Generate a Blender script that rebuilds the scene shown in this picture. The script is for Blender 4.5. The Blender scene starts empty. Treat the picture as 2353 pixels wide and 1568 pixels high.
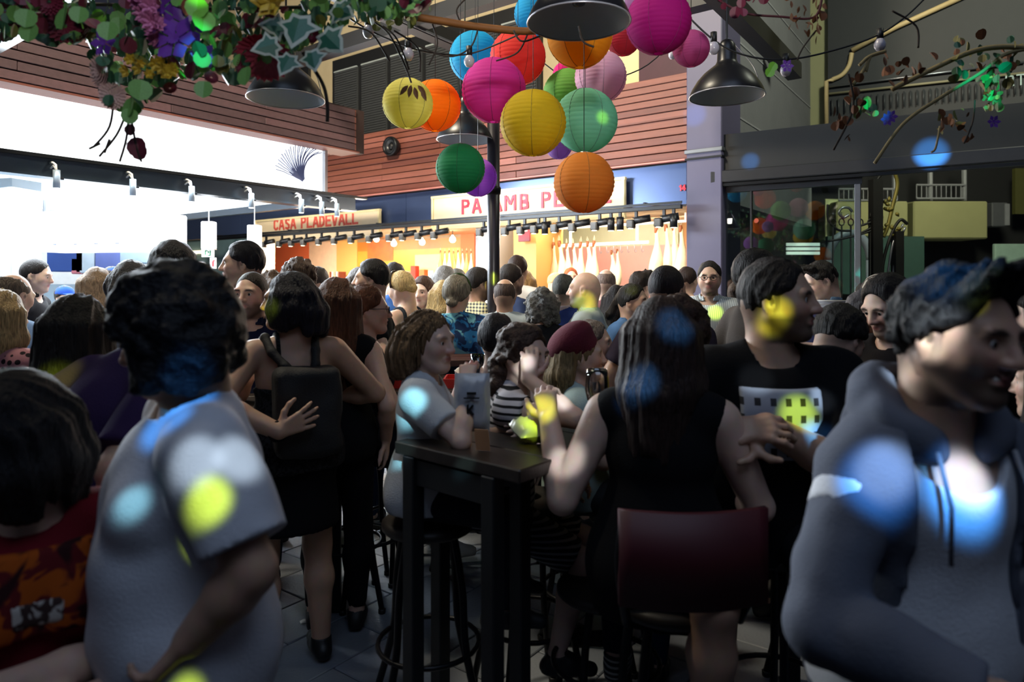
import bpy, bmesh, math, random
import numpy as np
from mathutils import Vector, Matrix
SC = bpy.context.scene
COL = SC.collection
PI = math.pi
# ------------------------------------------------------------------ camera, world, big lights, exposure
FPX, CXP, HOR, EYE = 1568.667, 1176.5, 650.0, 1.57
cam_d = bpy.data.cameras.new('camera'); cam = bpy.data.objects.new('camera', cam_d); COL.objects.link(cam)
cam_d.sensor_width = 36.0; cam_d.lens = 24.0
cam.location = (0, 0, EYE); cam.rotation_euler = (PI / 2, 0, 0)
cam_d.shift_y = -134.0 / 2353.0
cam_d.clip_start = 0.05; cam_d.clip_end = 200
cam_d.dof.use_dof = True; cam_d.dof.focus_distance = 4.2; cam_d.dof.aperture_fstop = 2.4
SC.camera = cam
SC.view_settings.view_transform = 'Standard'; SC.view_settings.look = 'None'
SC.view_settings.exposure = 0.25; SC.view_settings.gamma = 1.0
SC.view_settings.use_curve_mapping = False
SC.cycles.max_bounces = 12; SC.cycles.diffuse_bounces = 3; SC.cycles.glossy_bounces = 3
SC.cycles.transmission_bounces = 12; SC.cycles.transparent_max_bounces = 8
SC.cycles.sample_clamp_indirect = 4.0; SC.cycles.caustics_reflective = False; SC.cycles.caustics_refractive = False
SC.cycles.use_denoising = True
W = bpy.data.worlds.new('night_sky'); SC.world = W; W.use_nodes = True
W.node_tree.nodes['Background'].inputs[0].default_value = (0.30, 0.33, 0.50, 1)
W.node_tree.nodes['Background'].inputs[1].default_value = 0.045

def area(name, loc, target, size, power, color, size_y=None):
    l = bpy.data.lights.new(name, 'AREA'); l.energy = power; l.color = color; l.size = size
    if size_y: l.shape = 'RECTANGLE'; l.size_y = size_y
    o = bpy.data.objects.new(name, l); COL.objects.link(o); o.location = loc
    o.rotation_euler = (Vector(target) - Vector(loc)).to_track_quat('-Z', 'Y').to_euler()
    return o
def spot(name, loc, target, deg, power, color, blend=0.6, radius=0.02):
    l = bpy.data.lights.new(name, 'SPOT'); l.energy = power; l.color = color; l.spot_size = math.radians(deg)
    l.spot_blend = blend; l.shadow_soft_size = radius
    o = bpy.data.objects.new(name, l); COL.objects.link(o); o.location = loc
    o.rotation_euler = (Vector(target) - Vector(loc)).to_track_quat('-Z', 'Y').to_euler()
    return o
def at(px, py, d):
    return Vector(((px - CXP) / FPX * d, d, EYE + (HOR - py) / FPX * d))
U = Vector((-0.802, 0.597, 0)); V = Vector((0.597, 0.802, 0))      # run of the ham stalls' front, and into the stalls
LD = Vector((0.582, 0.813, 0))                                     # run of the left stall's front
LN = Vector((-0.813, 0.582, 0))                                    # into the left stall
RD = Vector((0.863, -0.506, 0)); RN = Vector((0.506, 0.863, 0))    # run of the glass front at the right, and outwards beyond it
P0 = Vector((2.0, 7.7, 0))
L0 = Vector((-2.42, 8.7, 0))
R0 = Vector((2.31, 7.5, 0))
ZV = Vector((0, 0, 1))
def CP(a, b, z): return P0 + U * a + V * b + ZV * z                 # ham stalls: along, inwards, up
def ca(px, b=0.0):
    r = (px - CXP) / FPX; q = P0 + V * b
    return (q.x - r * q.y) / (0.802 + 0.597 * r)
def cpos(px, py, b=0.0):
    a = ca(px, b); q = CP(a, b, 0); return CP(a, b, EYE + (HOR - py) / FPX * q.y)
CAX = (U, V, ZV)
def LP(a, b, z): return L0 - LD * a + U * b + ZV * z                # left stall: towards the camera, inwards, up
LAX = (LD, U, ZV)
def RP(c, e, z): return R0 + RD * c + RN * e + ZV * z               # glass front at the right
def rc(px, e=0.0):
    r = (px - CXP) / FPX; q = R0 + RN * e
    return (r * q.y - q.x) / (0.863 + 0.506 * r)
def rpos(px, py, e=0.0):
    c = rc(px, e); q = RP(c, e, 0); return RP(c, e, EYE + (HOR - py) / FPX * q.y)
RAX = (RD, RN, ZV)
area('left_stall_light', LP(2.6, 1.2, 2.55), LP(2.6, 1.0, 0), 3.5, 420, (.88, .95, 1), 2.0)
area('sign_glow', LP(2.4, -.36, 2.95), LP(2.0, -5, 1.0), 4.5, 480, (.82, .92, 1), .5)
area('ham_stall_light', CP(1.6, .5, 2.4), CP(1.6, 1.3, 0), 2.6, 36, (1, .84, .66), .5)
area('middle_stall_light', CP(4.6, .5, 2.4), CP(4.6, 1.3, 0), 2.6, 150, (1, .80, .58), .5)
area('far_stall_light', CP(7.6, .5, 2.4), CP(7.6, 1.3, 0), 2.6, 170, (1, .80, .6), .5)
area('stall_front_light', CP(3.6, -.45, 2.42), CP(3.6, -2.5, 1.0), 6.0, 150, (1, .86, .70), .2)
area('street_lamp', (-3.2, 3.5, 7.5), (-1.5, 11, 5.0), 1.2, 900, (1, .88, .66), 1.2)
area('street_lamp_right', (5.0, 4.5, 7.0), (5.0, 11, 4.5), 1.0, 230, (.95, 1, .80), 1.0)
area('balcony_fill', (8.0, 10.5, 5.5), (8.5, 15, 2.0), 1.0, 160, (1, 1, .75), 1.0)  # unseen light added to brighten the balcony house
area('terrace_fill', (0.5, -.6, 6.0), (0, 4.2, 1.0), 4.0, 62, (.56, .72, 1), 3.0)  # added overhead fill, unseen, lifts the crowd and the foreground
area('ham_wall_fill', CP(1.5, 1.25, 2.42), CP(1.5, 2.2, 1.2), 2.6, 36, (1, .86, .72), .2)  # strip added to brighten the wall behind the hams
area('sign_wash', CP(3.6, -.62, 2.30), CP(3.6, .1, 2.75), 8.0, 26, (1, .92, .82), .08)
DISCO = Vector((.35, -.75, 2.95))
YL, BL, CY, WH, TE = (.75, 1, .05), (.06, .35, 1), (.35, .85, 1), (.75, .9, 1), (.0, .9, .65)
for (px, py, d, w, pw, c) in ((480, 1090, 1.08, .085, 1.0, YL), (450, 985, 1.08, .10, .45, WH), (555, 985, 1.12, .10, .5, WH), (300, 1110, 1.15, .07, .5, CY), (425, 1510, 1.05, .07, 1.0, YL), (430, 740, 1.12, .11, .5, BL), (380, 880, 1.15, .10, .6, BL), (612, 712, 2.7, .11, 1.0, YL), (128, 930, 2.25, .20, 1.1, YL),
        (2050, 1060, 1.1, .14, .9, BL), (2065, 1035, 1.1, .11, 1.2, WH), (2230, 1110, 1.12, .15, .9, BL), (2240, 1080, 1.12, .11, 1.4, WH), (2122, 800, 1.2, .09, 2.4, WH), (2190, 625, 1.15, .12, .8, BL), (2190, 742, 1.2, .06, .4, YL),
        (1545, 760, 1.9, .13, 1.0, BL), (1462, 905, 1.9, .12, 1.2, BL), (1785, 712, 2.0, .11, 1.0, YL), (1840, 955, 1.95, .14, 1.0, YL), (1888, 920, 2.0, .09, .6, WH), (1870, 1030, 2.0, .13, 1.0, BL), (1750, 845, 1.95, .12, .3, WH),
        (940, 955, 2.3, .12, 1.0, CY), (925, 1040, 2.25, .10, .7, CY), (1070, 1060, 2.0, .07, .7, CY), (1230, 965, 2.2, .13, .9, YL), (1220, 1010, 2.1, .08, .6, YL), (1310, 1030, 1.9, .12, .6, WH), (1290, 925, 2.3, .09, .8, WH), (1205, 840, 2.4, .08, .8, WH), (1395, 905, 2.7, .10, .6, CY),
        (1640, 725, 5.0, .14, 1.0, YL), (1450, 665, 4.2, .10, .8, YL), (1345, 695, 4.3, .18, .6, YL), (1133, 640, 4.85, .08, 1.2, YL), (1385, 270, 3.5, .08, .8, YL), (2140, 350, 6.4, .35, 1.2, BL), (1725, 368, 7.2, .22, 1.0, BL), (2255, 200, 2.6, .22, 1.0, TE), (2010, 255, 2.6, .12, 1.0, TE), (450, 145, 2.0, .12, .8, TE), (460, 25, 2.0, .12, .9, (.3, 1, .1)), (1600, 250, 7.2, .3, .5, BL)):
    tg = at(px, py, d); r = (tg - DISCO).length
    spot('disco_beam', DISCO, tg, math.degrees(2 * math.atan(w / 2 / r)), 68 * 1.15 * pw * (1.7 if c is BL else 1) * r * r, c, .85, .012)
spot('lantern_wash', DISCO + Vector((.1, 0, 0)), (.15, 3.7, 2.75), 38, 330, (1, .97, .93), 1.0, .15)  # unseen spot added to brighten the paper lanterns
spot('flower_wash', DISCO + Vector((-.1, 0, 0)), (-1.25, 2.0, 2.5), 34, 60, (1, .97, .95), 1.0, .15)  # unseen spot added to brighten the flower garland

# ------------------------------------------------------------------ materials
MATS = {}
def nt(name):
    m = bpy.data.materials.new(name); m.use_nodes = True
    t = m.node_tree; b = t.nodes['Principled BSDF']
    return m, t, b
def lin(c):
    return tuple(((x / 12.92) if x <= 0.04045 else ((x + 0.055) / 1.055) ** 2.4) for x in c)
def hexc(h):
    return lin(tuple(int(h[i:i + 2], 16) / 255 for i in (0, 2, 4)))
def mat(name, c, rough=0.6, metal=0.0, var=0.15, scale=8.0, bump=0.0, bscale=None, emit=None, estr=0, spec=0.5, stretch=(1, 1, 1), sheen=0.0, coat=0.0, trans=0.0):
    if name in MATS: return MATS[name]
    if isinstance(c, str): c = hexc(c)
    m, t, b = nt(name)
    b.inputs['Roughness'].default_value = rough; b.inputs['Metallic'].default_value = metal
    b.inputs['Specular IOR Level'].default_value = spec
    if sheen: b.inputs['Sheen Weight'].default_value = sheen
    if coat: b.inputs['Coat Weight'].default_value = coat
    if trans: b.inputs['Transmission Weight'].default_value = trans
    tc = t.nodes.new('ShaderNodeTexCoord'); mp = t.nodes.new('ShaderNodeMapping'); mp.inputs['Scale'].default_value = stretch
    t.links.new(tc.outputs['Object'], mp.inputs[0])
    n = t.nodes.new('ShaderNodeTexNoise'); n.inputs['Scale'].default_value = scale; n.inputs['Detail'].default_value = 4
    t.links.new(mp.outputs[0], n.inputs['Vector'])
    mx = t.nodes.new('ShaderNodeMix'); mx.data_type = 'RGBA'
    mx.inputs[6].default_value = (*[x * (1 - var) for x in c], 1); mx.inputs[7].default_value = (*[min(1, x * (1 + var)) for x in c], 1)
    t.links.new(n.outputs[0], mx.inputs[0]); t.links.new(mx.outputs[2], b.inputs['Base Color'])
    if bump:
        n2 = t.nodes.new('ShaderNodeTexNoise'); n2.inputs['Scale'].default_value = bscale or scale * 4; n2.inputs['Detail'].default_value = 3
        t.links.new(mp.outputs[0], n2.inputs['Vector'])
        bp = t.nodes.new('ShaderNodeBump'); bp.inputs['Strength'].default_value = bump; bp.inputs['Distance'].default_value = 0.01
        t.links.new(n2.outputs[0], bp.inputs['Height']); t.links.new(bp.outputs[0], b.inputs['Normal'])
    if emit is not None:
        b.inputs['Emission Color'].default_value = (*emit, 1); b.inputs['Emission Strength'].default_value = estr
    MATS[name] = m
    return m
def emis(name, c, s):
    if name in MATS: return MATS[name]
    m, t, b = nt(name); b.inputs['Base Color'].default_value = (*c, 1); b.inputs['Roughness'].default_value = .6
    b.inputs['Emission Color'].default_value = (*c, 1); b.inputs['Emission Strength'].default_value = s
    MATS[name] = m; return m

# ------------------------------------------------------------------ objects
def link(name, me, m=None, parent=None, loc=None):
    o = bpy.data.objects.new(name, me); COL.objects.link(o)
    if m is not None and hasattr(me, 'materials') and not me.materials: me.materials.append(m)
    if parent is not None: o.parent = parent
    if loc is not None: o.location = loc
    return o
def empty(name, label, cat, loc=(0, 0, 0), rz=0.0, group=None):
    o = bpy.data.objects.new(name, None); COL.objects.link(o); o.empty_display_size = .1
    o.location = loc; o.rotation_euler = (0, 0, rz); o['label'] = label; o['category'] = cat
    if group: o['group'] = group
    return o
def tag(o, label, cat, group=None, kind=None):
    if label: o['label'] = label
    if cat: o['category'] = cat
    if group: o['group'] = group
    if kind: o['kind'] = kind
    return o
def struct(o, label=None):
    o['kind'] = 'structure'
    if label: o['label'] = label
    return o
class MB:
    def __init__(s): s.v = []; s.f = []
    def add(s, vs, fs):
        n = len(s.v); s.v += [tuple(x) for x in vs]; s.f += [tuple(i + n for i in f) for f in fs]; return s
    def box(s, c, size, ax=None, bev=0.0):
        a = ax or (Vector((1, 0, 0)), Vector((0, 1, 0)), Vector((0, 0, 1)))
        c = Vector(c); h = [x / 2 for x in size]
        if bev <= 0:
            vs = [c + a[0] * sx * h[0] + a[1] * sy * h[1] + a[2] * sz * h[2] for sz in (-1, 1) for sy in (-1, 1) for sx in (-1, 1)]
            return s.add(vs, [(0, 2, 3, 1), (4, 5, 7, 6), (0, 1, 5, 4), (2, 6, 7, 3), (0, 4, 6, 2), (1, 3, 7, 5)])
        b = min(bev, min(h) * .9); vs = []; idx = {}
        for sx in (-1, 1):
            for sy in (-1, 1):
                for sz in (-1, 1):
                    for k in range(3):
                        e = [h[0], h[1], h[2]]
                        for j in range(3):
                            if j != k: e[j] -= b
                        idx[(sx, sy, sz, k)] = len(vs); vs.append(c + a[0] * sx * e[0] + a[1] * sy * e[1] + a[2] * sz * e[2])
        F = []
        for k in range(3):
            i, j = (k + 1) % 3, (k + 2) % 3
            for sg in (-1, 1):
                q = []
                for (p, r) in ((-1, -1), (1, -1), (1, 1), (-1, 1)):
                    t = [0, 0, 0]; t[k] = sg; t[i] = p; t[j] = r; q.append(idx[(*t, k)])
                F.append(q if sg > 0 else q[::-1])
                for sj in (-1, 1):
                    pass
        for k in range(3):       # edge bevels run along axis k, between faces i and j
            i, j = (k + 1) % 3, (k + 2) % 3
            for si in (-1, 1):
                for sj in (-1, 1):
                    t0 = [0, 0, 0]; t1 = [0, 0, 0]
                    for t, sk in ((t0, -1), (t1, 1)): t[k] = sk; t[i] = si; t[j] = sj
                    q = [idx[(*t0, i)], idx[(*t1, i)], idx[(*t1, j)], idx[(*t0, j)]]
                    F.append(q if si * sj < 0 else q[::-1])
        for sx in (-1, 1):
            for sy in (-1, 1):
                for sz in (-1, 1):
                    q = [idx[(sx, sy, sz, k)] for k in range(3)]
                    F.append(q if sx * sy * sz > 0 else q[::-1])
        return s.add(vs, F)
    def tube(s, pts, r, n=8, caps=True):
        pts = [Vector(p) for p in pts]; rs = r if isinstance(r, (list, tuple)) else [r] * len(pts)
        base = len(s.v); up = None
        for i, p in enumerate(pts):
            d = (pts[min(i + 1, len(pts) - 1)] - pts[max(i - 1, 0)]).normalized()
            if up is None: up = d.orthogonal().normalized()
            up = (up - d * up.dot(d)); up = up.normalized() if up.length > 1e-6 else d.orthogonal().normalized()
            q = d.cross(up)
            for k in range(n):
                a = 2 * PI * k / n; s.v.append(tuple(p + (up * math.cos(a) + q * math.sin(a)) * rs[i]))
        for i in range(len(pts) - 1):
            for k in range(n):
                a0 = base + i * n + k; a1 = base + i * n + (k + 1) % n
                s.f.append((a0, a1, a1 + n, a0 + n))
        if caps:
            s.f.append(tuple(base + k for k in range(n))[::-1]); e = base + (len(pts) - 1) * n
            s.f.append(tuple(e + k for k in range(n)))
        return s
    def lathe(s, prof, c=(0, 0, 0), n=24, caps=False):
        base = len(s.v); c = Vector(c)
        for (r, z) in prof:
            for k in range(n):
                a = 2 * PI * k / n; s.v.append((c.x + r * math.cos(a), c.y + r * math.sin(a), c.z + z))
        for i in range(len(prof) - 1):
            for k in range(n):
                a0 = base + i * n + k; a1 = base + i * n + (k + 1) % n
                s.f.append((a0, a1, a1 + n, a0 + n))
        if caps:
            s.f.append(tuple(base + k for k in range(n))[::-1]); e = base + (len(prof) - 1) * n
            s.f.append(tuple(e + k for k in range(n)))
        return s
    def mesh(s, name, smooth=False):
        me = bpy.data.meshes.new(name); me.from_pydata([tuple(v) for v in s.v], [], s.f); me.update()
        if smooth: me.polygons.foreach_set('use_smooth', [True] * len(me.polygons))
        return me
    def build(s, name, m, parent=None, smooth=False, loc=None):
        me = s.mesh(name, smooth); me.materials.append(m)
        return link(name, me, None, parent, loc)
def bez(pts, n=10):
    """points on a smooth curve through pts"""
    P = [Vector(p) for p in pts]; out = []
    for i in range(len(P) - 1):
        p0 = P[max(i - 1, 0)]; p1 = P[i]; p2 = P[i + 1]; p3 = P[min(i + 2, len(P) - 1)]
        for k in range(n):
            t = k / n
            out.append(0.5 * ((2 * p1) + (p2 - p0) * t + (2 * p0 - 5 * p1 + 4 * p2 - p3) * t * t + (3 * p1 - p0 - 3 * p2 + p3) * t ** 3))
    out.append(P[-1]); return out
# ------------------------------------------------------------------ signed distance modelling: one continuous skin per body
_rng = np.random.RandomState(7); _LAT = _rng.rand(32, 32, 32).astype(np.float32)
def vnoise(x, y, z):
    xi = np.floor(x).astype(int); yi = np.floor(y).astype(int); zi = np.floor(z).astype(int)
    fx = x - xi; fy = y - yi; fz = z - zi
    fx = fx * fx * (3 - 2 * fx); fy = fy * fy * (3 - 2 * fy); fz = fz * fz * (3 - 2 * fz)
    xi &= 31; yi &= 31; zi &= 31; x1 = (xi + 1) & 31; y1 = (yi + 1) & 31; z1 = (zi + 1) & 31
    L = _LAT
    c00 = L[xi, yi, zi] * (1 - fx) + L[x1, yi, zi] * fx; c10 = L[xi, y1, zi] * (1 - fx) + L[x1, y1, zi] * fx
    c01 = L[xi, yi, z1] * (1 - fx) + L[x1, yi, z1] * fx; c11 = L[xi, y1, z1] * (1 - fx) + L[x1, y1, z1] * fx
    return (c00 * (1 - fy) + c10 * fy) * (1 - fz) + (c01 * (1 - fy) + c11 * fy) * fz
class Frame:
    """origin + orthonormal axes (right, forward, up), with a scale"""
    def __init__(s, o, r, f, u, k=1.0):
        s.o = np.array(o, float); s.m = np.array([r, f, u], float); s.k = k
    def p(s, *a):
        a = a[0] if len(a) == 1 else a
        return s.o + (np.array(a, float) * s.k) @ s.m
    def d(s, *a):
        a = a[0] if len(a) == 1 else a
        return np.array(a, float) @ s.m
class Field:
    def __init__(s): s.ops = []
    def cap(s, a, b, r1, r2=None, k=.02, flat=None, q=None, qd=None, op='u'):
        r2 = r1 if r2 is None else r2; a = np.array(a, float); b = np.array(b, float)
        R = max(r1, r2); lo = np.minimum(a, b) - R; hi = np.maximum(a, b) + R
        s.ops.append(('cap', op, k, lo, hi, (a, b, r1, r2, flat, q, None if qd is None else np.array(qd, float)))); return s
    def ell(s, c, r, F=None, k=.02, op='u'):
        c = np.array(c, float); r = np.array(r, float); M = np.eye(3) if F is None else F.m
        e = np.sqrt(((M * r[:, None]) ** 2).sum(0))
        s.ops.append(('ell', op, k, c - e, c + e, (c, r, M))); return s
    def box(s, c, h, F=None, rad=.02, k=.02, op='u'):
        c = np.array(c, float); h = np.array(h, float); M = np.eye(3) if F is None else F.m
        e = (np.abs(M) * h[:, None]).sum(0) + rad
        s.ops.append(('box', op, k, c - e, c + e, (c, h, M, rad))); return s
    def cut(s, p, n, k=.004):
        n = np.array(n, float); n /= np.linalg.norm(n)
        s.ops.append(('cut', 'i', k, None, None, (np.array(p, float), n))); return s
    def disp(s, fn): s.ops.append(('disp', '', 0, None, None, fn)); return s
    def axes(s, h, fine=None):
        lo = np.min([o[3] for o in s.ops if o[3] is not None and o[1] == 'u'], 0) - 3 * h - .02
        hi = np.max([o[4] for o in s.ops if o[4] is not None and o[1] == 'u'], 0) + 3 * h + .02
        out = []
        for i in range(3):
            a = [lo[i]]
            while a[-1] < hi[i]:
                st = h
                for (l, u, hf) in (fine or []):
                    if l[i] - h <= a[-1] <= u[i]: st = min(st, hf)
                a.append(a[-1] + st)
            out.append(np.array(a))
        return out
    def mesh(s, h, fine=None):
        X, Y, Z = s.axes(h, fine)
        D = np.full((len(X), len(Y), len(Z)), .3, np.float32)
        for (kind, op, k, lo, hi, A) in s.ops:
            if lo is None: sl = (slice(0, len(X)), slice(0, len(Y)), slice(0, len(Z)))
            else:
                pad = k + 2.2 * h + .004; sl = []
                for ax, l, u in zip((X, Y, Z), lo, hi):
                    i0 = max(0, np.searchsorted(ax, l - pad) - 1); i1 = min(len(ax), np.searchsorted(ax, u + pad) + 1); sl.append(slice(i0, max(i1, i0)))
                sl = tuple(sl)
            x = X[sl[0]][:, None, None]; y = Y[sl[1]][None, :, None]; z = Z[sl[2]][None, None, :]
            if 0 in (x.size, y.size, z.size): continue
            old = D[sl]
            if kind == 'disp':
                m = np.abs(old) < .06
                if m.any():
                    I = np.nonzero(m); old[I] += A(X[sl[0]][I[0]], Y[sl[1]][I[1]], Z[sl[2]][I[2]]).astype(np.float32); D[sl] = old
                continue
            if kind == 'cap':
                a, b, r1, r2, flat, q, qd = A; ba = b - a; L2 = max(ba @ ba, 1e-9)
                px, py, pz = x - a[0], y - a[1], z - a[2]
                t = (px * ba[0] + py * ba[1] + pz * ba[2]) / L2; tc = np.clip(t, 0, 1)
                cx, cy, cz = px - tc * ba[0], py - tc * ba[1], pz - tc * ba[2]
                l2 = cx * cx + cy * cy + cz * cz
                if q:
                    w = cx * qd[0] + cy * qd[1] + cz * qd[2]; l2 = l2 + w * w * (1 / (q * q) - 1)
                d = np.sqrt(l2) - (r1 + (r2 - r1) * tc)
                if flat:
                    L = math.sqrt(L2)
                    if 'b' in flat: d = np.maximum(d, (t - 1) * L)
                    if 'a' in flat: d = np.maximum(d, -t * L)
            elif kind == 'ell':
                c, r, M = A; px, py, pz = x - c[0], y - c[1], z - c[2]; k0 = 0; k1 = 0
                for i in range(3):
                    v = (px * M[i, 0] + py * M[i, 1] + pz * M[i, 2]) / r[i]; k0 = k0 + v * v; k1 = k1 + (v / r[i]) ** 2
                k0 = np.sqrt(k0); d = k0 * (k0 - 1) / np.sqrt(k1 + 1e-12)
            elif kind == 'box':
                c, hh, M, rad = A; px, py, pz = x - c[0], y - c[1], z - c[2]; o2 = 0; mx = -9
                for i in range(3):
                    v = np.abs(px * M[i, 0] + py * M[i, 1] + pz * M[i, 2]) - hh[i] + 0 * (px + py + pz)
                    o2 = o2 + np.maximum(v, 0) ** 2; mx = np.maximum(mx, v)
                d = np.sqrt(o2) + np.minimum(mx, 0) - rad
            else:
                p, n = A; d = (x - p[0]) * n[0] + (y - p[1]) * n[1] + (z - p[2]) * n[2]
            d = np.broadcast_to(d, old.shape)
            if op == 'u':
                hh_ = np.maximum(k - np.abs(old - d), 0) / max(k, 1e-6); D[sl] = np.minimum(old, d) - hh_ * hh_ * k * .25
            else:
                if op == 's': d = -d
                hh_ = np.maximum(k - np.abs(old - d), 0) / max(k, 1e-6); D[sl] = np.maximum(old, d) + hh_ * hh_ * k * .25
        return surface_nets(D, X, Y, Z)
def surface_nets(D, X, Y, Z):
    S = D < 0
    c = S[:-1, :-1, :-1].astype(np.int8)
    for dx in (0, 1):
        for dy in (0, 1):
            for dz in (0, 1):
                if dx + dy + dz: c = c + S[dx:S.shape[0] - 1 + dx, dy:S.shape[1] - 1 + dy, dz:S.shape[2] - 1 + dz]
    act = (c > 0) & (c < 8); I = np.nonzero(act); n = len(I[0])
    idx = np.full(act.shape, -1, np.int32); idx[I] = np.arange(n)
    ix, iy, iz = I
    g = {}
    for dx in (0, 1):
        for dy in (0, 1):
            for dz in (0, 1): g[(dx, dy, dz)] = D[ix + dx, iy + dy, iz + dz]
    acc = np.zeros((n, 3)); cnt = np.zeros(n)
    corners = list(g)
    for a in corners:
        for ax in range(3):
            if a[ax] == 0:
                b = list(a); b[ax] = 1; b = tuple(b)
                fa, fb = g[a], g[b]; m = (fa < 0) != (fb < 0)
                t = np.where(m, fa / np.where(m, fa - fb, 1), 0)
                for j in range(3): acc[:, j] += m * (t if j == ax else a[j])
                cnt += m
    acc /= np.maximum(cnt, 1)[:, None]
    P = np.empty((n, 3))
    for j, (ax, ii) in enumerate(((X, ix), (Y, iy), (Z, iz))): P[:, j] = ax[ii] + acc[:, j] * (ax[ii + 1] - ax[ii])
    Q = []
    for ax in range(3):
        s0 = [slice(0, None)] * 3; s1 = [slice(0, None)] * 3
        s0[ax] = slice(0, -1); s1[ax] = slice(1, None)
        A, B = S[tuple(s0)], S[tuple(s1)]
        E = np.nonzero(A != B); e = [np.array(v) for v in E]
        o1, o2 = (ax + 1) % 3, (ax + 2) % 3
        ok = (e[o1] > 0) & (e[o2] > 0) & (e[o1] < idx.shape[o1]) & (e[o2] < idx.shape[o2])
        e = [v[ok] for v in e]; sg = A[tuple(e)]
        def cell(d1, d2):
            f = [v.copy() for v in e]; f[o1] -= d1; f[o2] -= d2; return idx[tuple(f)]
        q = np.stack([cell(0, 0), cell(1, 0), cell(1, 1), cell(0, 1)], 1)
        q[~sg] = q[~sg][:, ::-1]; Q.append(q)
    Q = np.concatenate(Q); return P, Q
def cluster(P, Q, h, keep):
    """merge the vertices outside the finely gridded boxes to one per cell of size h; returns points and polygons of 3 or 4 corners"""
    K = np.floor(P / h).astype(np.int64); n = len(P)
    key = (K[:, 0] + 4096) * 67108864 + (K[:, 1] + 4096) * 8192 + (K[:, 2] + 4096)
    key = np.where(keep, -1 - np.arange(n), key)
    _, inv = np.unique(key, return_inverse=True); m = inv.max() + 1
    cnt = np.bincount(inv, minlength=m); R = np.stack([np.bincount(inv, P[:, j], m) / cnt for j in range(3)], 1)
    q = inv[Q]
    a = q != np.roll(q, 1, 1); nd = a.sum(1)
    bad = (q[:, 0] == q[:, 2]) | (q[:, 1] == q[:, 3])
    quads = q[(nd == 4) & ~bad]; t = (nd == 3) & ~bad; tris = q[t][a[t]].reshape(-1, 3)
    return R, quads, tris
def fast_mesh(name, P, Q, col=None, T=None):
    me = bpy.data.meshes.new(name); n = len(P); f = len(Q); t = 0 if T is None else len(T)
    me.vertices.add(n); me.vertices.foreach_set('co', P.astype(np.float32).ravel())
    me.loops.add(4 * f + 3 * t); me.loops.foreach_set('vertex_index', np.concatenate([Q.astype(np.int32).ravel()] + ([T.astype(np.int32).ravel()] if t else [])))
    me.polygons.add(f + t); me.polygons.foreach_set('loop_start', np.concatenate([np.arange(0, 4 * f, 4, dtype=np.int32), 4 * f + np.arange(0, 3 * t, 3, dtype=np.int32)]))
    me.polygons.foreach_set('use_smooth', np.ones(f + t, bool))
    if col is not None:
        at_ = me.color_attributes.new('tint', 'FLOAT_COLOR', 'POINT')
        c4 = np.ones((n, 4), np.float32); c4[:, :3] = col; at_.data.foreach_set('color', c4.ravel())
    me.update(calc_edges=True); return me
# ------------------------------------------------------------------ people
def skin_mat():
    if 'skin' in MATS: return MATS['skin']
    m, t, b = nt('skin'); MATS['skin'] = m
    a = t.nodes.new('ShaderNodeAttribute'); a.attribute_name = 'tint'
    tc = t.nodes.new('ShaderNodeTexCoord'); n = t.nodes.new('ShaderNodeTexNoise'); n.inputs['Scale'].default_value = 40; n.inputs['Detail'].default_value = 4
    t.links.new(tc.outputs['Object'], n.inputs['Vector'])
    mx = t.nodes.new('ShaderNodeMix'); mx.data_type = 'RGBA'; mx.blend_type = 'MULTIPLY'; mx.inputs[0].default_value = .25
    t.links.new(a.outputs['Color'], mx.inputs[6]); t.links.new(n.outputs['Color'], mx.inputs[7])
    t.links.new(mx.outputs[2], b.inputs['Base Color'])
    b.inputs['Roughness'].default_value = .5; b.inputs['Specular IOR Level'].default_value = .4
    n2 = t.nodes.new('ShaderNodeTexNoise'); n2.inputs['Scale'].default_value = 300
    t.links.new(tc.outputs['Object'], n2.inputs['Vector'])
    bp = t.nodes.new('ShaderNodeBump'); bp.inputs['Strength'].default_value = .12; bp.inputs['Distance'].default_value = .003
    t.links.new(n2.outputs[0], bp.inputs['Height']); t.links.new(bp.outputs[0], b.inputs['Normal'])
    return m
def hair_mat(c, curly=False):
    key = 'hair_' + c + ('_curly' if curly else '')
    if key in MATS: return MATS[key]
    m, t, b = nt(key); MATS[key] = m; c = hexc(c)
    tc = t.nodes.new('ShaderNodeTexCoord'); mp = t.nodes.new('ShaderNodeMapping')
    mp.inputs['Scale'].default_value = (1, 1, 1) if curly else (1, 1, .12)
    t.links.new(tc.outputs['Object'], mp.inputs[0])
    n = t.nodes.new('ShaderNodeTexNoise'); n.inputs['Scale'].default_value = 70 if curly else 170; n.inputs['Detail'].default_value = 5
    t.links.new(mp.outputs[0], n.inputs['Vector'])
    r = t.nodes.new('ShaderNodeValToRGB'); r.color_ramp.elements[0].position = .3; r.color_ramp.elements[1].position = .7
    r.color_ramp.elements[0].color = (*[x * .5 for x in c], 1); r.color_ramp.elements[1].color = (*[min(1, x * 1.6) for x in c], 1)
    t.links.new(n.outputs[0], r.inputs[0]); t.links.new(r.outputs[0], b.inputs['Base Color'])
    b.inputs['Roughness'].default_value = .62; b.inputs['Specular IOR Level'].default_value = .28
    bp = t.nodes.new('ShaderNodeBump'); bp.inputs['Strength'].default_value = .9; bp.inputs['Distance'].default_value = .012
    t.links.new(n.outputs[0], bp.inputs['Height']); t.links.new(bp.outputs[0], b.inputs['Normal'])
    return m
def cloth(c, name=None):
    key = name or 'cloth_' + c
    return mat(key, c, rough=.9, var=.12, scale=14, bump=.25, bscale=220, spec=.15)
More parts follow.
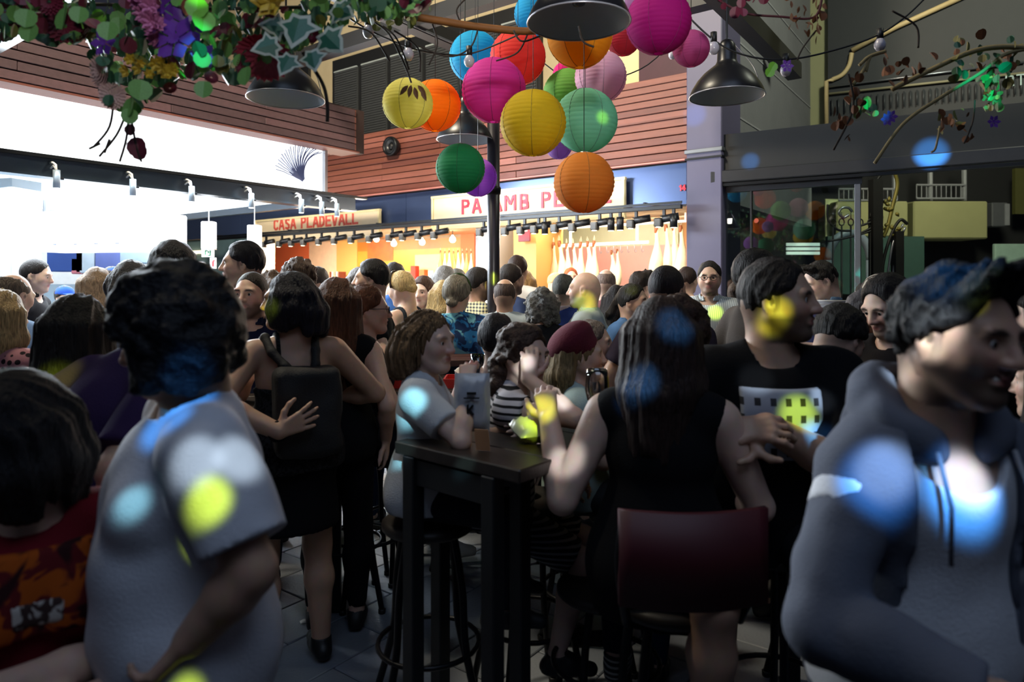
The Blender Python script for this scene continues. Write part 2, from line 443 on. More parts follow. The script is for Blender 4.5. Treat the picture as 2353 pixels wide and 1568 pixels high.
def pattern_mat(name, kind, c1, c2, scale=30.0, c3=None, rot=(0, 0, 0)):
    if name in MATS: return MATS[name]
    m, t, b = nt(name); MATS[name] = m
    c1, c2 = hexc(c1), hexc(c2)
    tc = t.nodes.new('ShaderNodeTexCoord'); mp = t.nodes.new('ShaderNodeMapping'); mp.inputs['Rotation'].default_value = rot
    t.links.new(tc.outputs['Object'], mp.inputs[0])
    mx = t.nodes.new('ShaderNodeMix'); mx.data_type = 'RGBA'; mx.inputs[6].default_value = (*c1, 1); mx.inputs[7].default_value = (*c2, 1)
    def ramp(src, p, w=.03):
        r = t.nodes.new('ShaderNodeValToRGB'); r.color_ramp.elements[0].position = max(0, p - w); r.color_ramp.elements[1].position = min(1, p + w)
        t.links.new(src, r.inputs[0]); return r.outputs[0]
    def wave(axis, sc):
        w = t.nodes.new('ShaderNodeTexWave'); w.bands_direction = axis; w.inputs['Scale'].default_value = sc; w.inputs['Distortion'].default_value = .6; w.inputs['Detail Scale'].default_value = 1.2
        t.links.new(mp.outputs[0], w.inputs['Vector']); return w.outputs['Fac']
    if kind == 'stripes': f = ramp(wave('Z', scale), .68, .06)
    elif kind == 'vstripes': f = ramp(wave('X', scale), .6, .2)
    elif kind == 'dots':
        v = t.nodes.new('ShaderNodeTexVoronoi'); v.inputs['Scale'].default_value = scale; v.inputs['Randomness'].default_value = .25
        t.links.new(mp.outputs[0], v.inputs['Vector']); f = ramp(v.outputs['Distance'], .38, .03); mx.inputs[6].default_value, mx.inputs[7].default_value = (*c2, 1), (*c1, 1)
    elif kind == 'plaid':
        a = ramp(wave('X', scale), .55); c = ramp(wave('Z', scale), .55)
        ad = t.nodes.new('ShaderNodeMath'); ad.operation = 'ADD'; t.links.new(a, ad.inputs[0]); t.links.new(c, ad.inputs[1])
        hf = t.nodes.new('ShaderNodeMath'); hf.operation = 'MULTIPLY'; hf.inputs[1].default_value = .5; t.links.new(ad.outputs[0], hf.inputs[0]); f = hf.outputs[0]
    else:   # blotches
        n = t.nodes.new('ShaderNodeTexNoise'); n.inputs['Scale'].default_value = scale; n.inputs['Detail'].default_value = 1.5; n.inputs['Distortion'].default_value = 1.4
        t.links.new(mp.outputs[0], n.inputs['Vector']); f = ramp(n.outputs[0], .5, .03)
    t.links.new(f, mx.inputs[0]); out = mx.outputs[2]
    if c3:
        n = t.nodes.new('ShaderNodeTexNoise'); n.inputs['Scale'].default_value = scale * .7; n.inputs['Distortion'].default_value = 1.0
        t.links.new(mp.outputs[0], n.inputs['Vector'])
        m2 = t.nodes.new('ShaderNodeMix'); m2.data_type = 'RGBA'; m2.inputs[7].default_value = (*hexc(c3), 1)
        t.links.new(ramp(n.outputs[0], .56), m2.inputs[0]); t.links.new(out, m2.inputs[6]); out = m2.outputs[2]
    t.links.new(out, b.inputs['Base Color']); b.inputs['Roughness'].default_value = .88; b.inputs['Specular IOR Level'].default_value = .2
    return m
EYE_ME = {}
def eye_mesh(dark):
    if dark in EYE_ME: return EYE_ME[dark]
    bm = bmesh.new(); bmesh.ops.create_uvsphere(bm, u_segments=14, v_segments=10, radius=.0125)
    me = bpy.data.meshes.new('eye'); bm.to_mesh(me); bm.free()
    me.polygons.foreach_set('use_smooth', [True] * len(me.polygons))
    m, t, b = nt('eye_' + dark)
    tc = t.nodes.new('ShaderNodeTexCoord'); sp = t.nodes.new('ShaderNodeSeparateXYZ'); t.links.new(tc.outputs['Object'], sp.inputs[0])
    r = t.nodes.new('ShaderNodeValToRGB'); e = r.color_ramp; e.elements[0].position = .80; e.elements[0].color = (.6, .56, .52, 1)
    e.elements[1].position = .84; e.elements[1].color = (*hexc(dark), 1)
    z = e.elements.new(.965); z.color = (.004, .004, .004, 1)
    mu = t.nodes.new('ShaderNodeMath'); mu.operation = 'MULTIPLY'; mu.inputs[1].default_value = 1 / .0125
    t.links.new(sp.outputs['Y'], mu.inputs[0]); t.links.new(mu.outputs[0], r.inputs[0]); t.links.new(r.outputs[0], b.inputs['Base Color'])
    b.inputs['Roughness'].default_value = .1
    me.materials.append(m); EYE_ME[dark] = me; return me
def rot(v, ax, deg):
    return np.array(Matrix.Rotation(math.radians(deg), 3, Vector(ax)) @ Vector(v))
def ik(a, b, l1, l2, pole):
    a = np.array(a, float); b = np.array(b, float); d = b - a; L = np.linalg.norm(d)
    if L > (l1 + l2) * .995: k = L / ((l1 + l2) * .995); l1 *= k; l2 *= k
    u = d / L; x = (l1 * l1 - l2 * l2 + L * L) / (2 * L); y = math.sqrt(max(l1 * l1 - x * x, 0))
    p = np.array(pole, float); p = p - u * (p @ u); p /= max(np.linalg.norm(p), 1e-6)
    return a + u * x + p * y
SKINS = {'light': (.62, .40, .30), 'fair': (.68, .46, .36), 'tan': (.48, .29, .20), 'pale': (.72, .52, .43)}
def hand(F, wrist, dirv, palm, s, side, curl=25, spread=6, g=0.0, k=.006):
    """palm + four fingers + thumb.  dirv: where the fingers point, palm: the palm's normal, side: +1 right hand"""
    d = np.array(dirv, float); d /= np.linalg.norm(d); n = np.array(palm, float); n -= d * (n @ d); n /= np.linalg.norm(n)
    t = np.cross(n, d) * side                      # towards the thumb
    w = np.array(wrist, float)
    for i, (o, l) in enumerate(((.028, .088), (.009, .092), (-.010, .088), (-.028, .080))):
        F.cap(w + t * o * .45 * s, w + (d * l + t * o) * s, (.0165 + g) * s, (.0125 + g) * s, k=.010)
    for i, (o, l0, l) in enumerate(((.030, .088, .070), (.010, .092, .079), (-.010, .088, .073), (-.029, .080, .057))):
        p = w + (d * l0 + t * o) * s; a = curl * (.5 + .12 * i); fd = rot(d, n, spread * (1.5 - i) * side * .9)
        for j, fr in enumerate((.45, .30, .25)):
            ax = np.cross(d, n); fd = rot(fd, ax, a); q = p + fd * l * fr * s
            F.cap(p, q, (.0090 - .0008 * j + g) * s, (.0084 - .001 * j + g) * s, k=k); p = q; a = curl * .9
    p = w + (d * .022 + t * .026 + n * .006) * s; td = d * .62 + t * .75 + n * .22; td /= np.linalg.norm(td)
    for j, l in enumerate((.042, .034, .027)):
        q = p + td * l * s; F.cap(p, q, (.0145 - .0025 * j + g) * s, (.012 - .002 * j + g) * s, k=.008); p = q
        td = rot(td, np.cross(td, d), 14 + curl * .15); td /= np.linalg.norm(td)

def head_field(F, H, o):
    P = H.p; k = H.k
    def E(c, r, kk=.02, op='u'): F.ell(P(c), np.array(r) * k, H, kk * k, op)
    def C(a, b, r1, r2=None, kk=.02, op='u', **z): F.cap(P(a), P(b), r1 * k, None if r2 is None else r2 * k, kk * k, op=op, **z)
    E((0, -.012, .022), (.074, .095, .094)); E((0, .034, -.024), (.060, .060, .088), .03)
    jw = o.get('jaw', 1.0)
    for s in (-1, 1):
        C((s * .056 * jw, .0, -.045), (s * .020, .066, -.097), .018, .017, .03)
        E((s * .038, .060, -.022), (.024, .024, .026), .03)
    E((0, .070, -.098), (.022, .020, .017), .025)
    C((0, -.052, -.02), (0, -.040, -.12), .050, .046, .04)
    C((-.042, .079, .021), (.042, .079, .021), .0115, None, .02)
    for s in (-1, 1): E((s * .031, .103, .001), (.019, .017, .013), .016, 's')
    C((0, .091, .010), (0, .110, -.028), .0085, .0125, .012)
    for s in (-1, 1): E((s * .013, .100, -.032), (.0085, .011, .0085), .008)
    for s in (-1, 1): C((s * .021, .083, -.058), (s * .004, .0935, -.0545), .0055, .007, .008)
    C((-.015, .0875, -.068), (.015, .0875, -.068), .0075, None, .010)
    if o.get('smile'): C((-.026, .088, -.059), (.026, .088, -.059), .004, None, .006, 's')
    else: C((-.022, .098, -.0612), (.022, .098, -.0612), .0032, None, .006, 's')
    for s in (-1, 1):
        E((s * .0755, -.006, -.006), (.010, .020, .031), .010); E((s * .084, .001, -.004), (.007, .010, .016), .006, 's')
def head_tint(P, H, o, base):
    q = ((P - H.o) @ H.m.T) / H.k
    x, y, z = np.abs(q[:, 0]), q[:, 1], q[:, 2]
    c = np.tile(np.array(base, float), (len(P), 1))
    def mixin(w, col): 
        nonlocal c
        w = np.clip(w, 0, 1)[:, None]; c = c * (1 - w) + np.array(col) * w
    g = lambda v, m, s: np.exp(-((v - m) / s) ** 2)
    mixin(.45 * g(x, .04, .02) * g(z, -.025, .02) * (y > .03), (.62, .25, .2))
    mixin(.45 * g(x, 0, .016) * g(z, -.03, .016) * (y > .095), (.6, .25, .2))
    lip = np.clip(1.3 - (x / .024) ** 2 - ((z + .0615) / .0125) ** 2, 0, 1) * (y > .075)
    mixin(lip * .85 * o.get('lips', 1), (.42, .13, .12))
    bd = o.get('beard', 0)
    if bd:
        hc = np.array(hexc(o.get('beardc', o['hair'][1])))
        w = np.clip((-.036 - z) / .02, 0, 1) * np.clip((y + .03) / .03, 0, 1) * (z > -.128)
        w = w * (1 - .9 * np.clip(1.6 - (x / .024) ** 2 - ((z + .0615) / .010) ** 2, 0, 1)) * (1 - .75 * g(x, .038, .014) * np.clip((z + .075) / .025, 0, 1) * (y > .05))
        mixin(w * bd, hc * 1.1 + .004)
    br = np.clip(1.4 - ((z - .0225 + 3.5 * (x - .03) ** 2 * 3) / .0062) ** 2 - ((x - .032) / .021) ** 4, 0, 1) * (y > .05)
    mixin(br * .92 * o.get('brow', 1), np.array(hexc(o['hair'][1])) * .8 + .003)
    mixin(.35 * np.clip(1.2 - (x - .031) ** 2 / .017 ** 2 - (z - .001) ** 2 / .012 ** 2, 0, 1) * (y > .06), (.22, .12, .09))
    if o['hair'][0] in ('buzz', 'short', 'quiff', 'ring') and not o.get('bust'):
        hz = -.566 * q[:, 1] + .825 * (q[:, 2] + .02)
        mixin(.6 * np.clip((hz + .035) / .04, 0, 1) * (y < .022) * (z < .03) * (np.abs(q[:, 0]) < .079), np.array(hexc(o['hair'][1])) * 1.1 + .004)
    return c
def hair_field(F, H, o, s):
    style, colr = o['hair'][0], o['hair'][1]; ho = o['hair'][2] if len(o['hair']) > 2 else {}
    P = H.p; k = H.k; t = ho.get('t', {'short': .011, 'buzz': .005, 'ring': .006, 'bob': .022, 'long': .016, 'curly': .03, 'bun': .012, 'pony': .011, 'quiff': .014}.get(style, .012))
    F.ell(P(0, -.014, .024), np.array((.075 + t, .096 + t, .095 + t)) * k, H, .01)
    if style == 'quiff':
        for i in range(-3, 4): F.cap(P(i * .017, .045, .10), P(i * .019 + .006, .085 + .006 * (i % 2), .142 - .002 * i * i), .022 * k, .010 * k, .018)
    if style == 'curly':
        rr = random.Random(ho.get('seed', 3)); L = ho.get('L', .10)
        for i in range(ho.get('n', 46)):
            ca_ = ho.get('ca', 2.2); a = rr.uniform(-ca_, ca_); z = rr.uniform(-L, .07); rad = .088 if z < .03 else .07
            F.ell(P(math.sin(a) * rad, -.012 - math.cos(a) * rad * 1.08, z), np.array((.034, .034, .034)) * k * rr.uniform(.75, 1.15), H, .02)
    if style in ('long', 'bob'):
        L = ho.get('L', .32 if style == 'long' else .15); A = ho.get('arc', 115); fw = ho.get('fw', 0.0)
        n = 11
        for i in range(n):
            a = math.radians(-A + 2 * A * i / (n - 1)); r = .080 + t * .6
            p = P(math.sin(a) * r * .95, -.012 - math.cos(a) * r * 1.05, .02); out = H.d(math.sin(a) * .4, -math.cos(a), 0)
            lift = ho.get('back', .03) * max(0, math.cos(a)) + .012
            e = p + out * lift * k + np.array((0, 0, -1)) * (L + .02 * math.sin(i * 2.3) + .03 * max(0, math.cos(a))) * s + H.d(0, fw, 0)
            m = (p + e) / 2 + out * (.010 if style == 'bob' else .012) * k
            F.cap(p, m, .030 * k, .031 * k, .03); F.cap(m, e, .031 * k, (.026 if style == 'bob' else .016) * k, .03)
    if style == 'bun': F.ell(P(*ho.get('at', (0, -.12, .05))), np.array((.04, .036, .036)) * k, H, .012)
    if style == 'pony':
        b = P(0, -.105, .035); e = b + H.d(0, -.05, 0) * k + np.array((0, 0, -ho.get('L', .24))) * s; mid = (b + e) / 2 + H.d(0, -.035, 0) * k
        F.cap(b, mid, .024 * k, .034 * k, .015); F.cap(mid, e, .034 * k, .012 * k, .02)
    FA = (.068, .094, .120) if style in ('short', 'buzz', 'bun', 'pony', 'quiff', 'ring') else (.066, .088, .110)
    # hairline: open the face and the nape
    if style != 'none':
        fy = ho.get('fringe', 0.0)
        F.ell(P(0, .096, -.043 - fy * .6), np.array(FA) * k, H, .012, 's')
    if style in ('short', 'buzz', 'bun', 'pony', 'quiff', 'ring'):
        n = H.d(0, .566, -.825); F.cut(P(0, 0, -.02), n, .02)
        for sd in (-1, 1): F.ell(P(sd * .085, .022, -.028), np.array((.03, .036, .04)) * k, H, .01, 's')
    if style == 'ring':
        F.ell(P(0, .045, .09), np.array((.07, .13, .085)) * k, H, .01, 's')
    if style == 'bob' or style == 'curly':
        pass
    amp = ho.get('amp', {'curly': .020, 'long': .0085, 'bob': .0065, 'buzz': .0015, 'ring': .002, 'quiff': .010}.get(style, .0045)); fr = ho.get('fr', 30 if style == 'curly' else 9)
    def dis(x, y, z):
        q = (np.stack([x, y, z], 1) - H.o) @ H.m.T / k
        if style == 'curly':
            v = vnoise(q[:, 0] * fr + 5, q[:, 1] * fr + 9, q[:, 2] * fr) - .5 + .6 * (vnoise(q[:, 0] * fr * 2.4, q[:, 1] * fr * 2.4, q[:, 2] * fr * 2.4) - .5)
        else:
            th = np.arctan2(q[:, 0], -q[:, 1] - .01 + .5 * np.maximum(q[:, 2] - .02, 0))
            v = vnoise(th * fr + 17, q[:, 2] * 5 + 9, np.full_like(th, 3.3)) - .5 + .6 * (vnoise(th * fr * 2.6 + 17, q[:, 2] * 7 + 9, np.full_like(th, 8.3)) - .5)
            if style in ('short', 'quiff', 'bun', 'pony'): v = v + .9 * (vnoise(q[:, 0] * 55 + q[:, 2] * 20, q[:, 1] * 26, q[:, 2] * 55) - .5)
        e = np.sqrt((q[:, 0] / FA[0]) ** 2 + ((q[:, 1] - .096) / FA[1]) ** 2 + ((q[:, 2] + .043 + ho.get('fringe', 0.0) * .6) / FA[2]) ** 2) * .075 - .075
        if style in ('short', 'buzz', 'bun', 'pony', 'quiff', 'ring'): e = np.minimum(e, -.566 * q[:, 1] + .825 * (q[:, 2] + .02))
        tp = np.clip(1 - e / .038, 0, 1)
        return v * amp * 2 * k * (1 - .6 * tp) + tp * tp * max(t - .003, 0) * .95 * k
    F.disp(dis)

NP = [0]
def human(label, px, top, d, face=0.0, **o):
    o.setdefault('hair', ('short', '1a1210')); hs_, hc = o['hair'][0], o['hair'][1]
    face = face + math.degrees(math.atan2(px - CXP, FPX))
    fr = math.radians(face); Fw = np.array((math.sin(fr), math.cos(fr), 0)); Rt = np.array((math.cos(fr), -math.sin(fr), 0)); Zu = np.array((0, 0, 1.))
    lean = o.get('lean', 0); sl = o.get('slean', 0)
    Uv = rot(Zu, Rt, -lean); Uv = rot(Uv, Fw, sl); Ff = Fw - Uv * (Fw @ Uv); Ff /= np.linalg.norm(Ff); Rr = np.cross(Ff, Uv)
    hf = math.radians(face + o.get('hyaw', 0)); hF = np.array((math.sin(hf), math.cos(hf), 0)); hR = np.array((math.cos(hf), -math.sin(hf), 0))
    hU = rot(Zu, hR, -o.get('hpitch', 0)); hF = rot(hF, hR, -o.get('hpitch', 0)); hU = rot(hU, hF, o.get('hroll', 0)); hR = np.cross(hF, hU)
    ztop = EYE + (HOR - top) / FPX * d; hth = {'curly': .04, 'quiff': .03, 'none': 0, 'buzz': .005, 'ring': 0}.get(hs_, .014)
    sit = o.get('pose') == 'sit'
    if 'H' in o: s = o['H'] / 1.70
    else: s = (ztop - hth) / (.93 + .5 * Uv[2] + .147 * hU[2] + .116)
    hk = o.get('hk', 1.0) * (.25 * 1 + .75 * s) if s > .85 else o.get('hk', 1.0) * (.45 + .55 * s)
    HC = np.array(at(px, HOR, d)); HC[2] = ztop - hth - .116 * hk * max(.6, hU[2])
    H = Frame(HC, hR, hF, hU, hk)
    NB = HC - (hU * .085 * hk + Uv * .062 * s) - hF * .018 * hk
    PE = NB - Uv * .5 * s
    T = Frame(PE, Rr, Ff, Uv, s)
    sw = o.get('sw', 1.0); bk = o.get('bulk', 1.0); bust = o.get('bust', 0); belly = o.get('belly', 0); sxw = o.get('hips', 1.0)
    near = o.get('h', .018)
    # ---- limbs
    J = {}
    for sd, nm in ((-1, 'L'), (1, 'R')):
        S = T.p(sd * .172 * sw, -.005, .425 - o.get('drop', 0)); spec = o.get('arm' + nm)
        if spec is None: spec = {'w': (sd * .235 * sw, .05, -.02), 'pole': (sd * .4, -1, 0), 'dir': (0, .15, -1), 'palm': (-sd, 0, 0)}
        Wp = T.p(spec['w']) if 'w' in spec else np.array(spec['world'], float)
        El = ik(S, Wp, .285 * s, .255 * s, T.d(spec.get('pole', (sd * .6, -.8, -.3))))
        if 'el' in spec: El = np.array(spec['el'], float)
        fd = Wp - El; fd /= np.linalg.norm(fd)
        dv = T.d(spec['dir']) if 'dir' in spec else fd
        J[nm] = (S, El, Wp, dv, T.d(spec.get('palm', (-sd, 0, -.3))), spec)
        hp = T.p(sd * .088 * sxw, 0, -.02); lg = o.get('leg' + nm, {})
        if sit:
            op = lg.get('open', 10) * sd; th = math.radians(face + op); kd = np.array((math.sin(th), math.cos(th), -math.tan(math.radians(lg.get('drop', 8)))))
            kd /= np.linalg.norm(kd); kn = hp + kd * .43 * s; bend = lg.get('bend', 5)
            sd_ = rot(np.array((0, 0, -1.)), Rt, bend * -1); an = kn + sd_ * .41 * s
            if an[2] < .08 * s: an[2] = .08 * s
        else:
            an = np.array((PE[0], PE[1], 0)) + Rt * sd * lg.get('w', .10) * s + Fw * lg.get('f', 0.0) * s - np.array((Uv[0], Uv[1], 0)) * 0 
            an = an + Zu * .085 * s + np.array((Uv[0] * .5, Uv[1] * .5, 0)) * o.get('shift', .25) * s
            kn = ik(hp, an, .415 * s, .405 * s, Fw + Rt * sd * .15)
        J['K' + nm] = (hp, kn, an, lg)
    def torso(F, g, kk=.05, low=True):
        F.ell(T.p(0, 0, .03), np.array((.160 * sxw, .112 * bk, .12)) * s + g, T, kk)
        F.ell(T.p(0, .005 + .03 * belly, .16), np.array((.132 * (1 + .12 * belly) * (.9 + .1 * bk), (.094 + .035 * belly) * bk, .14)) * s + g, T, kk)
        F.ell(T.p(0, 0, .325), np.array((.155 * sw, .110 * bk, .15)) * s + g, T, kk)
        dz_ = o.get('drop', 0)
        for sd in (-1, 1): F.cap(T.p(0, -.005, .432), T.p(sd * .145 * sw, -.005, .432 - dz_), .052 * s + g, None, kk * .8)
        for sd in (-1, 1):
            F.cap(T.p(0, -.012, .475), T.p(sd * .12 * sw, -.012, .447 - dz_ * .7), .050 * s + g, .040 * s + g, .04)
            F.ell(T.p(sd * .075 * sxw, -.055, -.02), np.array((.085, .075, .085)) * s * sxw + g, T, .04)
            if bust: F.ell(T.p(sd * .075, .085, .30), np.array((.066, .058, .066)) * s * bust + g, T, .03)
    def arm(F, nm, g, frac=2.0, flat=False):
        S, El, Wp = J[nm][:3]; a = o.get('armr', 1.0) * s
        if frac <= 0: return
        if frac <= 1:
            e = S + (El - S) * frac; F.cap(S, e, .053 * a + g, (.050 - .010 * frac) * a + g * 1.25, .03, flat='b' if flat else None)
        else:
            F.cap(S, El, .052 * a + g, .039 * a + g, .03); e = El + (Wp - El) * (frac - 1)
            F.cap(El, El + (e - El) * .35, .039 * a + g, .0405 * a + g, .015); F.cap(El + (e - El) * .3, e, .0405 * a + g, (.028 + (2 - frac) * .01) * a + g * (1.0), .015, flat='b' if flat else None)
    def leg(F, nm, g, frac=2.0, flat=False):
        hp, kn, an, lg = J['K' + nm]; a = o.get('legr', 1.0) * s
        if frac <= 1:
            e = hp + (kn - hp) * frac; F.cap(hp, e, .088 * a + g, (.088 - .03 * frac) * a + g * 1.4, .04, flat='b' if flat else None); return
        F.cap(hp, kn, .088 * a + g, .056 * a + g, .04); e = kn + (an - kn) * (frac - 1); m = kn + (an - kn) * .35
        back = np.cross(np.cross(an - kn, Fw), an - kn); back = -back / max(np.linalg.norm(back), 1e-6)
        F.cap(kn, m + back * .012 * s, .053 * a + g, .056 * a + g, .03); F.cap(m + back * .012 * s, e, .056 * a + g, .036 * a + g, .03, flat='b' if flat else None)
    # ---- body
    base = SKINS[o.get('skin', 'light')]
    NP[0] += 1
    root = empty('person', label, 'person', (HC[0], HC[1], 0), 0, o.get('group'))
    Ri = Vector((-HC[0], -HC[1], 0)); off = np.array((HC[0], HC[1], 0))
    def put(F, name, m, h, fine=None, colfn=None, label=None, keep=None):
        P, Q = F.mesh(h, fine)
        if not len(Q): return None
        T3 = None
        if keep is not None:
            kp = np.zeros(len(P), bool)
            for l_, u_ in keep: kp |= np.all((P > l_) & (P < u_), 1)
            P, Q, T3 = cluster(P, Q, h * 1.25, kp)
        col = colfn(P) if colfn else None
        me = fast_mesh(name, P - off, Q, col, T3); me.materials.append(m)
        ob = link(name, me, None, root)
        if label: ob['label'] = label
        return ob
    F = Field(); torso(F, -.004)
    F.cap(NB - Uv * .02 * s, HC - hU * .055 * hk - hF * .015 * hk, .056 * s * o.get('neck', 1), .052 * s * o.get('neck', 1), .03)
    for nm in 'LR':
        arm(F, nm, 0); S, El, Wp, dv, pn, sp = J[nm]
        hand(F, Wp, dv, pn, s * sp.get('hk', 1.0), -1 if nm == 'L' else 1, sp.get('curl', 25), sp.get('spread', 6), k=.005)
        leg(F, nm, 0)
        an = J['K' + nm][2]; F.cap(an, an + Fw * .11 * s - Zu * .05 * s, .032 * s, .018 * s, .02)
    head_field(F, H, o)
    hh = o.get('hh', .0075 if d > 3.5 else .0055)
    if d > 4.5: hh = max(hh, .0102)
    elif d > 3.6: hh = max(hh, .0068)
    fine = [(HC - .125 * hk, HC + .13 * hk, hh)]
    hv = o.get('handh')
    if hv:
        for nm in o.get('fineh', 'LR'):
            c = J[nm][2] + J[nm][3] / np.linalg.norm(J[nm][3]) * .08 * s; fine.append((c - .11 * s, c + .11 * s, hv))
    keep = [(l_, u_) for l_, u_, _ in fine]; near = near * 1.35 if d > 4 else near
    for nm in 'LR':
        c = J[nm][2] + J[nm][3] / np.linalg.norm(J[nm][3]) * .08 * s; keep.append((c - .115 * s, c + .115 * s))
    put(F, 'body', skin_mat(), near, fine, lambda P: head_tint(P, H, o, base), keep=keep)
    tow = np.array((0, 0, EYE)) - HC; tow /= np.linalg.norm(tow)
    if hF @ tow > -.45 and d < 6:
        for sd in (-1, 1):
            e = link('eye', eye_mesh(o.get('eyec', '1c0f08')), None, root)
            p = H.p(sd * .031, .0765, .0005) - off
            mm = Matrix((Vector(hR), Vector(hF), Vector(hU))).transposed().to_4x4() @ Matrix.Diagonal((hk, hk, hk, 1)); mm.translation = Vector(p)
            e.matrix_local = mm
    # ---- hair
    if hs_ != 'none':
        F = Field(); hair_field(F, H, o, s)
        put(F, 'hair', hair_mat(hc, hs_ == 'curly'), o.get('hairh', hh * (1.4 if d > 3 else 1.15)), label=o.get('hairlabel'))
    # ---- clothes
    tp = o.get('top_', {}); g = tp.get('g', .013); sv = tp.get('sleeve', .62)
    if tp is not False:
        F = Field(); torso(F, g)
        F.ell(T.p(0, 0, .03), np.array((.162 * sxw, .115 * bk, .12)) * s + .027, T, .05)
        for sd in (-1, 1): F.ell(T.p(sd * .075 * sxw, -.055, -.02), np.array((.085, .075, .085)) * s * sxw + .024, T, .04)
        for nm in 'LR': arm(F, nm, tp.get('sg', g + .004), tp.get('sleeve' + nm, sv), True)
        hem = tp.get('hem', -.09)
        F.cap(T.p(0, .0, .1), T.p(0, .0, hem - .02), .150 * s * sxw + g, .168 * s * sxw + g + .01, .05, q=.80, qd=T.d(0, 1, 0))
        if tp.get('coat'):
            pass
        F.cut(T.p(0, 0, hem), T.d(0, 0, -1))
        nk = tp.get('neck', 'crew'); NBt = T.p(0, .0, .5)
        if nk == 'crew': F.cap(T.p(0, .03, .60), T.p(0, .022, .50), .075 * s, .072 * s, .006, op='s')
        elif nk == 'scoop': F.cap(T.p(0, .06, .60), T.p(0, .07, .47), .10 * s, .098 * s, .006, op='s')
        elif nk == 'v':
            F.cap(T.p(0, .03, .60), T.p(0, .02, .50), .075 * s, .070 * s, .006, op='s'); F.cap(T.p(0, .13, .5), T.p(0, .14, .36), .055 * s, .012 * s, .006, op='s')
        elif nk == 'tank':
            F.cut(T.p(0, 0, tp.get('cutz', .40)), T.d(0, 0, 1))
        fold = tp.get('fold', .005)
        if fold:
            fq = tp.get('fq', 9.0)
            def dis(x, y, z):
                q = (np.stack([x, y, z], 1) - PE) @ T.m.T / s
                w = vnoise(q[:, 0] * fq + q[:, 2] * fq * .6 + 3, q[:, 1] * fq, q[:, 2] * fq * .5 + 7) - .5
                return (w + .5 * (vnoise(q[:, 0] * fq * 2.1 + 1, q[:, 1] * fq * 2.1, q[:, 2] * fq * 1.3 + q[:, 0] * fq) - .5)) * fold * 2
            F.disp(dis)
        put(F, tp.get('name', 'shirt'), tp.get('m') or cloth('333333'), tp.get('h', near * 1.3 if d > 4 else near), None, None, tp.get('label'))
        if nk == 'tank' and tp.get('strap', .012):
            for sd in (-1, 1):
                G = Field(); torso(G, g * .8); w = tp.get('strap', .012); x0 = sd * tp.get('bx', .098)
                G.cut(T.p(x0 + w, 0, 0), T.d(1, 0, 0)); G.cut(T.p(x0 - w, 0, 0), T.d(-1, 0, 0)); G.cut(T.p(0, 0, tp.get('cutz', .40) - .02), T.d(0, 0, -1))
                put(G, 'strap', tp.get('m'), min(near, .007))
        if tp.get('collar'):
            F = Field(); c = T.p(0, .005, .497)
            F.cap(T.p(0, -.005, .475), T.p(0, -.012, .535), .082 * s, .074 * s, .01, flat='ab'); F.cap(T.p(0, 0, .44), T.p(0, 0, .56), .066 * s, None, .004, op='s')
            F.ell(T.p(0, .12, .55), np.array((.05, .08, .10)) * s, T, .01, 's')
            put(F, 'collar', tp.get('mc') or tp.get('m'), min(near, .008))
    bt = o.get('bot', {})
    if bt is not False:
        F = Field(); gb = bt.get('g', .012); st = bt.get('style', 'trousers')
        F.ell(T.p(0, 0, .03), np.array((.162 * sxw, .115 * bk, .12)) * s + gb * .7, T, .05)
        for sd in (-1, 1): F.ell(T.p(sd * .075 * sxw, -.055, -.02), np.array((.085, .075, .085)) * s * sxw + gb * .7, T, .04)
        if st == 'skirt' and not sit:
            e = bt.get('len', .38); F.cap(T.p(0, 0, .05), (PE + np.array((0, 0, -e * s))) + Uv * 0, .135 * s * sxw + gb, bt.get('flare', .19) * s + gb, .04, flat='b', q=.72, qd=Ff)
        else:
            fr_ = {'trousers': 1.97, 'shorts': .85, 'skirt': .7}[st]
            for nm in 'LR': leg(F, nm, gb, bt.get('frac', fr_), True)
        F.cut(T.p(0, 0, .11), T.d(0, 0, 1))
        put(F, {'trousers': 'trousers', 'shorts': 'shorts', 'skirt': 'skirt'}[st], bt.get('m') or cloth('15161c'), bt.get('h', max(near, .028) if d > 2.9 else max(near, .014)))
    sm = o.get('shoe', None) or mat('dark_shoe', '121214', .6)
    for nm in 'LR':
        an = J['K' + nm][2]; fd = Fw
        if sit:
            fd = rot(Fw, Rt, o.get('toe', 0))
        F = Field(); up = Zu
        F.cap(an - fd * .035 * s - up * .042 * s, an + fd * .05 * s - up * .030 * s, .038 * s, .041 * s, .03); F.cap(an + fd * .05 * s - up * .035 * s, an + fd * .145 * s - up * .05 * s, .041 * s, .030 * s, .03)
        F.cap(an + up * .015 * s, an - up * .03 * s, .046 * s, .043 * s, .02, flat='a')
        F.cut(an - up * .083 * s, -up)
        put(F, 'shoe', sm, min(near, .012) if d < 2.9 else .022)
    # ---- things worn on the head
    def tube_part(name, pts, r, m, n=6):
        mb = MB(); mb.tube([Vector(p - off) for p in pts], r, n); return mb.build(name, m, root, True)
    if o.get('glasses'):
        mg = mat('spectacle_frame', o['glasses'] if isinstance(o['glasses'], str) else '101010', .3)
        mb = MB()
        for sd in (-1, 1):
            ring = [Vector(H.p(sd * .032 + .0225 * math.cos(a), .103, .001 + .0175 * math.sin(a)) - off) for a in np.linspace(0, 2 * PI, 15)]
            mb.tube(ring, .0021 * hk, 5, False)
            mb.tube([Vector(H.p(sd * .054, .101, .006) - off), Vector(H.p(sd * .074, .07, .008) - off), Vector(H.p(sd * .080, -.008, .008) - off)], .0018 * hk, 5)
        mb.tube([Vector(H.p(-.010, .104, .005) - off), Vector(H.p(.010, .104, .005) - off)], .0018 * hk, 5)
        mb.build('glasses', mg, root, True)
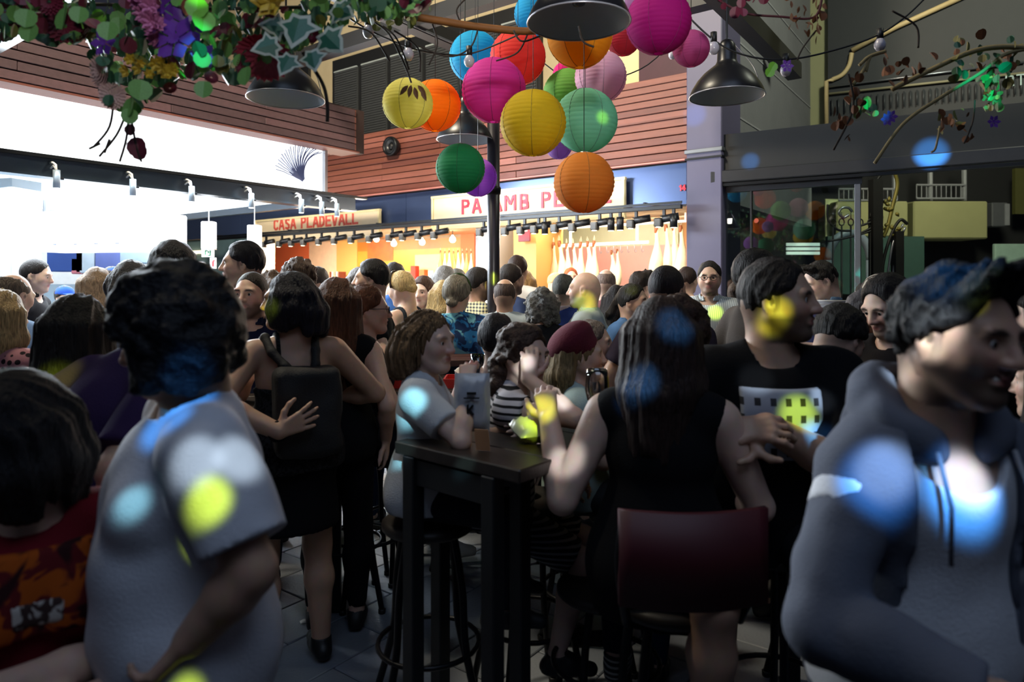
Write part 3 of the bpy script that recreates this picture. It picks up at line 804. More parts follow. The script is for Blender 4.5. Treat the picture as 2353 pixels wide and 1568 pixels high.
    if o.get('beret'):
        F = Field(); F.ell(H.p(0, -.050, .062), np.array((.115, .122, .075)) * hk, Frame((0, 0, 0), hR, rot(hF, hR, 40), rot(hU, hR, 40)), .01)
        F.ell(H.p(0, -.02, .04), np.array((.086, .106, .075)) * hk, H, .03); F.ell(H.p(0, .10, -.05), np.array((.09, .10, .115)) * hk, H, .01, 's'); F.cut(H.p(0, 0, -.015), H.d(0, .45, -.9))
        F.cap(H.p(0, -.05, .12), H.p(0, -.055, .142), .008 * hk, .005 * hk, .006)
        put(F, 'beret', o['beret'], .007)
    if o.get('smile') and d < 2:
        F = Field(); F.cap(H.p(-.017, .0865, -.0600), H.p(.017, .0865, -.0600), .0052 * hk, None, .004, q=.9, qd=hU)
        put(F, 'teeth', mat('teeth', 'd8d0c4', .3), .003)
    if o.get('cap'):
        F = Field(); F.ell(H.p(0, -.012, .035), np.array((.085, .104, .092)) * hk, H, .01); F.cut(H.p(0, 0, .03), H.d(0, 0, -1))
        F.cap(H.p(0, .06, .036), H.p(0, .15, .026), .062 * hk, .052 * hk, .01, q=.16, qd=hU)
        put(F, 'cap', o['cap'], .008)
    if o.get('headband'):
        pts = [H.p(.088 * math.sin(a), -.012 + .03 - .0 * math.cos(a), .024 + .112 * math.cos(a)) for a in np.linspace(-1.6, 1.6, 16)]
        tube_part('headband', pts, .010 * hk, o['headband'])
    if o.get('scrunchie'):
        F = Field(); F.ell(H.p(0, -.105, .085), np.array((.036, .03, .036)) * hk, H); F.disp(lambda x, y, z: (vnoise(x * 90, y * 90, z * 90) - .5) * .016)
        put(F, 'scrunchie', cloth('141013'), .006)
    root['_'] = 0; del root['_']
    return dict(torso=torso, arm=arm, root=root, T=T, H=H, J=J, s=s, put=put, off=off, tube=tube_part, Fw=Fw, Rt=Rt, NB=NB, PE=PE)
# ------------------------------------------------------------------ the place
def boxo(name, c, size, m, ax=None, parent=None, bev=0.0):
    return MB().box(c, size, ax, bev).build(name, m, parent)
wood = mat('fascia_wood', '7a4638', .55, var=.35, scale=2.2, bump=.2, bscale=30, stretch=(1, 1, 14))
wood2 = mat('fascia_wood_light', '875145', .55, var=.35, scale=2.0, bump=.2, bscale=30, stretch=(1, 1, 14))
wood3 = mat('fascia_wood_dark', '6a3a30', .55, var=.35, scale=2.4, bump=.2, bscale=30, stretch=(1, 1, 14))
navy = mat('navy_panel', '4a5a80', .28, .55, var=.1, scale=2)
black = mat('black_metal', '16181c', .4, .5)
black2 = mat('black_paint', '0e0f11', .5)
white = mat('white_paint', 'e8e8e6', .5, var=.03)
steel = mat('brushed_steel', '8d9096', .3, .8)
beige = mat('beige_render', 'b5a585', .85, var=.12, scale=3, bump=.3, bscale=60)
cream = mat('cream_board', 'e8d3b0', .6, var=.06, scale=6, stretch=(1, 1, 6))
# floor: pavers laid in stretcher bond, recessed joints
rnd = random.Random(11)
fl = struct(boxo('floor', (0, 7, -.06), (40, 34, .09), mat('paving_joint', '17181c', .9)), 'dark paved terrace floor')
pav = [mat('paver_%d' % i, c, .5, var=.14, scale=5, bump=.25, bscale=60) for i, c in enumerate(('7c828c', '727882', '868b94'))]
tmes = []
for i in range(3):
    b = MB().box((0, 0, 0), (.594, .294, .03), None, .004); me = b.mesh('paver'); me.materials.append(pav[i]); tmes.append(me)
ang = math.atan2(V.y, V.x); nt_ = 0
cand = []
for i in range(-14, 22):
    for j in range(-26, 40):
        p = V * (i * .6 + (.3 if j % 2 else 0)) + U * (j * .3)
        if 1.3 < p.y < 7.0 and abs(p.x) < .62 * p.y + .5: cand.append((p.length, p))
cand.sort(key=lambda t: t[0])
for k, (_, p) in enumerate(cand[:296]):
    o = link('paver', tmes[rnd.randrange(3)], None, fl); o.location = (p.x, p.y, -.0155 + rnd.uniform(-.0008, .0004)); o.rotation_euler = (0, 0, ang)
rest = MB()
for _, p in cand[296:]: rest.box((p.x, p.y, -.016), (.594, .294, .03), (V, U, ZV))
for i in range(-14, 40):
    for j in range(-50, 70):
        p = V * (i * .6 + (.3 if j % 2 else 0)) + U * (j * .3)
        if (7.0 <= p.y < 17 or (1.3 < p.y < 7 and abs(p.x) >= .62 * p.y + .5)) and abs(p.x) < p.y * .9 + 1: rest.box((p.x, p.y, -.016), (.594, .294, .03), (V, U, ZV))
ro = rest.build('far_pavers', pav[0], fl); ro['kind'] = 'stuff'

# ---- ham stalls: wooden fascia of separate boards, navy band, boards with the names
def boards(parent, fn, a0, a1, z0, n, h, b, length, seed, ax, ms=(wood, wood2, wood3)):
    r = random.Random(seed)
    for i in range(n):
        z = z0 + (i + .5) * h; a = a0 - (i % 2) * length * .45
        while a < a1:
            s = max(a, a0); e = min(a + length, a1)
            if e - s > .02:
                mb = MB().box(fn((s + e) / 2, b + r.uniform(-.004, .004), z), (e - s - .006, .03, h - .012), ax, .003)
                mb.build('board', r.choice(ms), parent)
            a += length
wr = struct(boxo('wall_stalls_fascia', CP(5.2, .12, 3.46), (10.8, .16, 1.0), mat('fascia_backing', '2a1815', .8), CAX), 'reddish boarded fascia above the ham stalls')
boards(wr, CP, -.2, 10.6, 2.97, 5, .094, -.02, 2.6, 5, CAX)
boards(wr, CP, -.2, 10.6, 3.46, 6, .084, .035, 2.6, 9, CAX)
boxo('board_ledge', CP(5.2, -.03, 3.447), (10.8, .06, .018), wood3, CAX, wr)
boxo('board_drip', CP(5.2, -.03, 2.958), (10.8, .07, .016), mat('pink_edge', 'c07a70', .5), CAX, wr)
nb = struct(boxo('trim_navy_band', CP(6.6, .10, 2.70), (13.6, .06, .50), mat('band_back', '20252f', .6), CAX), 'navy metal band under the boarded fascia')
for i in range(9): boxo('panel', CP(.05 + 1.5 * i + .75, .055, 2.70), (1.494, .02, .47), navy, CAX, nb)
# names in stencil strokes
def strokes(ch):
    t = .2
    A = {
        'P': [[(0, 0), (0, 1)], [(.22, 1), (.5, .95), (.58, .75), (.5, .55), (.22, .5)]], 'A': [[(0, 0), (.27, 1)], [(.38, .95), (.68, 0)], [(.25, .3), (.46, .3)]],
        'M': [[(0, 0), (0, 1)], [(.15, .95), (.38, .45)], [(.46, .45), (.68, .95)], [(.83, 1), (.83, 0)]], 'B': [[(0, 0), (0, 1)], [(.2, 1), (.5, .95), (.5, .58), (.2, .53)], [(.2, .45), (.56, .4), (.56, .06), (.2, 0)]],
        'E': [[(0, 0), (0, 1)], [(.2, 1), (.6, 1)], [(.2, .5), (.5, .5)], [(.2, 0), (.6, 0)]], 'R': [[(0, 0), (0, 1)], [(.2, 1), (.52, .95), (.56, .75), (.5, .55), (.2, .5)], [(.32, .42), (.6, 0)]],
        'N': [[(0, 0), (0, 1)], [(.14, .95), (.52, .05)], [(.66, 0), (.66, 1)]], 'I': [[(0, 0), (0, 1)]], 'L': [[(0, 0), (0, 1)], [(.2, 0), (.58, 0)]],
        'C': [[(.22, 1), (.04, .8), (.04, .2), (.22, 0)], [(.38, 1), (.58, .85)], [(.38, 0), (.58, .15)]], 'S': [[(.56, .9), (.3, 1), (.06, .85), (.1, .62), (.28, .55)], [(.36, .48), (.56, .36), (.54, .1), (.3, 0), (.03, .1)]],
        'D': [[(0, 0), (0, 1)], [(.2, 1), (.5, .85), (.58, .5), (.5, .15), (.2, 0)]], 'V': [[(0, 1), (.27, 0)], [(.38, .05), (.66, 1)]],
        '1': [[(0, .75), (.22, 1), (.22, 0)]], '4': [[(.42, 0), (.42, 1), (0, .3), (.6, .3)]], 'T': [[(0, 1), (.6, 1)], [(.3, .9), (.3, 0)]],
        'K': [[(0, 0), (0, 1)], [(.5, 1), (.15, .5), (.55, 0)]],
    }
    return A.get(ch, [])
def letter(parent, ch, o, ex, ez, en, h, m, wgt=.17):
    mb = MB(); w = h * wgt
    for st in strokes(ch):
        P = [o + ex * (x * h * .9) + ez * (y * (h - w) + w / 2) for x, y in st]
        for p, q in zip(P[:-1], P[1:]):
            d = (q - p); L = d.length; d.normalize(); n = en.cross(d)
            mb.box((p + q) / 2, (L + (w * .55 if len(P) > 2 else (w if abs(d.dot(ez)) > .9 or abs(d.dot(ex)) > .9 else w * .5)), w, .012), (d, n, en))
    return mb.build('letter', m, parent)
ADV = {'I': .32, '1': .45, 'M': 1.06, 'A': .86, 'V': .86, 'N': .88, ' ': .62}
def textline(parent, txt, o, ex, ez, en, h, m, sp=1.0, wgt=.17):
    x = 0
    for ch in txt:
        if ch != ' ': letter(parent, ch, o + ex * x, ex, ez, en, h, m, wgt)
        x += h * .9 * ADV.get(ch, .80) * sp
def signboard(name, label, px0, px1, y0t, y0b, txt, tx, ty0, th, sp, mtext):
    b = -.03; a1, a0 = ca(px0, b), ca(px1, b)
    zt = cpos(px0, y0t, b).z; zb = cpos(px0, y0b, b).z
    t = empty(name, label, 'sign', CP((a0 + a1) / 2, b, zb)); of = -Vector(t.location)
    boxo('board', CP((a0 + a1) / 2, b, (zt + zb) / 2) + of, (a1 - a0, .04, zt - zb), cream, CAX, t, .004)
    fm = mat('pale_sign_frame', 'ead9a8', .5)
    for z in (zt, zb): boxo('frame_rail', CP((a0 + a1) / 2, b - .012, z) + of, (a1 - a0 + .05, .06, .035), fm, CAX, t, .004)
    for a in (a0, a1): boxo('frame_rail', CP(a, b - .012, (zt + zb) / 2) + of, (.035, .06, zt - zb), fm, CAX, t, .004)
    p = cpos(tx, ty0, b - .028)
    textline(t, txt, p + of, -U, ZV, -V, th, mtext, sp)
    return t
redt = mat('red_letter', 'd8324a', .5, var=.05)
redt2 = mat('coral_letter', 'd8584a', .5, var=.05)
signboard('stall_sign', 'pale wooden sign board with red letters PA AMB above the ham stall', 997, 1435, 455, 527, 'PA AMB PERNIL', 1063, 493, .21, 1.28, redt)
signboard('stall_sign', 'pale wooden sign board with thin red letters CASA at the left', 590, 873, 509, 560, 'CASA PLADEVALL', 630, 530, .20, 1.13, redt2)
nn = empty('stall_number', 'red number 14 on the navy band beside the dark pillar', 'sign', cpos(1562, 440, .035)); textline(nn, '14', Vector((0, 0, 0)), -U, ZV, -V, .075, redt, 1.0, .22)
# track rail and its lamps
trk = tag(MB().box(CP(4.85, -.33, 2.40), (9.8, .05, .05), CAX, .006).box(CP(4.85, -.33, 2.445), (9.8, .015, .03), CAX).build('light_track', black), 'long black light track hanging in front of the stall signs', 'light track')
lens_w = emis('warm_lens', (1, .86, .6), 3.0)
for k in range(5): boxo('hanger', CP(.4 + k * 2.2, -.12, 2.465), (.02, .42, .02), black, CAX, trk)
ORD = 'first second third fourth fifth sixth seventh eighth ninth tenth eleventh twelfth thirteenth fourteenth fifteenth sixteenth seventeenth eighteenth nineteenth twentieth'.split() + ['twenty-first', 'twenty-second', 'twenty-third', 'twenty-fourth', 'twenty-fifth']
def track_lamp(px, dz, kind, col, i):
    b = -.33; a = ca(px, b); base = CP(a, b, 2.375)
    t = empty('track_spotlight', ('black cylinder spotlight lying along the stall light track, ', 'black cylinder spotlight hanging upright on the stall light track, ')[kind] + ORD[24 - i] + ' lamp from the dark pillar', 'spotlight', base, 0, ('spotlights lying on the stall track', 'spotlights upright on the stall track')[kind])
    MB().box((0, 0, -.03), (.03, .03, .07), CAX).tube([U * .045 + ZV * -.07, U * -.045 + ZV * -.07], .008, 6).build('bracket', black, t)
    if kind == 0:
        d = (U * -.75 + V * .25 + ZV * .12).normalized(); p = Vector((0, 0, -.10))
        MB().tube([p - d * .02, p + d * .16], .042, 12).build('lamp_body', black, t, True)
        q = p - d * .06 + ZV * -.03; MB().box(q, (.09, .085, .10), CAX, .012).build('lamp_head', black2, t)
        MB().tube([q + ZV * -.048 - V * .01, q + ZV * -.056 - V * .01], .030, 12).build('lens', lens_w, t)
    else:
        MB().tube([(0, 0, -.05), (0, 0, -.20)], .042, 14).build('lamp_body', black, t, True)
        MB().tube([(0, 0, -.198), (0, 0, -.204)], .034, 14).build('lens', lens_w, t)
    return t
for i, (px, kd) in enumerate([(612, 0), (648, 0), (676, 0), (704, 0), (739, 0), (775, 0), (814, 0), (856, 0), (902, 0), (933, 0), (969, 0), (1006, 0), (1112, 0), (1170, 0), (1206, 0), (1238, 0), (1252, 1), (1285, 0), (1326, 0), (1378, 0), (1404, 1), (1425, 1), (1462, 0), (1526, 0), (1548, 1)]):
    track_lamp(px, 0, kd, None, i)
# interior of the stalls
orange = mat('orange_wall', 'e8744a', .55, var=.1, scale=2)
yellow = mat('amber_wall', 'd8aa62', .5, var=.08, scale=2)
tile_g = mat('pale_green_wall', 'a8ac8c', .4, var=.2, scale=3)
pinkw = mat('rose_wall', 'c08c82', .5, var=.15, scale=3)
DPT = 2.2
bw = struct(boxo('wall_back_stalls', CP(7.05, DPT + .1, 1.5), (14, .1, 3.0), mat('stall_back', 'c08a50', .6, var=.3, scale=1.3), CAX), 'back wall of the stalls')
def backpanel(px0, px1, y0, y1, m, b=DPT, name='wall_panel'):
    a1, a0 = ca(px0, b), ca(px1, b); zt = EYE + (HOR - y0) / FPX * CP((a0 + a1) / 2, b, 0).y; zb = 0 if y1 is None else EYE + (HOR - y1) / FPX * CP((a0 + a1) / 2, b, 0).y
    return boxo(name, CP((a0 + a1) / 2, b, (zt + zb) / 2), (a1 - a0, .04, zt - zb), m, CAX, bw)
backpanel(580, 712, 470, None, orange, DPT - .02); backpanel(712, 775, 470, None, mat('peach_panel', 'f0cdb0', .5), DPT - .03); backpanel(775, 822, 470, None, yellow, DPT - .04)
backpanel(822, 1060, 470, 574, mat('amber_mottled', 'd0762a', .35, var=.75, scale=1.6), DPT - .02); backpanel(822, 1060, 574, None, mat('amber_mottled_low', 'e89a3a', .35, var=.6, scale=1.4), DPT - .021)
backpanel(822, 1060, 470, 552, mat('umber_strip', '8f7c60', .4, var=.3, scale=3), DPT - .024); backpanel(955, 1012, 585, None, mat('straw_panel', 'ecd39c', .5, var=.2), DPT - .026); backpanel(846, 905, 552, 600, mat('deep_orange_panel', 'd8662a', .4, var=.4), DPT - .025)
backpanel(1060, 1092, 470, None, orange, DPT - .03)
backpanel(1235, 1560, 440, 568, tile_g, DPT - .02); backpanel(1235, 1560, 568, None, pinkw, DPT - .021)
def pier(px0, px1, b0, b1, m, name='pier'):
    a1, a0 = ca(px0, b0), ca(px1, b0)
    return boxo(name, CP((a0 + a1) / 2, (b0 + b1) / 2, 1.22), (a1 - a0, b1 - b0, 2.44), m, CAX, bw)
pier(1093, 1122, .25, DPT, white); pier(1128, 1172, .9, 1.3, mat('cream_pier', 'f2dcc0', .5)); pier(1180, 1232, .5, 1.2, yellow); pier(590, 600, .2, .5, cream)
struct(boxo('wall_stall_side', CP(-.03, 1.35, 1.3), (.06, 2.0, 2.6), mat('stall_side', '3a342e', .7), CAX), 'dark side wall of the ham stall')
pier(1577, 1588, -.02, .1, mat('copper_jamb', 'd08050', .4), 'jamb')
sc_ = struct(boxo('ceiling_stalls', CP(7.05, 1.2, 2.49), (14, 2.3, .05), mat('stall_ceiling', 'f0d8b0', .6), CAX), 'stall ceiling')
cnt = tag(boxo('stall_counter', CP(4.6, .42, .55), (9.4, .6, 1.1), mat('counter_front', '5a2c22', .4), CAX, None, .02), 'long dark serving counter along the front of the ham stalls', 'counter')
boxo('counter_top', CP(4.6, .42, 1.115), (9.5, .7, .03), steel, CAX, cnt, .006)
# rail with the hanging hams
rk = empty('ham_rack', 'white steel rack of bars that the hams hang from', 'rack', CP(1.2, .9, 0)); ro_ = -Vector(rk.location)
def bar(p, q, r, name='bar', par=rk, of=ro_, m=None): return MB().tube([p + of, q + of], r, 8).build(name, m or emis('lit_white_bar', (1, .95, .85), .55), par, True)  # bars glow by emission, stall light put into the material
bb = .9
bar(cpos(1250, 527, bb), cpos(1580, 508, bb), .018); bar(cpos(1293, 565, bb), cpos(1490, 557, bb), .024)
for px, y0, y1 in ((1311, 524, 563), (1464, 515, 558)): bar(cpos(px, y0, bb), cpos(px, y1, bb), .020, 'upright')
for px, y in ((1255, 527), (1575, 508)): bar(cpos(px, y, bb), CP(ca(px, bb), bb, 2.46), .012, 'upright')
ham_m = mat('ham_rind', 'd98a4a', .35, var=.45, scale=9, bump=.4, bscale=40); ham_f = mat('ham_fat', 'f2dcb4', .35, var=.25, scale=10, bump=.3, bscale=50)
hoof_m = mat('ham_hoof', '8a4a22', .45, var=.3); rope_m = mat('ham_string', 'e8e0c8', .8)
def ham_mesh(L, fat):
    prof = [(.012, 0), (.022, -.03), (.027, -.06), (.024, -.12), (.028, -.2), (.040, -.28), (.062, -.37), (.083, -.47), (.092, -.57), (.088, -.66), (.070, -.73), (.042, -.775), (.012, -.79)]
    mb = MB(); mb.lathe([(r * L / .8, z * L / .8) for r, z in prof], n=14)
    mb.v = [(x * 1.15 + .03 * math.sin(z * 5) * L, y * .72, z) for x, y, z in mb.v]
    me = mb.mesh('ham', True); me.materials.append(ham_f if fat else ham_m); return me
hm = [ham_mesh(.72, True), ham_mesh(.72, False)]
hoof_me = MB().lathe([(.002, .02), (.02, .015), (.026, -.02), (.024, -.06), (.020, -.075)], n=10).mesh('hoof', True); hoof_me.materials.append(hoof_m)
rope_me = MB().tube([(0, 0, .0), (.012, 0, .04), (0, 0, .09), (-.012, 0, .04), (0, 0, 0)], .004, 5).mesh('string', True); rope_me.materials.append(rope_m)
def ham(px, py, i, b, sc, label, group, fat=True):
    p = cpos(px, py, b)
    o = link('ham', hm[0 if fat else 1], None, None, p); tag(o, label, 'ham', group); o.scale = (sc, sc, sc); o.rotation_euler = (random.Random(i).uniform(-.06, .06), random.Random(i + 50).uniform(-.08, .08), math.atan2(U.y, U.x) + random.Random(i).uniform(-.5, .5))
    link('hoof', hoof_me, None, o); link('string', rope_me, None, o)
for i, (px, py) in enumerate([(1243, 548), (1272, 560), (1285, 556), (1302, 562), (1317, 562), (1334, 559), (1350, 557), (1365, 556)]):
    ham(px, py, i, .88, .93 + .06 * (i % 3), 'pale cured ham in the row left of the rack, ' + ORD[i] + ' from the yellow pier', 'hams in the left row')
for i, (px, py) in enumerate([(1405, 577), (1418, 574)]):
    ham(px, py, i + 20, .95, .72, 'thin ham hanging mid rack, the ' + ('one nearer the left row', 'one nearer the empty hooks')[i], 'hams in the middle', True)
for i, (px, py) in enumerate([(1508, 523), (1530, 519), (1548, 517), (1564, 521)]):
    ham(px, py, i + 30, .92, 1.0, 'large pale ham under the ham stall track, ' + ORD[3 - i] + ' from the copper jamb', 'hams at the right')
for i in range(8):
    ham(1012 + i * 10, 577 + (i % 2) * 2, i + 40, 1.7, .62, 'small ham in the far row of the middle stall, ' + ORD[7 - i] + ' from the white pier', 'hams in the far row', i % 3 != 0)
for i in range(7):
    px = 1378 + i * 16
    tag(MB().tube([(0, 0, 0), (0, 0, -.10), (.014, 0, -.125), (.026, 0, -.11), (.024, 0, -.09)], .005, 6).build('meat_hook', steel, None, True, cpos(px, 562 - i * .6, .9)), 'small steel hook hanging empty under the rack bar, ' + ORD[i] + ' after the thin hams', 'hook', 'empty hooks on the rack')
for i, (px, py) in enumerate([(865, 550), (905, 560), (970, 557), (1040, 551)]):
    t = empty('pendant_bulb', 'glowing round bulb inside the middle stall, ' + ORD[3 - i] + ' from the white pier', 'lamp', cpos(px, py, 1.4), 0, 'glowing bulbs in the middle stall')
    MB().lathe([(.001, -.055), (.035, -.045), (.055, -.01), (.048, .03), (.02, .06), (.015, .08)], n=14).build('globe', emis('bulb_glow', (1, .9, .72), 9), t, True)
    MB().tube([(0, 0, .08), (0, 0, CP(0, 0, 2.47).z - t.location.z)], .006, 6).build('cord', black2, t)
ms = tag(boxo('menu_sign', cpos(1205, 539, .4), (.20, .03, .20), mat('menu_red', '8a2a38', .4), CAX, None, .005), 'dark red square menu sign hanging beside the yellow pier', 'sign')
boxo('lettering', cpos(1203, 531, .37), (.13, .01, .018), mat('pale_print', 'e8c8c0', .5), CAX, ms)
ps = tag(boxo('wall_poster', cpos(621, 609, DPT - .06), (.30, .02, .24), mat('poster_red', 'd8303a', .5), CAX), 'small red poster with pale round marks on the orange wall', 'poster')
for r in range(2):
    for c in range(4):
        MB().lathe([(.022, 0), (.03, .004), (.0, .008)], n=8).build('print_mark', mat('pale_print', 'e8c8c0', .5), ps, False).matrix_local = Matrix.Translation(cpos(611 + c * 7, 605 + r * 10, DPT - .075)) @ Matrix((-U, ZV, -V)).transposed().to_4x4()
sh = empty('stall_shelf', 'amber wooden shelf with cartons at the back of the middle stall', 'shelf', CP(5.6, DPT - .25, 0)); so = -Vector(sh.location)
for z in (1.22, 1.62): boxo('shelf_board', CP(5.6, DPT - .22, z) + so, (2.4, .3, .03), mat('shelf_wood', 'b06a2c', .5), CAX, sh)
for a in (4.42, 6.78): boxo('side_panel', CP(a, DPT - .22, .86) + so, (.03, .3, 1.7), mat('shelf_wood', 'b06a2c', .5), CAX, sh)
cr = random.Random(4)
for i in range(9):
    a = 4.65 + i * .23; h = cr.uniform(.12, .28); c = cr.choice(('e8e2d0', 'd86a3a', 'c83a30', 'e8b040', 'f0ead8'))
    tag(boxo('carton', CP(a, DPT - .24, 1.638 + h / 2), (.13, .11, h), mat('carton_' + c, c, .6), CAX, None, .006), 'small packed carton on the amber shelf, ' + ORD[i] + ' from the white pier', 'carton', 'cartons on the amber shelf')
for i in range(5):
    h = .30; tag(boxo('book', CP(ca(766 + i * 5, 1.9), 1.9, 1.50 + h / 2), (.035, .18, h), mat('spine_%d' % i, ('8a4a30', 'e8e0d0', 'b8a890', 'f0e8d8', '7a3a28')[i], .6), CAX, None, .003), 'upright narrow box on the peach stall ledge, ' + ORD[i] + ' from its left end', 'box', 'boxes on the peach ledge')
boxo('ledge', CP(ca(776, 1.9), 1.95, 1.485), (.5, .35, .03), cream, CAX, bw)
# speaker on the boards
sp_ = empty('speaker', 'round black loudspeaker fixed to the boarded fascia', 'speaker', cpos(897, 336, -.1)); sp_.rotation_euler = Matrix((-U, ZV, -V)).transposed().to_euler()
MB().lathe([(.0, -.09), (.12, -.09), (.145, -.04), (.15, .0), (.142, .03), (.118, .03), (.108, .01)], n=28).build('housing', mat('black_metal', '16181c'), sp_, True)
MB().lathe([(.108, .012), (.09, .02), (.06, -.02), (.05, -.03)], n=28).build('cone', mat('speaker_cone', '24262a', .35), sp_, True)
MB().lathe([(.05, -.03), (.045, .0), (.02, .012), (0, .014)], n=20).build('dust_cap', black2, sp_, True)

# ---- upper storey: beige wall, dark window band
uw = struct(boxo('wall_upper', CP(8.4, 1.7, 6.4), (17, .2, 5.0), beige, CAX), 'beige rendered wall of the upper storey')
B2 = 1.55
def upz(px, py): return cpos(px, py, B2)
wn = empty('window_1', None, None, (0, 0, 0)); del wn['label']; del wn['category']; wn['kind'] = 'structure'
shm = mat('dark_shutter', '3a3c3e', .6); frm = mat('dark_window_frame', '17181a', .5)
a_l, a_r = ca(768, B2), ca(1245, B2); ztop = upz(768, 142).z + .0
boxo('window_recess', CP((a_l + a_r) / 2, B2 - .02, (3.9 + ztop) / 2), (a_l - a_r, .05, ztop - 3.9), frm, CAX, wn)
cuts = [ca(p, B2) for p in (776, 828, 838, 895, 905, 976, 986, 1060, 1070, 1150, 1160, 1240)]
for a1, a0 in zip(cuts[0::2], cuts[1::2]):
    zt = ztop - .26; s = boxo('shutter', CP((a0 + a1) / 2, B2 - .06, (3.9 + zt) / 2), (a1 - a0, .03, zt - 3.9), shm, CAX, wn)
    mb = MB(); z = 3.95
    while z < zt - .03: mb.box(CP((a0 + a1) / 2, B2 - .082, z), (a1 - a0 - .02, .02, .034), CAX); z += .046
    mb.build('shutter_slats', shm, s)['kind'] = 'stuff'
    boxo('shutter_rail', CP((a0 + a1) / 2, B2 - .085, zt), (a1 - a0, .03, .025), mat('pale_rail', 'a0a8a8', .4), CAX, s)
wn2 = struct(boxo('window_2', upz(655, 205), (1.7, .06, .9), frm, CAX), 'small dark window at the far left of the upper wall')
cw = struct(boxo('trim_lit_wall_part', upz(1462, 108), (.85, .10, 1.5), mat('lit_cream_wall', 'e8d8a0', .7, var=.08), CAX), 'cream wall panel above the boards')  # lit stretch of the beige wall, its brightness put into the colour
mp_ = struct(boxo('trim_maroon_panel', upz(1545, 120), (.95, .14, 1.5), mat('maroon_panel', '4a2430', .6), CAX), 'maroon wall panel above the boards')
# ---- dark pillar between the stalls and the glass front
slate = mat('slate_pillar', '4b4760', .5, var=.12, scale=2, bump=.1)
pl = struct(boxo('pillar', CP(-.21, .2, 2.6), (.40, .62, 5.2), slate, CAX, None, .01), 'slate coloured square pillar')
boxo('pillar_band', CP(-.21, .19, 3.02), (.43, .66, .045), steel, CAX, pl, .006)
boxo('pillar_band', CP(-.21, .19, 2.94), (.42, .65, .02), black, CAX, pl)
# ---- round black post in the middle
pst = tag(MB().tube([(0, 0, 0), (0, 0, 2.95)], .045, 24).build('post', mat('post_paint', '2c2a30', .35, .3), None, True, at(1134, HOR, 4.9) - ZV * EYE), 'round dark post standing in the crowd under the paper lanterns', 'post')
MB().lathe([(.045, .0), (.12, .0), (.12, .015), (.046, .03)], n=24).build('base_plate', black, pst, True)
MB().lathe([(.046, 0), (.054, .01), (.054, .05), (.046, .06)], (0, 0, 2.2), n=24).build('collar', black, pst, True)

# ---- left stall: boarded fascia, lit panel, beam, ceiling, hood
lw = struct(boxo('wall_left_fascia', LP(2.6, -.17, 3.54), (6.2, .12, .56), mat('fascia_backing', '2a1815'), LAX), 'boarded fascia over the bright left stall')
underlit = [mat('underlit_wood_%d' % i, c, .6, var=.35, scale=2.2, bump=.2, bscale=30, stretch=(14, 1, 14)) for i, c in enumerate(('4c363a', '553c40', '443034'))]  # same wood as the ham stalls' fascia, weaker light painted into the colour
boards(lw, LP, -.32, 5.6, 3.275, 6, .088, -.25, 2.4, 21, LAX, underlit)
for z, i in zip(np.arange(3.32, 3.8, .088), range(6)): boxo('board', LP(-.335, .35, z), (.03, 1.2, .076), (wood, wood2, wood3)[i % 3], LAX, lw, .003)
boxo('soffit', LP(2.6, -.08, 3.262), (6.0, .36, .02), wood3, LAX, lw)
def lit_panel():
    m, t, b = nt('lit_sign_panel'); b.inputs['Base Color'].default_value = (.8, .85, .9, 1)
    b.inputs['Emission Color'].default_value = (.93, .97, 1, 1); b.inputs['Emission Strength'].default_value = 1.9
    return m
lb = tag(boxo('sign_lightbox', LP(2.75, .04, 2.985), (5.5, .10, .54), lit_panel(), LAX, None, .006), 'long glowing white sign box across the front of the left stall', 'light box')
boxo('end_frame', LP(-.02, .02, 2.985), (.04, .16, .56), steel, LAX, lb)
fan = empty('fan_drawing', 'grey line drawing of a shell fan at the right end of the glowing sign', 'drawing', LP(.52, -.018, 2.80))
fm = mat('fan_ink', '5a6690', .6)
fr_ = random.Random(8)
for k in range(22):
    a0 = math.radians(-12 + k * 4.6); pts = []
    for t in np.linspace(.12, 1, 9):
        r = .52 * t * (1 if k % 2 else .96); an = math.radians(152) - (a0) * (.35 + .75 * t)
        pts.append(LD * (r * math.cos(an) * .9 + .26) + ZV * (r * math.sin(an) * .95 + .0 + fr_.uniform(-.003, .003)))
    MB().tube(pts, .0062, 4).build('ink_line', fm, fan)
beam = struct(boxo('beam_left', LP(2.5, .0, 2.62), (6.0, .14, .19), mat('stall_beam', '2c3844', .35, .4), LAX, None, .01), 'dark steel beam under the glowing sign')
boxo('beam_flange', LP(2.45, -.08, 2.70), (6.2, .10, .03), black, LAX, beam); boxo('beam_flange', LP(2.5, .0, 2.53), (6.0, .18, .02), mat('stall_beam', '2c3844'), LAX, beam)
struct(boxo('beam_side', LP(.02, 1.9, 2.60), (.08, 3.7, .10), mat('stall_beam', '2c3844'), LAX), 'side beam')
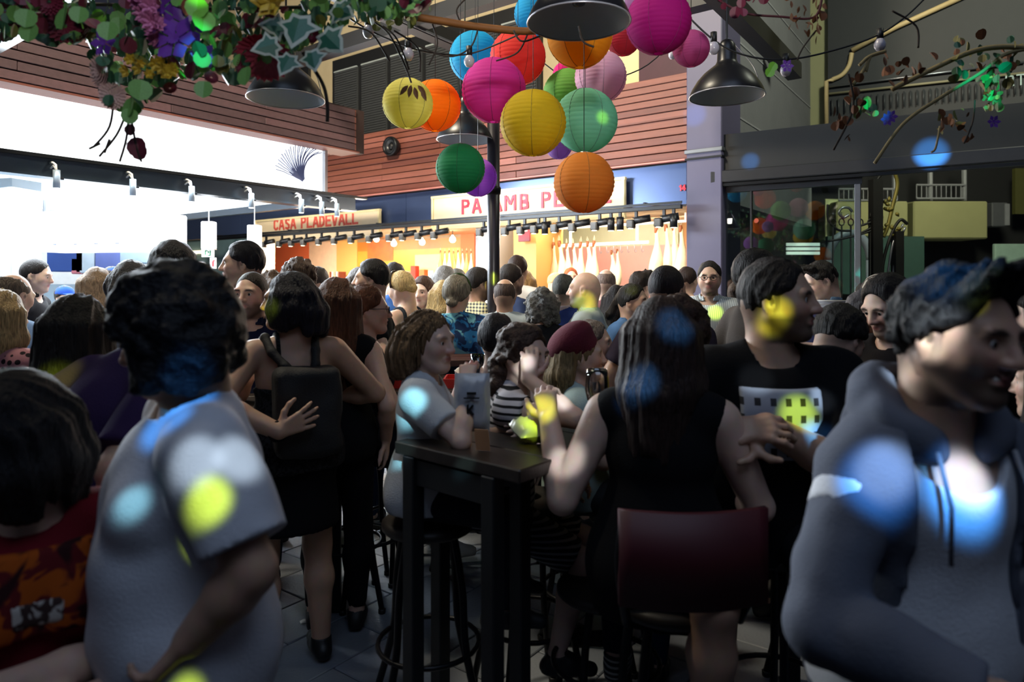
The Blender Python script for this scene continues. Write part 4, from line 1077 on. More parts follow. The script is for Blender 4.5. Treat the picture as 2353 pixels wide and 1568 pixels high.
for i, px in enumerate((128, 303, 438, 575, 690, 737, 772)):
    r = (px - CXP) / FPX; q = LP(0, -.2, 0); a = (q.x - r * q.y) / (LD.x - r * LD.y); base = LP(a, -.07, 2.60)
    t = empty('arm_spotlight', 'white tube spotlight under the left beam, ' + ORD[6 - i] + ' from the beam end', 'spotlight', base, 0, 'spotlights on the left stall beam')
    o1 = U * -.14 - ZV * .02
    MB().tube([(0, 0, .05), U * -.07 + ZV * .045, U * -.13 + ZV * .02, U * -.15 - ZV * .05], .010, 6).tube([U * -.02, U * -.09 + ZV * .02, U * -.14 - ZV * .03], .008, 6).build('arm', white, t, True)
    MB().tube([U * -.15 - ZV * .03, U * -.15 - ZV * .19], .030, 14).build('lamp_body', mat('grey_tube', '8a98a4', .35, .3), t, True)
    MB().tube([U * -.15 - ZV * .188, U * -.15 - ZV * .196], .026, 14).build('lens', emis('cool_lens', (.9, .96, 1), 3), t)
    MB().tube([U * -.15 - ZV * .10 + LD * .03, U * -.15 - ZV * .10 + LD * .055], .012, 8).build('knob', black, t)
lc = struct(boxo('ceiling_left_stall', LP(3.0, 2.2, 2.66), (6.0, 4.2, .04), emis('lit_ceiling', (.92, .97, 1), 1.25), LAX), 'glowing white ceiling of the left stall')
gw = mat('grey_blue_panel', '8a9aa6', .5, var=.05)
lwall = struct(boxo('wall_left_back', LP(3.2, 4.4, 1.4), (7.0, .1, 2.8), gw, LAX), 'grey back wall of the left stall')
for k in range(6): boxo('wall_panel', LP(.4 + k * 1.15, 4.33, 1.4), (1.13, .03, 2.6), mat('pale_panel', 'c8d4dc', .5), LAX, lwall)
hood = empty('extractor_hood', 'large glowing white hood box hanging over the left stall counter', 'hood', (0, 0, 0))
hp = at(222, 535, 8.6); hx, hy = Vector((1, 0, 0)), Vector((0, 1, 0))
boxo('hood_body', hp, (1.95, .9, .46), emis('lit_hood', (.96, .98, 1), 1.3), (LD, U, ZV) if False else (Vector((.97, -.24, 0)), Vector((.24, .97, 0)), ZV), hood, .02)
for sx in (-.8, .8): MB().tube([hp + Vector((.97, -.24, 0)) * sx, hp + Vector((.97, -.24, 0)) * sx + ZV * .5], .03, 8).build('hanger', steel, hood)
for k in range(6): boxo('vent_slot', hp + Vector((.97, -.24, 0)) * (-.75 + k * .3) + Vector((-.24, -.97, 0)) * .455 + ZV * -.17, (.05, .012, .012), mat('slot_dark', '404860', .5), (Vector((.97, -.24, 0)), Vector((.24, .97, 0)), ZV), hood)
for i, (px, y0, y1, w, d) in enumerate(((480, 510, 572, .16, 9.0), (585, 518, 576, .155, 9.0))):
    p = at(px, (y0 + y1) / 2, d); h = (y1 - y0) / FPX * d
    t = empty('hanging_light_box', ('white glowing box hanging on a wire above the green exit sign', 'white glowing box hanging on a wire in front of the tall man')[i], 'light box', p)
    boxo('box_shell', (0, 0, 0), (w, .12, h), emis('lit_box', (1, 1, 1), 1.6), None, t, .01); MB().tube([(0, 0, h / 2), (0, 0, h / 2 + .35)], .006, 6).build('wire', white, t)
    boxo('end_cap', (0, 0, -h / 2 - .006), (w * .98, .118, .012), steel, None, t)
ex = empty('exit_sign', 'small white sign with a green running figure under the hanging box', 'sign', at(478, 582, 9.05))
boxo('sign_plate', (0, 0, 0), (.16, .02, .10), emis('lit_plate', (.95, 1, .97), .9), None, ex)
gm = mat('exit_green', '1a8a5a', .5)
MB().box((-.03, -.013, .005), (.014, .005, .06)).box((-.015, -.013, .03), (.03, .005, .014)).build('arrow', gm, ex); MB().box((.035, -.013, .0), (.016, .005, .07)).box((.02, -.013, -.03), (.04, .005, .014)).box((.01, -.013, .012), (.016, .005, .03)).build('figure', gm, ex)
fs = empty('fire_sign', 'small white notice with a red extinguisher symbol on the grey wall', 'sign', at(490, 605, 9.3))
boxo('sign_plate', (0, 0, 0), (.085, .015, .15), mat('notice_white', 'f0e8e8', .5), None, fs); MB().box((0, -.01, -.01), (.022, .006, .07)).box((.012, -.01, .035), (.03, .006, .012)).build('symbol', mat('notice_red', 'd03a40', .5), fs)
cl = struct(boxo('wall_corridor', CP(11.2, .15, 1.3), (4.6, .1, 2.3), mat('teal_grey_wall', '5a747c', .5), CAX), 'grey wall at the end of the corridor')
boxo('shelf_lamp', CP(10.9, .05, 2.2), (.9, .08, .06), emis('warm_strip', (1, .8, .5), 2), CAX, cl)
for i, z in enumerate((1.75, 1.87)): boxo('wall_strip', CP(10.9, .06, z), (.8, .04, .05), mat('amber_strip', ('c88a48', 'd8483a')[i], .5), CAX, cl)
lcn = tag(boxo('fish_counter', LP(2.6, .6, .6), (5.2, .8, 1.2), mat('pale_counter', 'b8c8d4', .4), LAX, None, .02), 'pale serving counter along the bright left stall', 'counter')
boxo('counter_top', LP(2.6, .6, 1.215), (5.3, .9, .03), steel, LAX, lcn, .006)
gp = struct(boxo('pillar_grey', at(10, 560, 7.2) - ZV * .6, (.60, .35, 2.6), gw, (Vector((.97, -.24, 0)), Vector((.24, .97, 0)), ZV), None, .01), 'grey panel pillar at the left edge')
for i, (px, py, w, h, c) in enumerate(((165, 600, .5, .3, '2a4a90'), (210, 595, .25, .4, 'b8c8d4'), (262, 600, .35, .25, '5a6aa8'), (190, 612, .14, .22, 'c0707a'), (330, 590, .5, .2, '9ab0c0'))):
    p = at(px, py, 9.4)
    tag(boxo('crate', p, (w, .3, h), mat('crate_' + c, c, .5), None, None, .015), ('blue crate stacked behind the left stall counter', 'tall pale crate behind the left stall counter', 'violet crate behind the left stall counter', 'pink box behind the left stall counter', 'long pale crate beside the tall dark head')[i], 'crate')
struct(boxo('shelf_back', at(240, 645, 9.4) - ZV * .2, (2.6, .4, .30), gw), 'back worktop')

# ---- right: glass front, header beams, concrete wall, beige house with a dark shopfront, house with a balcony
hdr = mat('dark_header', '2e2e31', .4, .3); hdr2 = mat('dark_header_face', '1b1b1d', .6)
hb = struct(boxo('beam_right', RP(2.6, .1, 2.955), (5.4, .35, .45), hdr2, RAX), 'dark beam over the glass front')
boxo('beam_cap', RP(2.6, -.08, 2.72), (5.4, .10, .13), hdr, RAX, hb, .01); boxo('beam_gutter', RP(2.6, -.09, 2.63), (5.4, .05, .03), black, RAX, hb)
gf = struct(boxo('window_3', RP((rc(1664) + rc(1975)) / 2, .0, 2.60), (rc(1975) - rc(1664) + .05, .07, .09), hdr, RAX), 'glass front')
glass = None
def glass_mat(name='window_glass', tint=(.86, .93, .92), rough=.02, k=1.0):
    m, t, b = nt(name); t.nodes.remove(b)
    lw_ = t.nodes.new('ShaderNodeFresnel'); lw_.inputs[0].default_value = 1.5
    mu = t.nodes.new('ShaderNodeMath'); mu.operation = 'MULTIPLY'; mu.inputs[1].default_value = 2.0 * k; mu.use_clamp = True; t.links.new(lw_.outputs[0], mu.inputs[0])
    tr = t.nodes.new('ShaderNodeBsdfTransparent'); tr.inputs[0].default_value = (*tint, 1)
    gl_ = t.nodes.new('ShaderNodeBsdfGlossy'); gl_.inputs['Roughness'].default_value = rough
    mx = t.nodes.new('ShaderNodeMixShader'); t.links.new(mu.outputs[0], mx.inputs[0]); t.links.new(tr.outputs[0], mx.inputs[1]); t.links.new(gl_.outputs[0], mx.inputs[2])
    t.links.new(mx.outputs[0], t.nodes['Material Output'].inputs[0]); return m
glass = glass_mat()
for px, w in ((1662, .05), (1727, .02), (1971, .055)): boxo('mullion', RP(rc(px), 0, 1.28), (w, .06, 2.6), steel if px == 1971 else hdr, RAX, gf, .004)
for p0, p1 in ((1666, 1725), (1729, 1967)): boxo('pane', RP((rc(p0) + rc(p1)) / 2, .0, 1.29), (rc(p1) - rc(p0), .012, 2.54), glass, RAX, gf)
sk = tag(MB().lathe([(0, .004), (.022, .004), (.026, 0)], n=16).build('door_sticker', mat('sticker_red', 'b04a30', .5), None), 'round red sticker on the glass front', 'sticker')
sk.matrix_world = Matrix.Translation(rpos(1727, 508, -.012) + RD * .05) @ Matrix((RD, ZV, -RN)).transposed().to_4x4()
conc = mat('concrete', '6a6a6c', .8, var=.25, scale=1.6, bump=.3, bscale=25)
Q0 = Vector((2.47, 8.0, 0)); cwll = struct(boxo('wall_concrete', Q0 + LD * 2.0 + ZV * 5.2, (4.3, .2, 5.4), conc, (LD, U, ZV)), 'grey concrete side wall')
for z in (3.55, 4.45, 5.35): boxo('wall_joint', Q0 + LD * 2.0 - U * .103 + ZV * z, (4.2, .012, .02), mat('joint_light', '8a8a8c', .8), (LD, U, ZV), cwll)
QB = Vector((4.79, 11.25, 0)); oliv = mat('olive_render', '8c8a66', .85, var=.12, scale=3)
def bpos(px, py, e=0.0):
    r = (px - CXP) / FPX; q = QB + RN * e; s = (r * q.y - q.x) / (.863 + .506 * r); p = q + RD * s
    return Vector((p.x, p.y, EYE + (HOR - py) / FPX * p.y))
def bs(px): r = (px - CXP) / FPX; return (r * QB.y - QB.x) / (.863 + .506 * r)
bh = struct(boxo('wall_right_house', QB + RD * 2.4 + RN * .15 + ZV * 6.5, (5.6, .2, 5.4), oliv, RAX), 'olive rendered house wall')
dsh = mat('dark_storefront', '1c1d1f', .6, var=.2)
s0, s1 = bs(1903), bs(2420); zt = 7.6
boxo('storefront', QB + RD * ((s0 + s1) / 2) + RN * .0 + ZV * 5.2, (s1 - s0, .12, 2.7), dsh, RAX, bh)
trimm = mat('pale_trim', 'c8b080', .6)
def trimtube(pts, r=.035, m=trimm, name='trim_moulding'): return MB().tube([bpos(x, y, -.10) for x, y in pts], r, 8).build(name, m, bh, True)
trimtube([(1899, 290), (1899, 187), (1915, 183)]); trimtube([tuple(p)[:2] for p in bez([(1912, 183, 0), (1935, 172, 0), (1951, 150, 0), (1957, 122, 0)], 6)]); trimtube([(1957, 116), (2060, 62), (2240, -20)], .04)
trimtube([(1905, 200), (2353, 143)], .018, steel); trimtube([(1905, 216), (2353, 168)], .02, mat('trim_dim', '8a8468', .6))
for k in range(30):
    px = 1912 + k * 15; trimtube([(px, 228 - k * 1.6), (px, 262 - k * 1.6)], .012, mat('grille_bar', '34373a', .5), 'grille_bar')
rs = empty('shop_lettering', 'pale letters RTIC on the dark shop front behind the leaves', 'sign', bpos(2312, 200, -.12)); textline(rs, 'RTIC', Vector((0, 0, 0)), RD, ZV, -RN, .16, mat('dim_letter', '9ab0ac', .5), 1.1, .12)
stl = empty('street_lamp', 'white rectangular lit window lamp on the concrete wall', 'lamp', at(1795, 80, 10.2))
boxo('lamp_panel', (0, 0, 0), (.14, .05, .42), emis('lamp_white', (.9, 1, .98), 1.2), None, stl, .01); boxo('lamp_frame', (-.09, .0, 0), (.05, .09, .5), black, None, stl); boxo('lamp_top', (-.06, .0, .32), (.20, .3, .04), black, None, stl)
al = empty('wall_alarm', 'small red siren box on the concrete wall behind the lamp', 'alarm', at(1803, 130, 8.9)); boxo('alarm_body', (0, 0, 0), (.14, .1, .12), mat('alarm_red', 'a02a2a', .4), None, al, .01); boxo('alarm_grille', (-.13, 0, 0), (.14, .12, .14), black, None, al, .01)
# house with a balcony across the street
HY = 15.0
def hpos(px, py, d=HY): return at(px, py, d)
hs = struct(boxo('wall_street_house', hpos(2130, 330) + Vector((0, .7, 0)), (11, .2, 9), mat('dark_house', '1a1b1d', .9), None), 'dark house across the street')
bm_ = mat('balcony_render', '8e8e62', .8, var=.1, scale=3)
for (p0, p1, y0, y1) in ((1900, 2060, 468, 548), (2072, 2238, 468, 552)):
    p, q = hpos(p0, y0), hpos(p1, y1); boxo('balcony_front', (p + q) / 2, (q.x - p.x, .9, p.z - q.z), bm_, None, hs, .03)
rlm = mat('rail_grey', '7a7c80', .5)
def hrail(p0, p1, y0, y1):
    a_, b_ = hpos(p0, y0), hpos(p1, y0); c_, d_ = hpos(p0, y1), hpos(p1, y1); f = Vector((0, -.45, 0))
    MB().tube([a_ + f, b_ + f], .022, 6).build('handrail', rlm, hs); MB().tube([c_ + f, d_ + f], .022, 6).build('handrail', rlm, hs)
    n = int((p1 - p0) / 10.5)
    for i in range(n + 1):
        x = p0 + (p1 - p0) * i / n; MB().tube([hpos(x, y0) + f, hpos(x, y1) + f], .012, 4, False).build('baluster', rlm, hs)
hrail(1905, 2035, 441, 466); hrail(2078, 2188, 432, 462)
for x in (2112, 2188, 2032): MB().tube([hpos(x, 372) + Vector((0, -.4, 0)), hpos(x, 466) + Vector((0, -.4, 0))], .05, 6).build('balcony_post', rlm, hs)
for y in (375, 392, 408): boxo('awning_slat', hpos(1925, y), (.75, .1, .09), mat('teal_awning', '3a7a72', .6), None, hs)
acu = tag(boxo('air_conditioner', hpos(2272, 497) + Vector((0, -.2, 0)), (.34, .3, .52), mat('ac_grey', '4a4c50', .5), None, None, .02), 'grey air conditioner box on the dark house front', 'air conditioner')
boxo('side_grille', hpos(2287, 497) + Vector((0, -.36, 0)), (.10, .02, .46), mat('ac_pale', '7a7c80', .5), None, acu)
boxo('lit_board', hpos(2322, 600), (.75, .1, .75), mat('mint_board', '9ab8a8', .6), None, hs, .02); boxo('window_strip', hpos(2345, 440), (.3, .1, 1.0), mat('olive_strip', '4a4a20', .7), None, hs)
ar = tag(MB().tube([hpos(1952 + 48 * math.cos(a), 598 - 62 * math.sin(a), 9.2) for a in np.linspace(0, PI, 24)], .055, 10).build('steel_arch', mat('arch_grey', '8a98a4', .4), None, True), 'grey round arch standing behind the glass front', 'arch')
for x in (1904, 2000): p = hpos(x, 598, 9.2); MB().tube([p, Vector((p.x, p.y, 0))], .055, 10).build('arch_leg', MATS['arch_grey'], ar, True)
gl = struct(boxo('wall_ground_floor', hpos(2010, 610, 14.2), (2.0, .1, 1.2), mat('green_dim', '24443c', .7)), 'dim green ground floor')
boxo('lit_shutter', hpos(1930, 505, 14.9), (.65, .05, .9), mat('pale_lit_wall', 'd8dca8', .7), None, gl)
for i in range(3): boxo('white_strip', hpos(1845, 562 + i * 10, 11.5), (.55, .05, .05), emis('dim_strip', (.7, .9, .85), .25), None, gl)
# wrought iron gate
gt = empty('iron_gate', 'wrought iron gate with scrolls and ring topped bars beside the glass front', 'gate', (0, 0, 0)); im = mat('wrought_iron', '1a1a18', .5, .4); gold = mat('old_brass', '6a6228', .5, .4)
GD = 8.4
def gp_(x, y): return at(x, y, GD)
def gtube(pts, r=.012, name='scroll', m=im, sm=True):
    q = bez([gp_(x, y) for x, y in pts], 6) if sm else [gp_(x, y) for x, y in pts]
    return MB().tube(q, r, 6).build(name, m, gt, True)
for x in (1914, 1934, 1955, 1977, 2000, 2018):
    y = 520 + (1950 - x) * -.02; MB().tube([gp_(x, y), Vector((gp_(x, y).x, GD, 0))], .011, 6).build('bar', im, gt, True)
    gtube([(x + 6 * math.sin(a), y - 9 + 8 * math.cos(a)) for a in np.linspace(0, 2 * PI, 9)], .008, 'ring', im, True); gtube([(x, y - 17), (x, y - 32)], .006, 'spike', im, False)
gtube([(1902, 470), (1903, 505), (1925, 528), (1955, 531)], .014); gtube([(1902, 555), (1960, 543), (2010, 520)], .014, 'rail'); gtube([(1975, 540), (2010, 528)], .014, 'rail'); gtube([(1975, 520), (2010, 508)], .014, 'rail')
gtube([(1958, 487), (1950, 478), (1935, 478), (1928, 490), (1938, 500), (1950, 494)], .016, 'scroll', steel)
boxo('gate_post', Vector((gp_(2012, 560).x, GD, 1.42)), (.12, .12, 2.84), im, None, gt); boxo('gate_post', Vector((gp_(2062, 600).x, GD, 1.1)), (.10, .12, 2.2), im, None, gt)
gtube([(2045, 372), (2062, 420), (2052, 470), (2040, 520), (2030, 545)], .022, 'scroll', gold); gtube([(2025, 400), (2010, 430), (2030, 465)], .016); gtube([(2038, 645), (2052, 560), (2076, 515)], .014, 'scroll', steel); gtube([(2050, 645), (2062, 570), (2080, 522)], .014, 'scroll', steel)
gtube([(2085, 515), (2068, 506), (2048, 540), (2030, 600), (2026, 660)], .02)
lr = random.Random(5)
for k in range(26):
    x = lr.uniform(2016, 2060); y = lr.uniform(455, 548) - abs(x - 2036) * .4
    MB().lathe([(.0, .0), (.018, .01), (.026, .03), (.012, .055), (.0, .07)], n=7).build('leaf_ornament', gold, gt, True).matrix_local = Matrix.Translation(gp_(x, y)) @ Matrix.Rotation(lr.uniform(0, 6), 4, Vector((lr.random(), lr.random(), lr.random())).normalized())
# ---- pergola beams above the terrace
pg = mat('pergola_steel', '1d1d1f', .5, .3)
pb = struct(boxo('beam_1', Vector((1.7, 6.0, 4.16)) - U * 2.2, (6.0, .16, .34), pg, CAX), 'dark pergola beam')
pb2 = struct(boxo('beam_2', at(1040, 95, 7.4) - LD * 3.0, (6.2, .14, .16), pg, LAX), 'dark pergola beam along the left')
boxo('beam_highlight', at(1040, 95, 7.4) - LD * 3.0 - U * -.0 + Vector((.06, -.05, -.06)), (6.2, .02, .02), steel, LAX, pb2)
pb3 = struct(boxo('beam_3', at(1050, 20, 6.6) + U * 1.0, (6.0, .14, .16), pg, CAX), 'dark pergola beam across')
pb4 = struct(boxo('beam_4', Vector((-1.2, 3.2, 3.45)), (9.0, .12, .14), pg, CAX), 'dark pergola beam above the flowers')
pb5 = struct(boxo('beam_5', Vector((.55, 3.4, 3.50)), (7.0, .12, .14), pg, LAX), 'dark pergola beam')
# ------------------------------------------------------------------ paper lanterns, lamps, garlands, tables, stools
def paper(c):
    key = 'paper_' + c
    if key in MATS: return MATS[key]
    m, t, b = nt(key); MATS[key] = m; cc = hexc(c)
    b.inputs['Base Color'].default_value = (*cc, 1); b.inputs['Roughness'].default_value = .75; b.inputs['Specular IOR Level'].default_value = .25
    tr = t.nodes.new('ShaderNodeBsdfTranslucent'); tr.inputs[0].default_value = (*[min(1, x * 1.1) for x in cc], 1)
    mx = t.nodes.new('ShaderNodeMixShader'); mx.inputs[0].default_value = .42
    tc = t.nodes.new('ShaderNodeTexCoord'); n = t.nodes.new('ShaderNodeTexNoise'); n.inputs['Scale'].default_value = 60; n.inputs['Detail'].default_value = 5
    t.links.new(tc.outputs['Object'], n.inputs['Vector']); bp = t.nodes.new('ShaderNodeBump'); bp.inputs['Strength'].default_value = .35; bp.inputs['Distance'].default_value = .004
    t.links.new(n.outputs[0], bp.inputs['Height']); t.links.new(bp.outputs[0], b.inputs['Normal'])
    o = t.nodes['Material Output']; t.links.new(b.outputs[0], mx.inputs[1]); t.links.new(tr.outputs[0], mx.inputs[2]); t.links.new(mx.outputs[0], o.inputs[0])
    return m
PROF = []
for i in range(0, 61):
    th = .14 + (PI - .28) * i / 60; rr = 1 + (.012 if i % 3 == 0 else -.006); PROF.append((math.sin(th) * rr, math.cos(th)))
lan_me = {}
wire_pts = [(1.003 * math.sin(t), 0, 1.003 * math.cos(t)) for t in np.linspace(.14, PI - .14, 24)]
def lantern(px, py, dia, d, c, label):
    r = dia / 2 / FPX * d; p = at(px, py, d)
    t = empty('paper_lantern', label, 'lantern', p, (px * 7 % 90) / 57.3, 'paper lanterns')
    if c not in lan_me:
        me = MB().lathe([(a, b) for a, b in PROF], n=40).mesh('paper_shade', True); me.materials.append(paper(c))
        w = MB().tube(wire_pts, .012, 5).mesh('wire', True); w.materials.append(mat('lantern_wire_' + c, tuple(x * .45 for x in hexc(c)), .8)); lan_me[c] = (me, w)
    me, w = lan_me[c]
    o = link('paper_shade', me, None, t); o.scale = (r, r, r)
    for k in range(6):
        q = link('wire', w, None, t); q.scale = (r * .999, r, r * .999); q.rotation_euler = (0, 0, k * PI / 3)
    MB().tube([(0.15 * r * math.cos(a), .15 * r * math.sin(a), r * .99) for a in np.linspace(0, 2 * PI, 11)], .0025, 4, False).build('top_ring', steel, t)
    MB().tube([(0, 0, r * .97), (0, 0, min(3.95, 4.1 - .0) - p.z)], .0018, 4).build('hanging_string', black2, t)
for a in ((937, 238, 115, 3.4, 'e8e07c', 'pale yellow paper lantern with a dry twig hanging in front'), (1000, 243, 118, 3.75, 'ff8c0c', 'bright orange paper lantern behind the pale yellow one'),
          (1092, 132, 118, 4.5, '1fa2cc', 'turquoise paper lantern behind the magenta pink one'), (1190, 132, 127, 4.15, 'dc4038', 'coral red paper lantern beside the turquoise one'),
          (1135, 208, 147, 3.7, 'd03a9c', 'magenta pink paper lantern at the top of the post'), (1225, 283, 151, 3.3, 'cdb11e', 'large yellow paper lantern right of the post'),
          (1345, 278, 146, 3.65, '7ec0a2', 'large mint green paper lantern beside the big yellow one'), (1342, 420, 139, 3.1, 'dc8a34', 'orange paper lantern hanging lowest over the sign board'),
          (1306, 217, 116, 4.15, '86c25c', 'leaf green paper lantern half behind the mint one'), (1380, 177, 118, 3.95, 'e0b0c8', 'pale pink paper lantern under the amber one'),
          (1332, 82, 148, 3.3, 'e09a1c', 'amber paper lantern under the large lamp shade'), (1513, 50, 148, 2.9, 'b0127c', 'deep magenta paper lantern at the top'),
          (1588, 112, 83, 3.1, 'c05490', 'small dusky pink paper lantern on the bulb cable'), (1432, 88, 80, 4.2, 'b83040', 'dark red paper lantern behind the large lamp shade'),
          (1232, 32, 100, 4.3, '1b9ccc', 'sky blue paper lantern behind the large lamp shade'), (1058, 387, 113, 3.75, '1f8050', 'emerald green paper lantern under the small lamp'),
          (1098, 408, 88, 4.2, 'b06cd0', 'lilac paper lantern half behind the emerald one'), (1284, 335, 62, 4.4, 'b48cd0', 'small lilac paper lantern peeping under the big yellow one'),
          (1300, 172, 60, 4.7, 'd01c78', 'small magenta paper lantern behind the leaf green one'), (1448, 2, 62, 4.4, 'd0a8d0', 'small pale lilac paper lantern at the upper edge')):
    lantern(*a)
shade_m = mat('lamp_enamel', '17171c', .35, .2); inner_m = mat('lamp_inside', 'cfe0ea', .3, .0, var=.05)
def pendant(px, py, w, d, label):
    R_ = w / 2 / FPX * d; k = R_ / .2; p = at(px, py, d)
    t = empty('pendant_lamp', label, 'lamp', p, 0, 'pendant lamps over the terrace')
    out = [(.200, 0), (.199, .012), (.185, .045), (.160, .085), (.125, .125), (.088, .155), (.062, .175), (.052, .195), (.050, .25), (.044, .285), (.03, .305), (.012, .315), (.0, .316)]
    MB().lathe([(r * k, z * k) for r, z in out], n=40).build('lamp_shade', shade_m, t, True)
    MB().lathe([(.200 * k, 0)] + [((r - .006) * k, (z - .002) * k) for r, z in out[1:8]] + [(.0, .19 * k)], n=40).build('reflector', inner_m, t, True)
    MB().tube([(.2 * k * math.cos(a), .2 * k * math.sin(a), 0) for a in np.linspace(0, 2 * PI, 41)], .0035 * k, 5, False).build('rim', mat('lamp_rim', 'b8b8c0', .3, .5), t, True)
    MB().lathe([(.0, .06), (.024, .07), (.034, .10), (.028, .14), (.018, .17), (.018, .19)], n=14).build('bulb', mat('dead_bulb', '5a6672', .2), t, True).scale = (k, k, k)
    MB().tube([(0, 0, .31 * k), (0, 0, 3.95 - p.z)], .006, 6).build('cord', black2, t)
    MB().tube(bez([(.19 * k, 0, .03 * k), (.15 * k, 0, .16 * k), (.06 * k, 0, .27 * k), (.0, 0, .33 * k)], 6), .0022, 4).build('safety_wire', steel, t)
pendant(657, 228, 172, 3.65, 'black pendant lamp hanging under the flower garland'); pendant(1068, 322, 129, 4.9, 'small black pendant lamp above the emerald lantern')
pendant(1670, 222, 167, 3.8, 'black pendant lamp in front of the grey pillar'); pendant(1330, 52, 236, 2.65, 'large black pendant lamp among the lanterns at the top')
# bulb cable
def cable(pts, label, bulbs):
    t = empty('bulb_cable', label, 'cable', (0, 0, 0))
    MB().tube(bez([at(*p) for p in pts], 6), .0045, 6).build('cable', black2, t, True)
    for (x, y, d) in bulbs:
        b = at(x, y, d); MB().tube([b + Vector((0, 0, .075)), b + Vector((0, 0, .025))], .016, 8).build('socket', black2, t, True)
        MB().lathe([(0, -.034), (.016, -.029), (.026, -.012), (.027, .004), (.02, .02), (.012, .03)], b, n=12).build('bulb', mat('frosted_bulb', 'b4b0ba', .25), t, True)
cable([(1500, -60, 3.3), (1560, 15, 3.3), (1640, 92, 3.3), (1715, 128, 3.3), (1805, 137, 3.3), (1900, 120, 3.3), (2010, 84, 3.3), (2085, 35, 3.3), (2150, -30, 3.3)], 'black cable with round bulbs swinging across the right side', [(1640, 110, 3.3), (1806, 160, 3.3), (2022, 102, 3.3)])
cable([(760, 10, 3.0), (840, 65, 3.2), (938, 108, 3.3), (1000, 122, 3.4), (1078, 124, 3.5), (1180, 85, 3.5), (1290, 30, 3.5)], 'black cable with small bulbs running behind the branch', [(938, 124, 3.3), (1078, 140, 3.5), (846, 72, 3.2)])
cable([(1230, 130, 4.9), (1330, 190, 4.9), (1470, 160, 4.9), (1560, 80, 4.9)], 'thin cable sagging behind the lanterns', [(1545, 125, 4.6)])
# ---- garlands
LG = random.Random(77)
def leaf_mesh(name, outline, fold, m):
    mb = MB(); n = len(outline); vs = [(0, 0, 0)] + [(x, y, -fold * abs(x)) for x, y in outline]
    mb.add([(0, .5, .0)] + vs[1:], [(0, i, i % n + 1) for i in range(1, n + 1)]); me = mb.mesh(name); me.materials.append(m); return me
rnd_o = [(0, 0), (.28, .08), (.46, .32), (.48, .6), (.32, .88), (.0, 1.0), (-.32, .88), (-.48, .6), (-.46, .32), (-.28, .08)]
lan_o = [(0, 0), (.13, .2), (.19, .45), (.13, .75), (0, 1), (-.13, .75), (-.19, .45), (-.13, .2)]
ivy_o = [(0, 0), (.25, -.1), (.3, .12), (.62, .22), (.34, .44), (.3, .62), (.0, 1.05), (-.3, .62), (-.34, .44), (-.62, .22), (-.3, .12), (-.25, -.1)]
lm = [mat('leaf_green', '6a9a50', .5, var=.4, scale=20), mat('leaf_dark', '2f5a40', .5, var=.4, scale=20), mat('leaf_bright', '70b038', .5, var=.3, scale=20), mat('leaf_wine', '6a2438', .5, var=.4, scale=20), mat('leaf_olive', '6e6e30', .5, var=.4, scale=20)]
leafs = [leaf_mesh('leaf', rnd_o, .25, m) for m in lm] + [leaf_mesh('leaf', lan_o, .3, m) for m in lm[:2]]
def ivy_mesh():
    mb = MB(); n = len(ivy_o); V_ = [(0, .4, 0)] + [(x * .74, .4 + (y - .4) * .74, -.15 * abs(x)) for x, y in ivy_o] + [(x, y, -.2 * abs(x)) for x, y in ivy_o]
    mb.add(V_, [(0, i, i % n + 1) for i in range(1, n + 1)] + [(i, n + i, n + i % n + 1, i % n + 1) for i in range(1, n + 1)])
    me = mb.mesh('leaf'); me.materials.append(mat('leaf_ivy', '2c6450', .5, var=.3, scale=20)); me.materials.append(mat('leaf_ivy_edge', 'b4bcae', .6))
    for k, q in enumerate(me.polygons): q.material_index = 0 if k < n else 1
    return me
ivy = ivy_mesh()
dry = [leaf_mesh('leaf', lan_o, .4, mat('leaf_dry', '5e3a1e', .7, var=.4, scale=20)), leaf_mesh('leaf', rnd_o, .5, mat('leaf_rust', '6a3c18', .7, var=.4, scale=20)), leaf_mesh('leaf', rnd_o, .4, mat('leaf_khaki', '6e6a38', .6, var=.3, scale=20))]
def petal_flower(name, rings, c, size, cup=.3):
    m = mat('petal_' + c, c, .6, var=.3, scale=30); mb = MB()
    for ri, (n, r, z, L) in enumerate(rings):
        for i in range(n):
            a = 2 * PI * i / n + ri * .37; ca_, sa = math.cos(a), math.sin(a); w = L * .34
            def q(u, v, h): return (ca_ * u - sa * v, sa * u + ca_ * v, h)
            mb.add([q(r, 0, z), q(r + L * .55, -w, z + cup * L * .4), q(r + L, 0, z + cup * L), q(r + L * .55, w, z + cup * L * .4)], [(0, 1, 2, 3)])
    mb.v = [tuple(x * size for x in v) for v in mb.v]; me = mb.mesh(name); me.materials.append(m); return me
mum = [(22, .25, 0, .8), (20, .22, .08, .72), (18, .18, .18, .62), (14, .12, .28, .5), (10, .06, .36, .36), (6, .02, .40, .2)]
flw = {'mum_pale': petal_flower('flower_head', mum, 'd8b4b0', .05, .5), 'mum_red': petal_flower('flower_head', mum, 'b84860', .07, .5), 'clem': petal_flower('flower_head', [(6, .1, 0, 1.0), (12, .0, .1, .3)], '6a34a0', .07, .15),
       'pink': petal_flower('flower_head', [(8, .1, 0, .9), (7, .06, .15, .7), (5, .02, .25, .5)], 'c878a4', .045, .8), 'yel': petal_flower('flower_head', [(6, .05, 0, .8), (5, .02, .2, .6)], 'c8a834', .022, .8), 'wine': petal_flower('flower_head', mum[:4], '6a1a30', .05, .5), 'lime': petal_flower('flower_head', [(5, .05, 0, .9)], '8a9a3c', .02, .8)}
def rmat(r, droop=True):
    return Matrix.Rotation(r.uniform(0, 6.28), 4, 'Z') @ Matrix.Rotation(r.uniform(1.2, 2.6) if droop else r.uniform(0, 3.1), 4, 'X') @ Matrix.Rotation(r.uniform(-.8, .8), 4, 'Y')
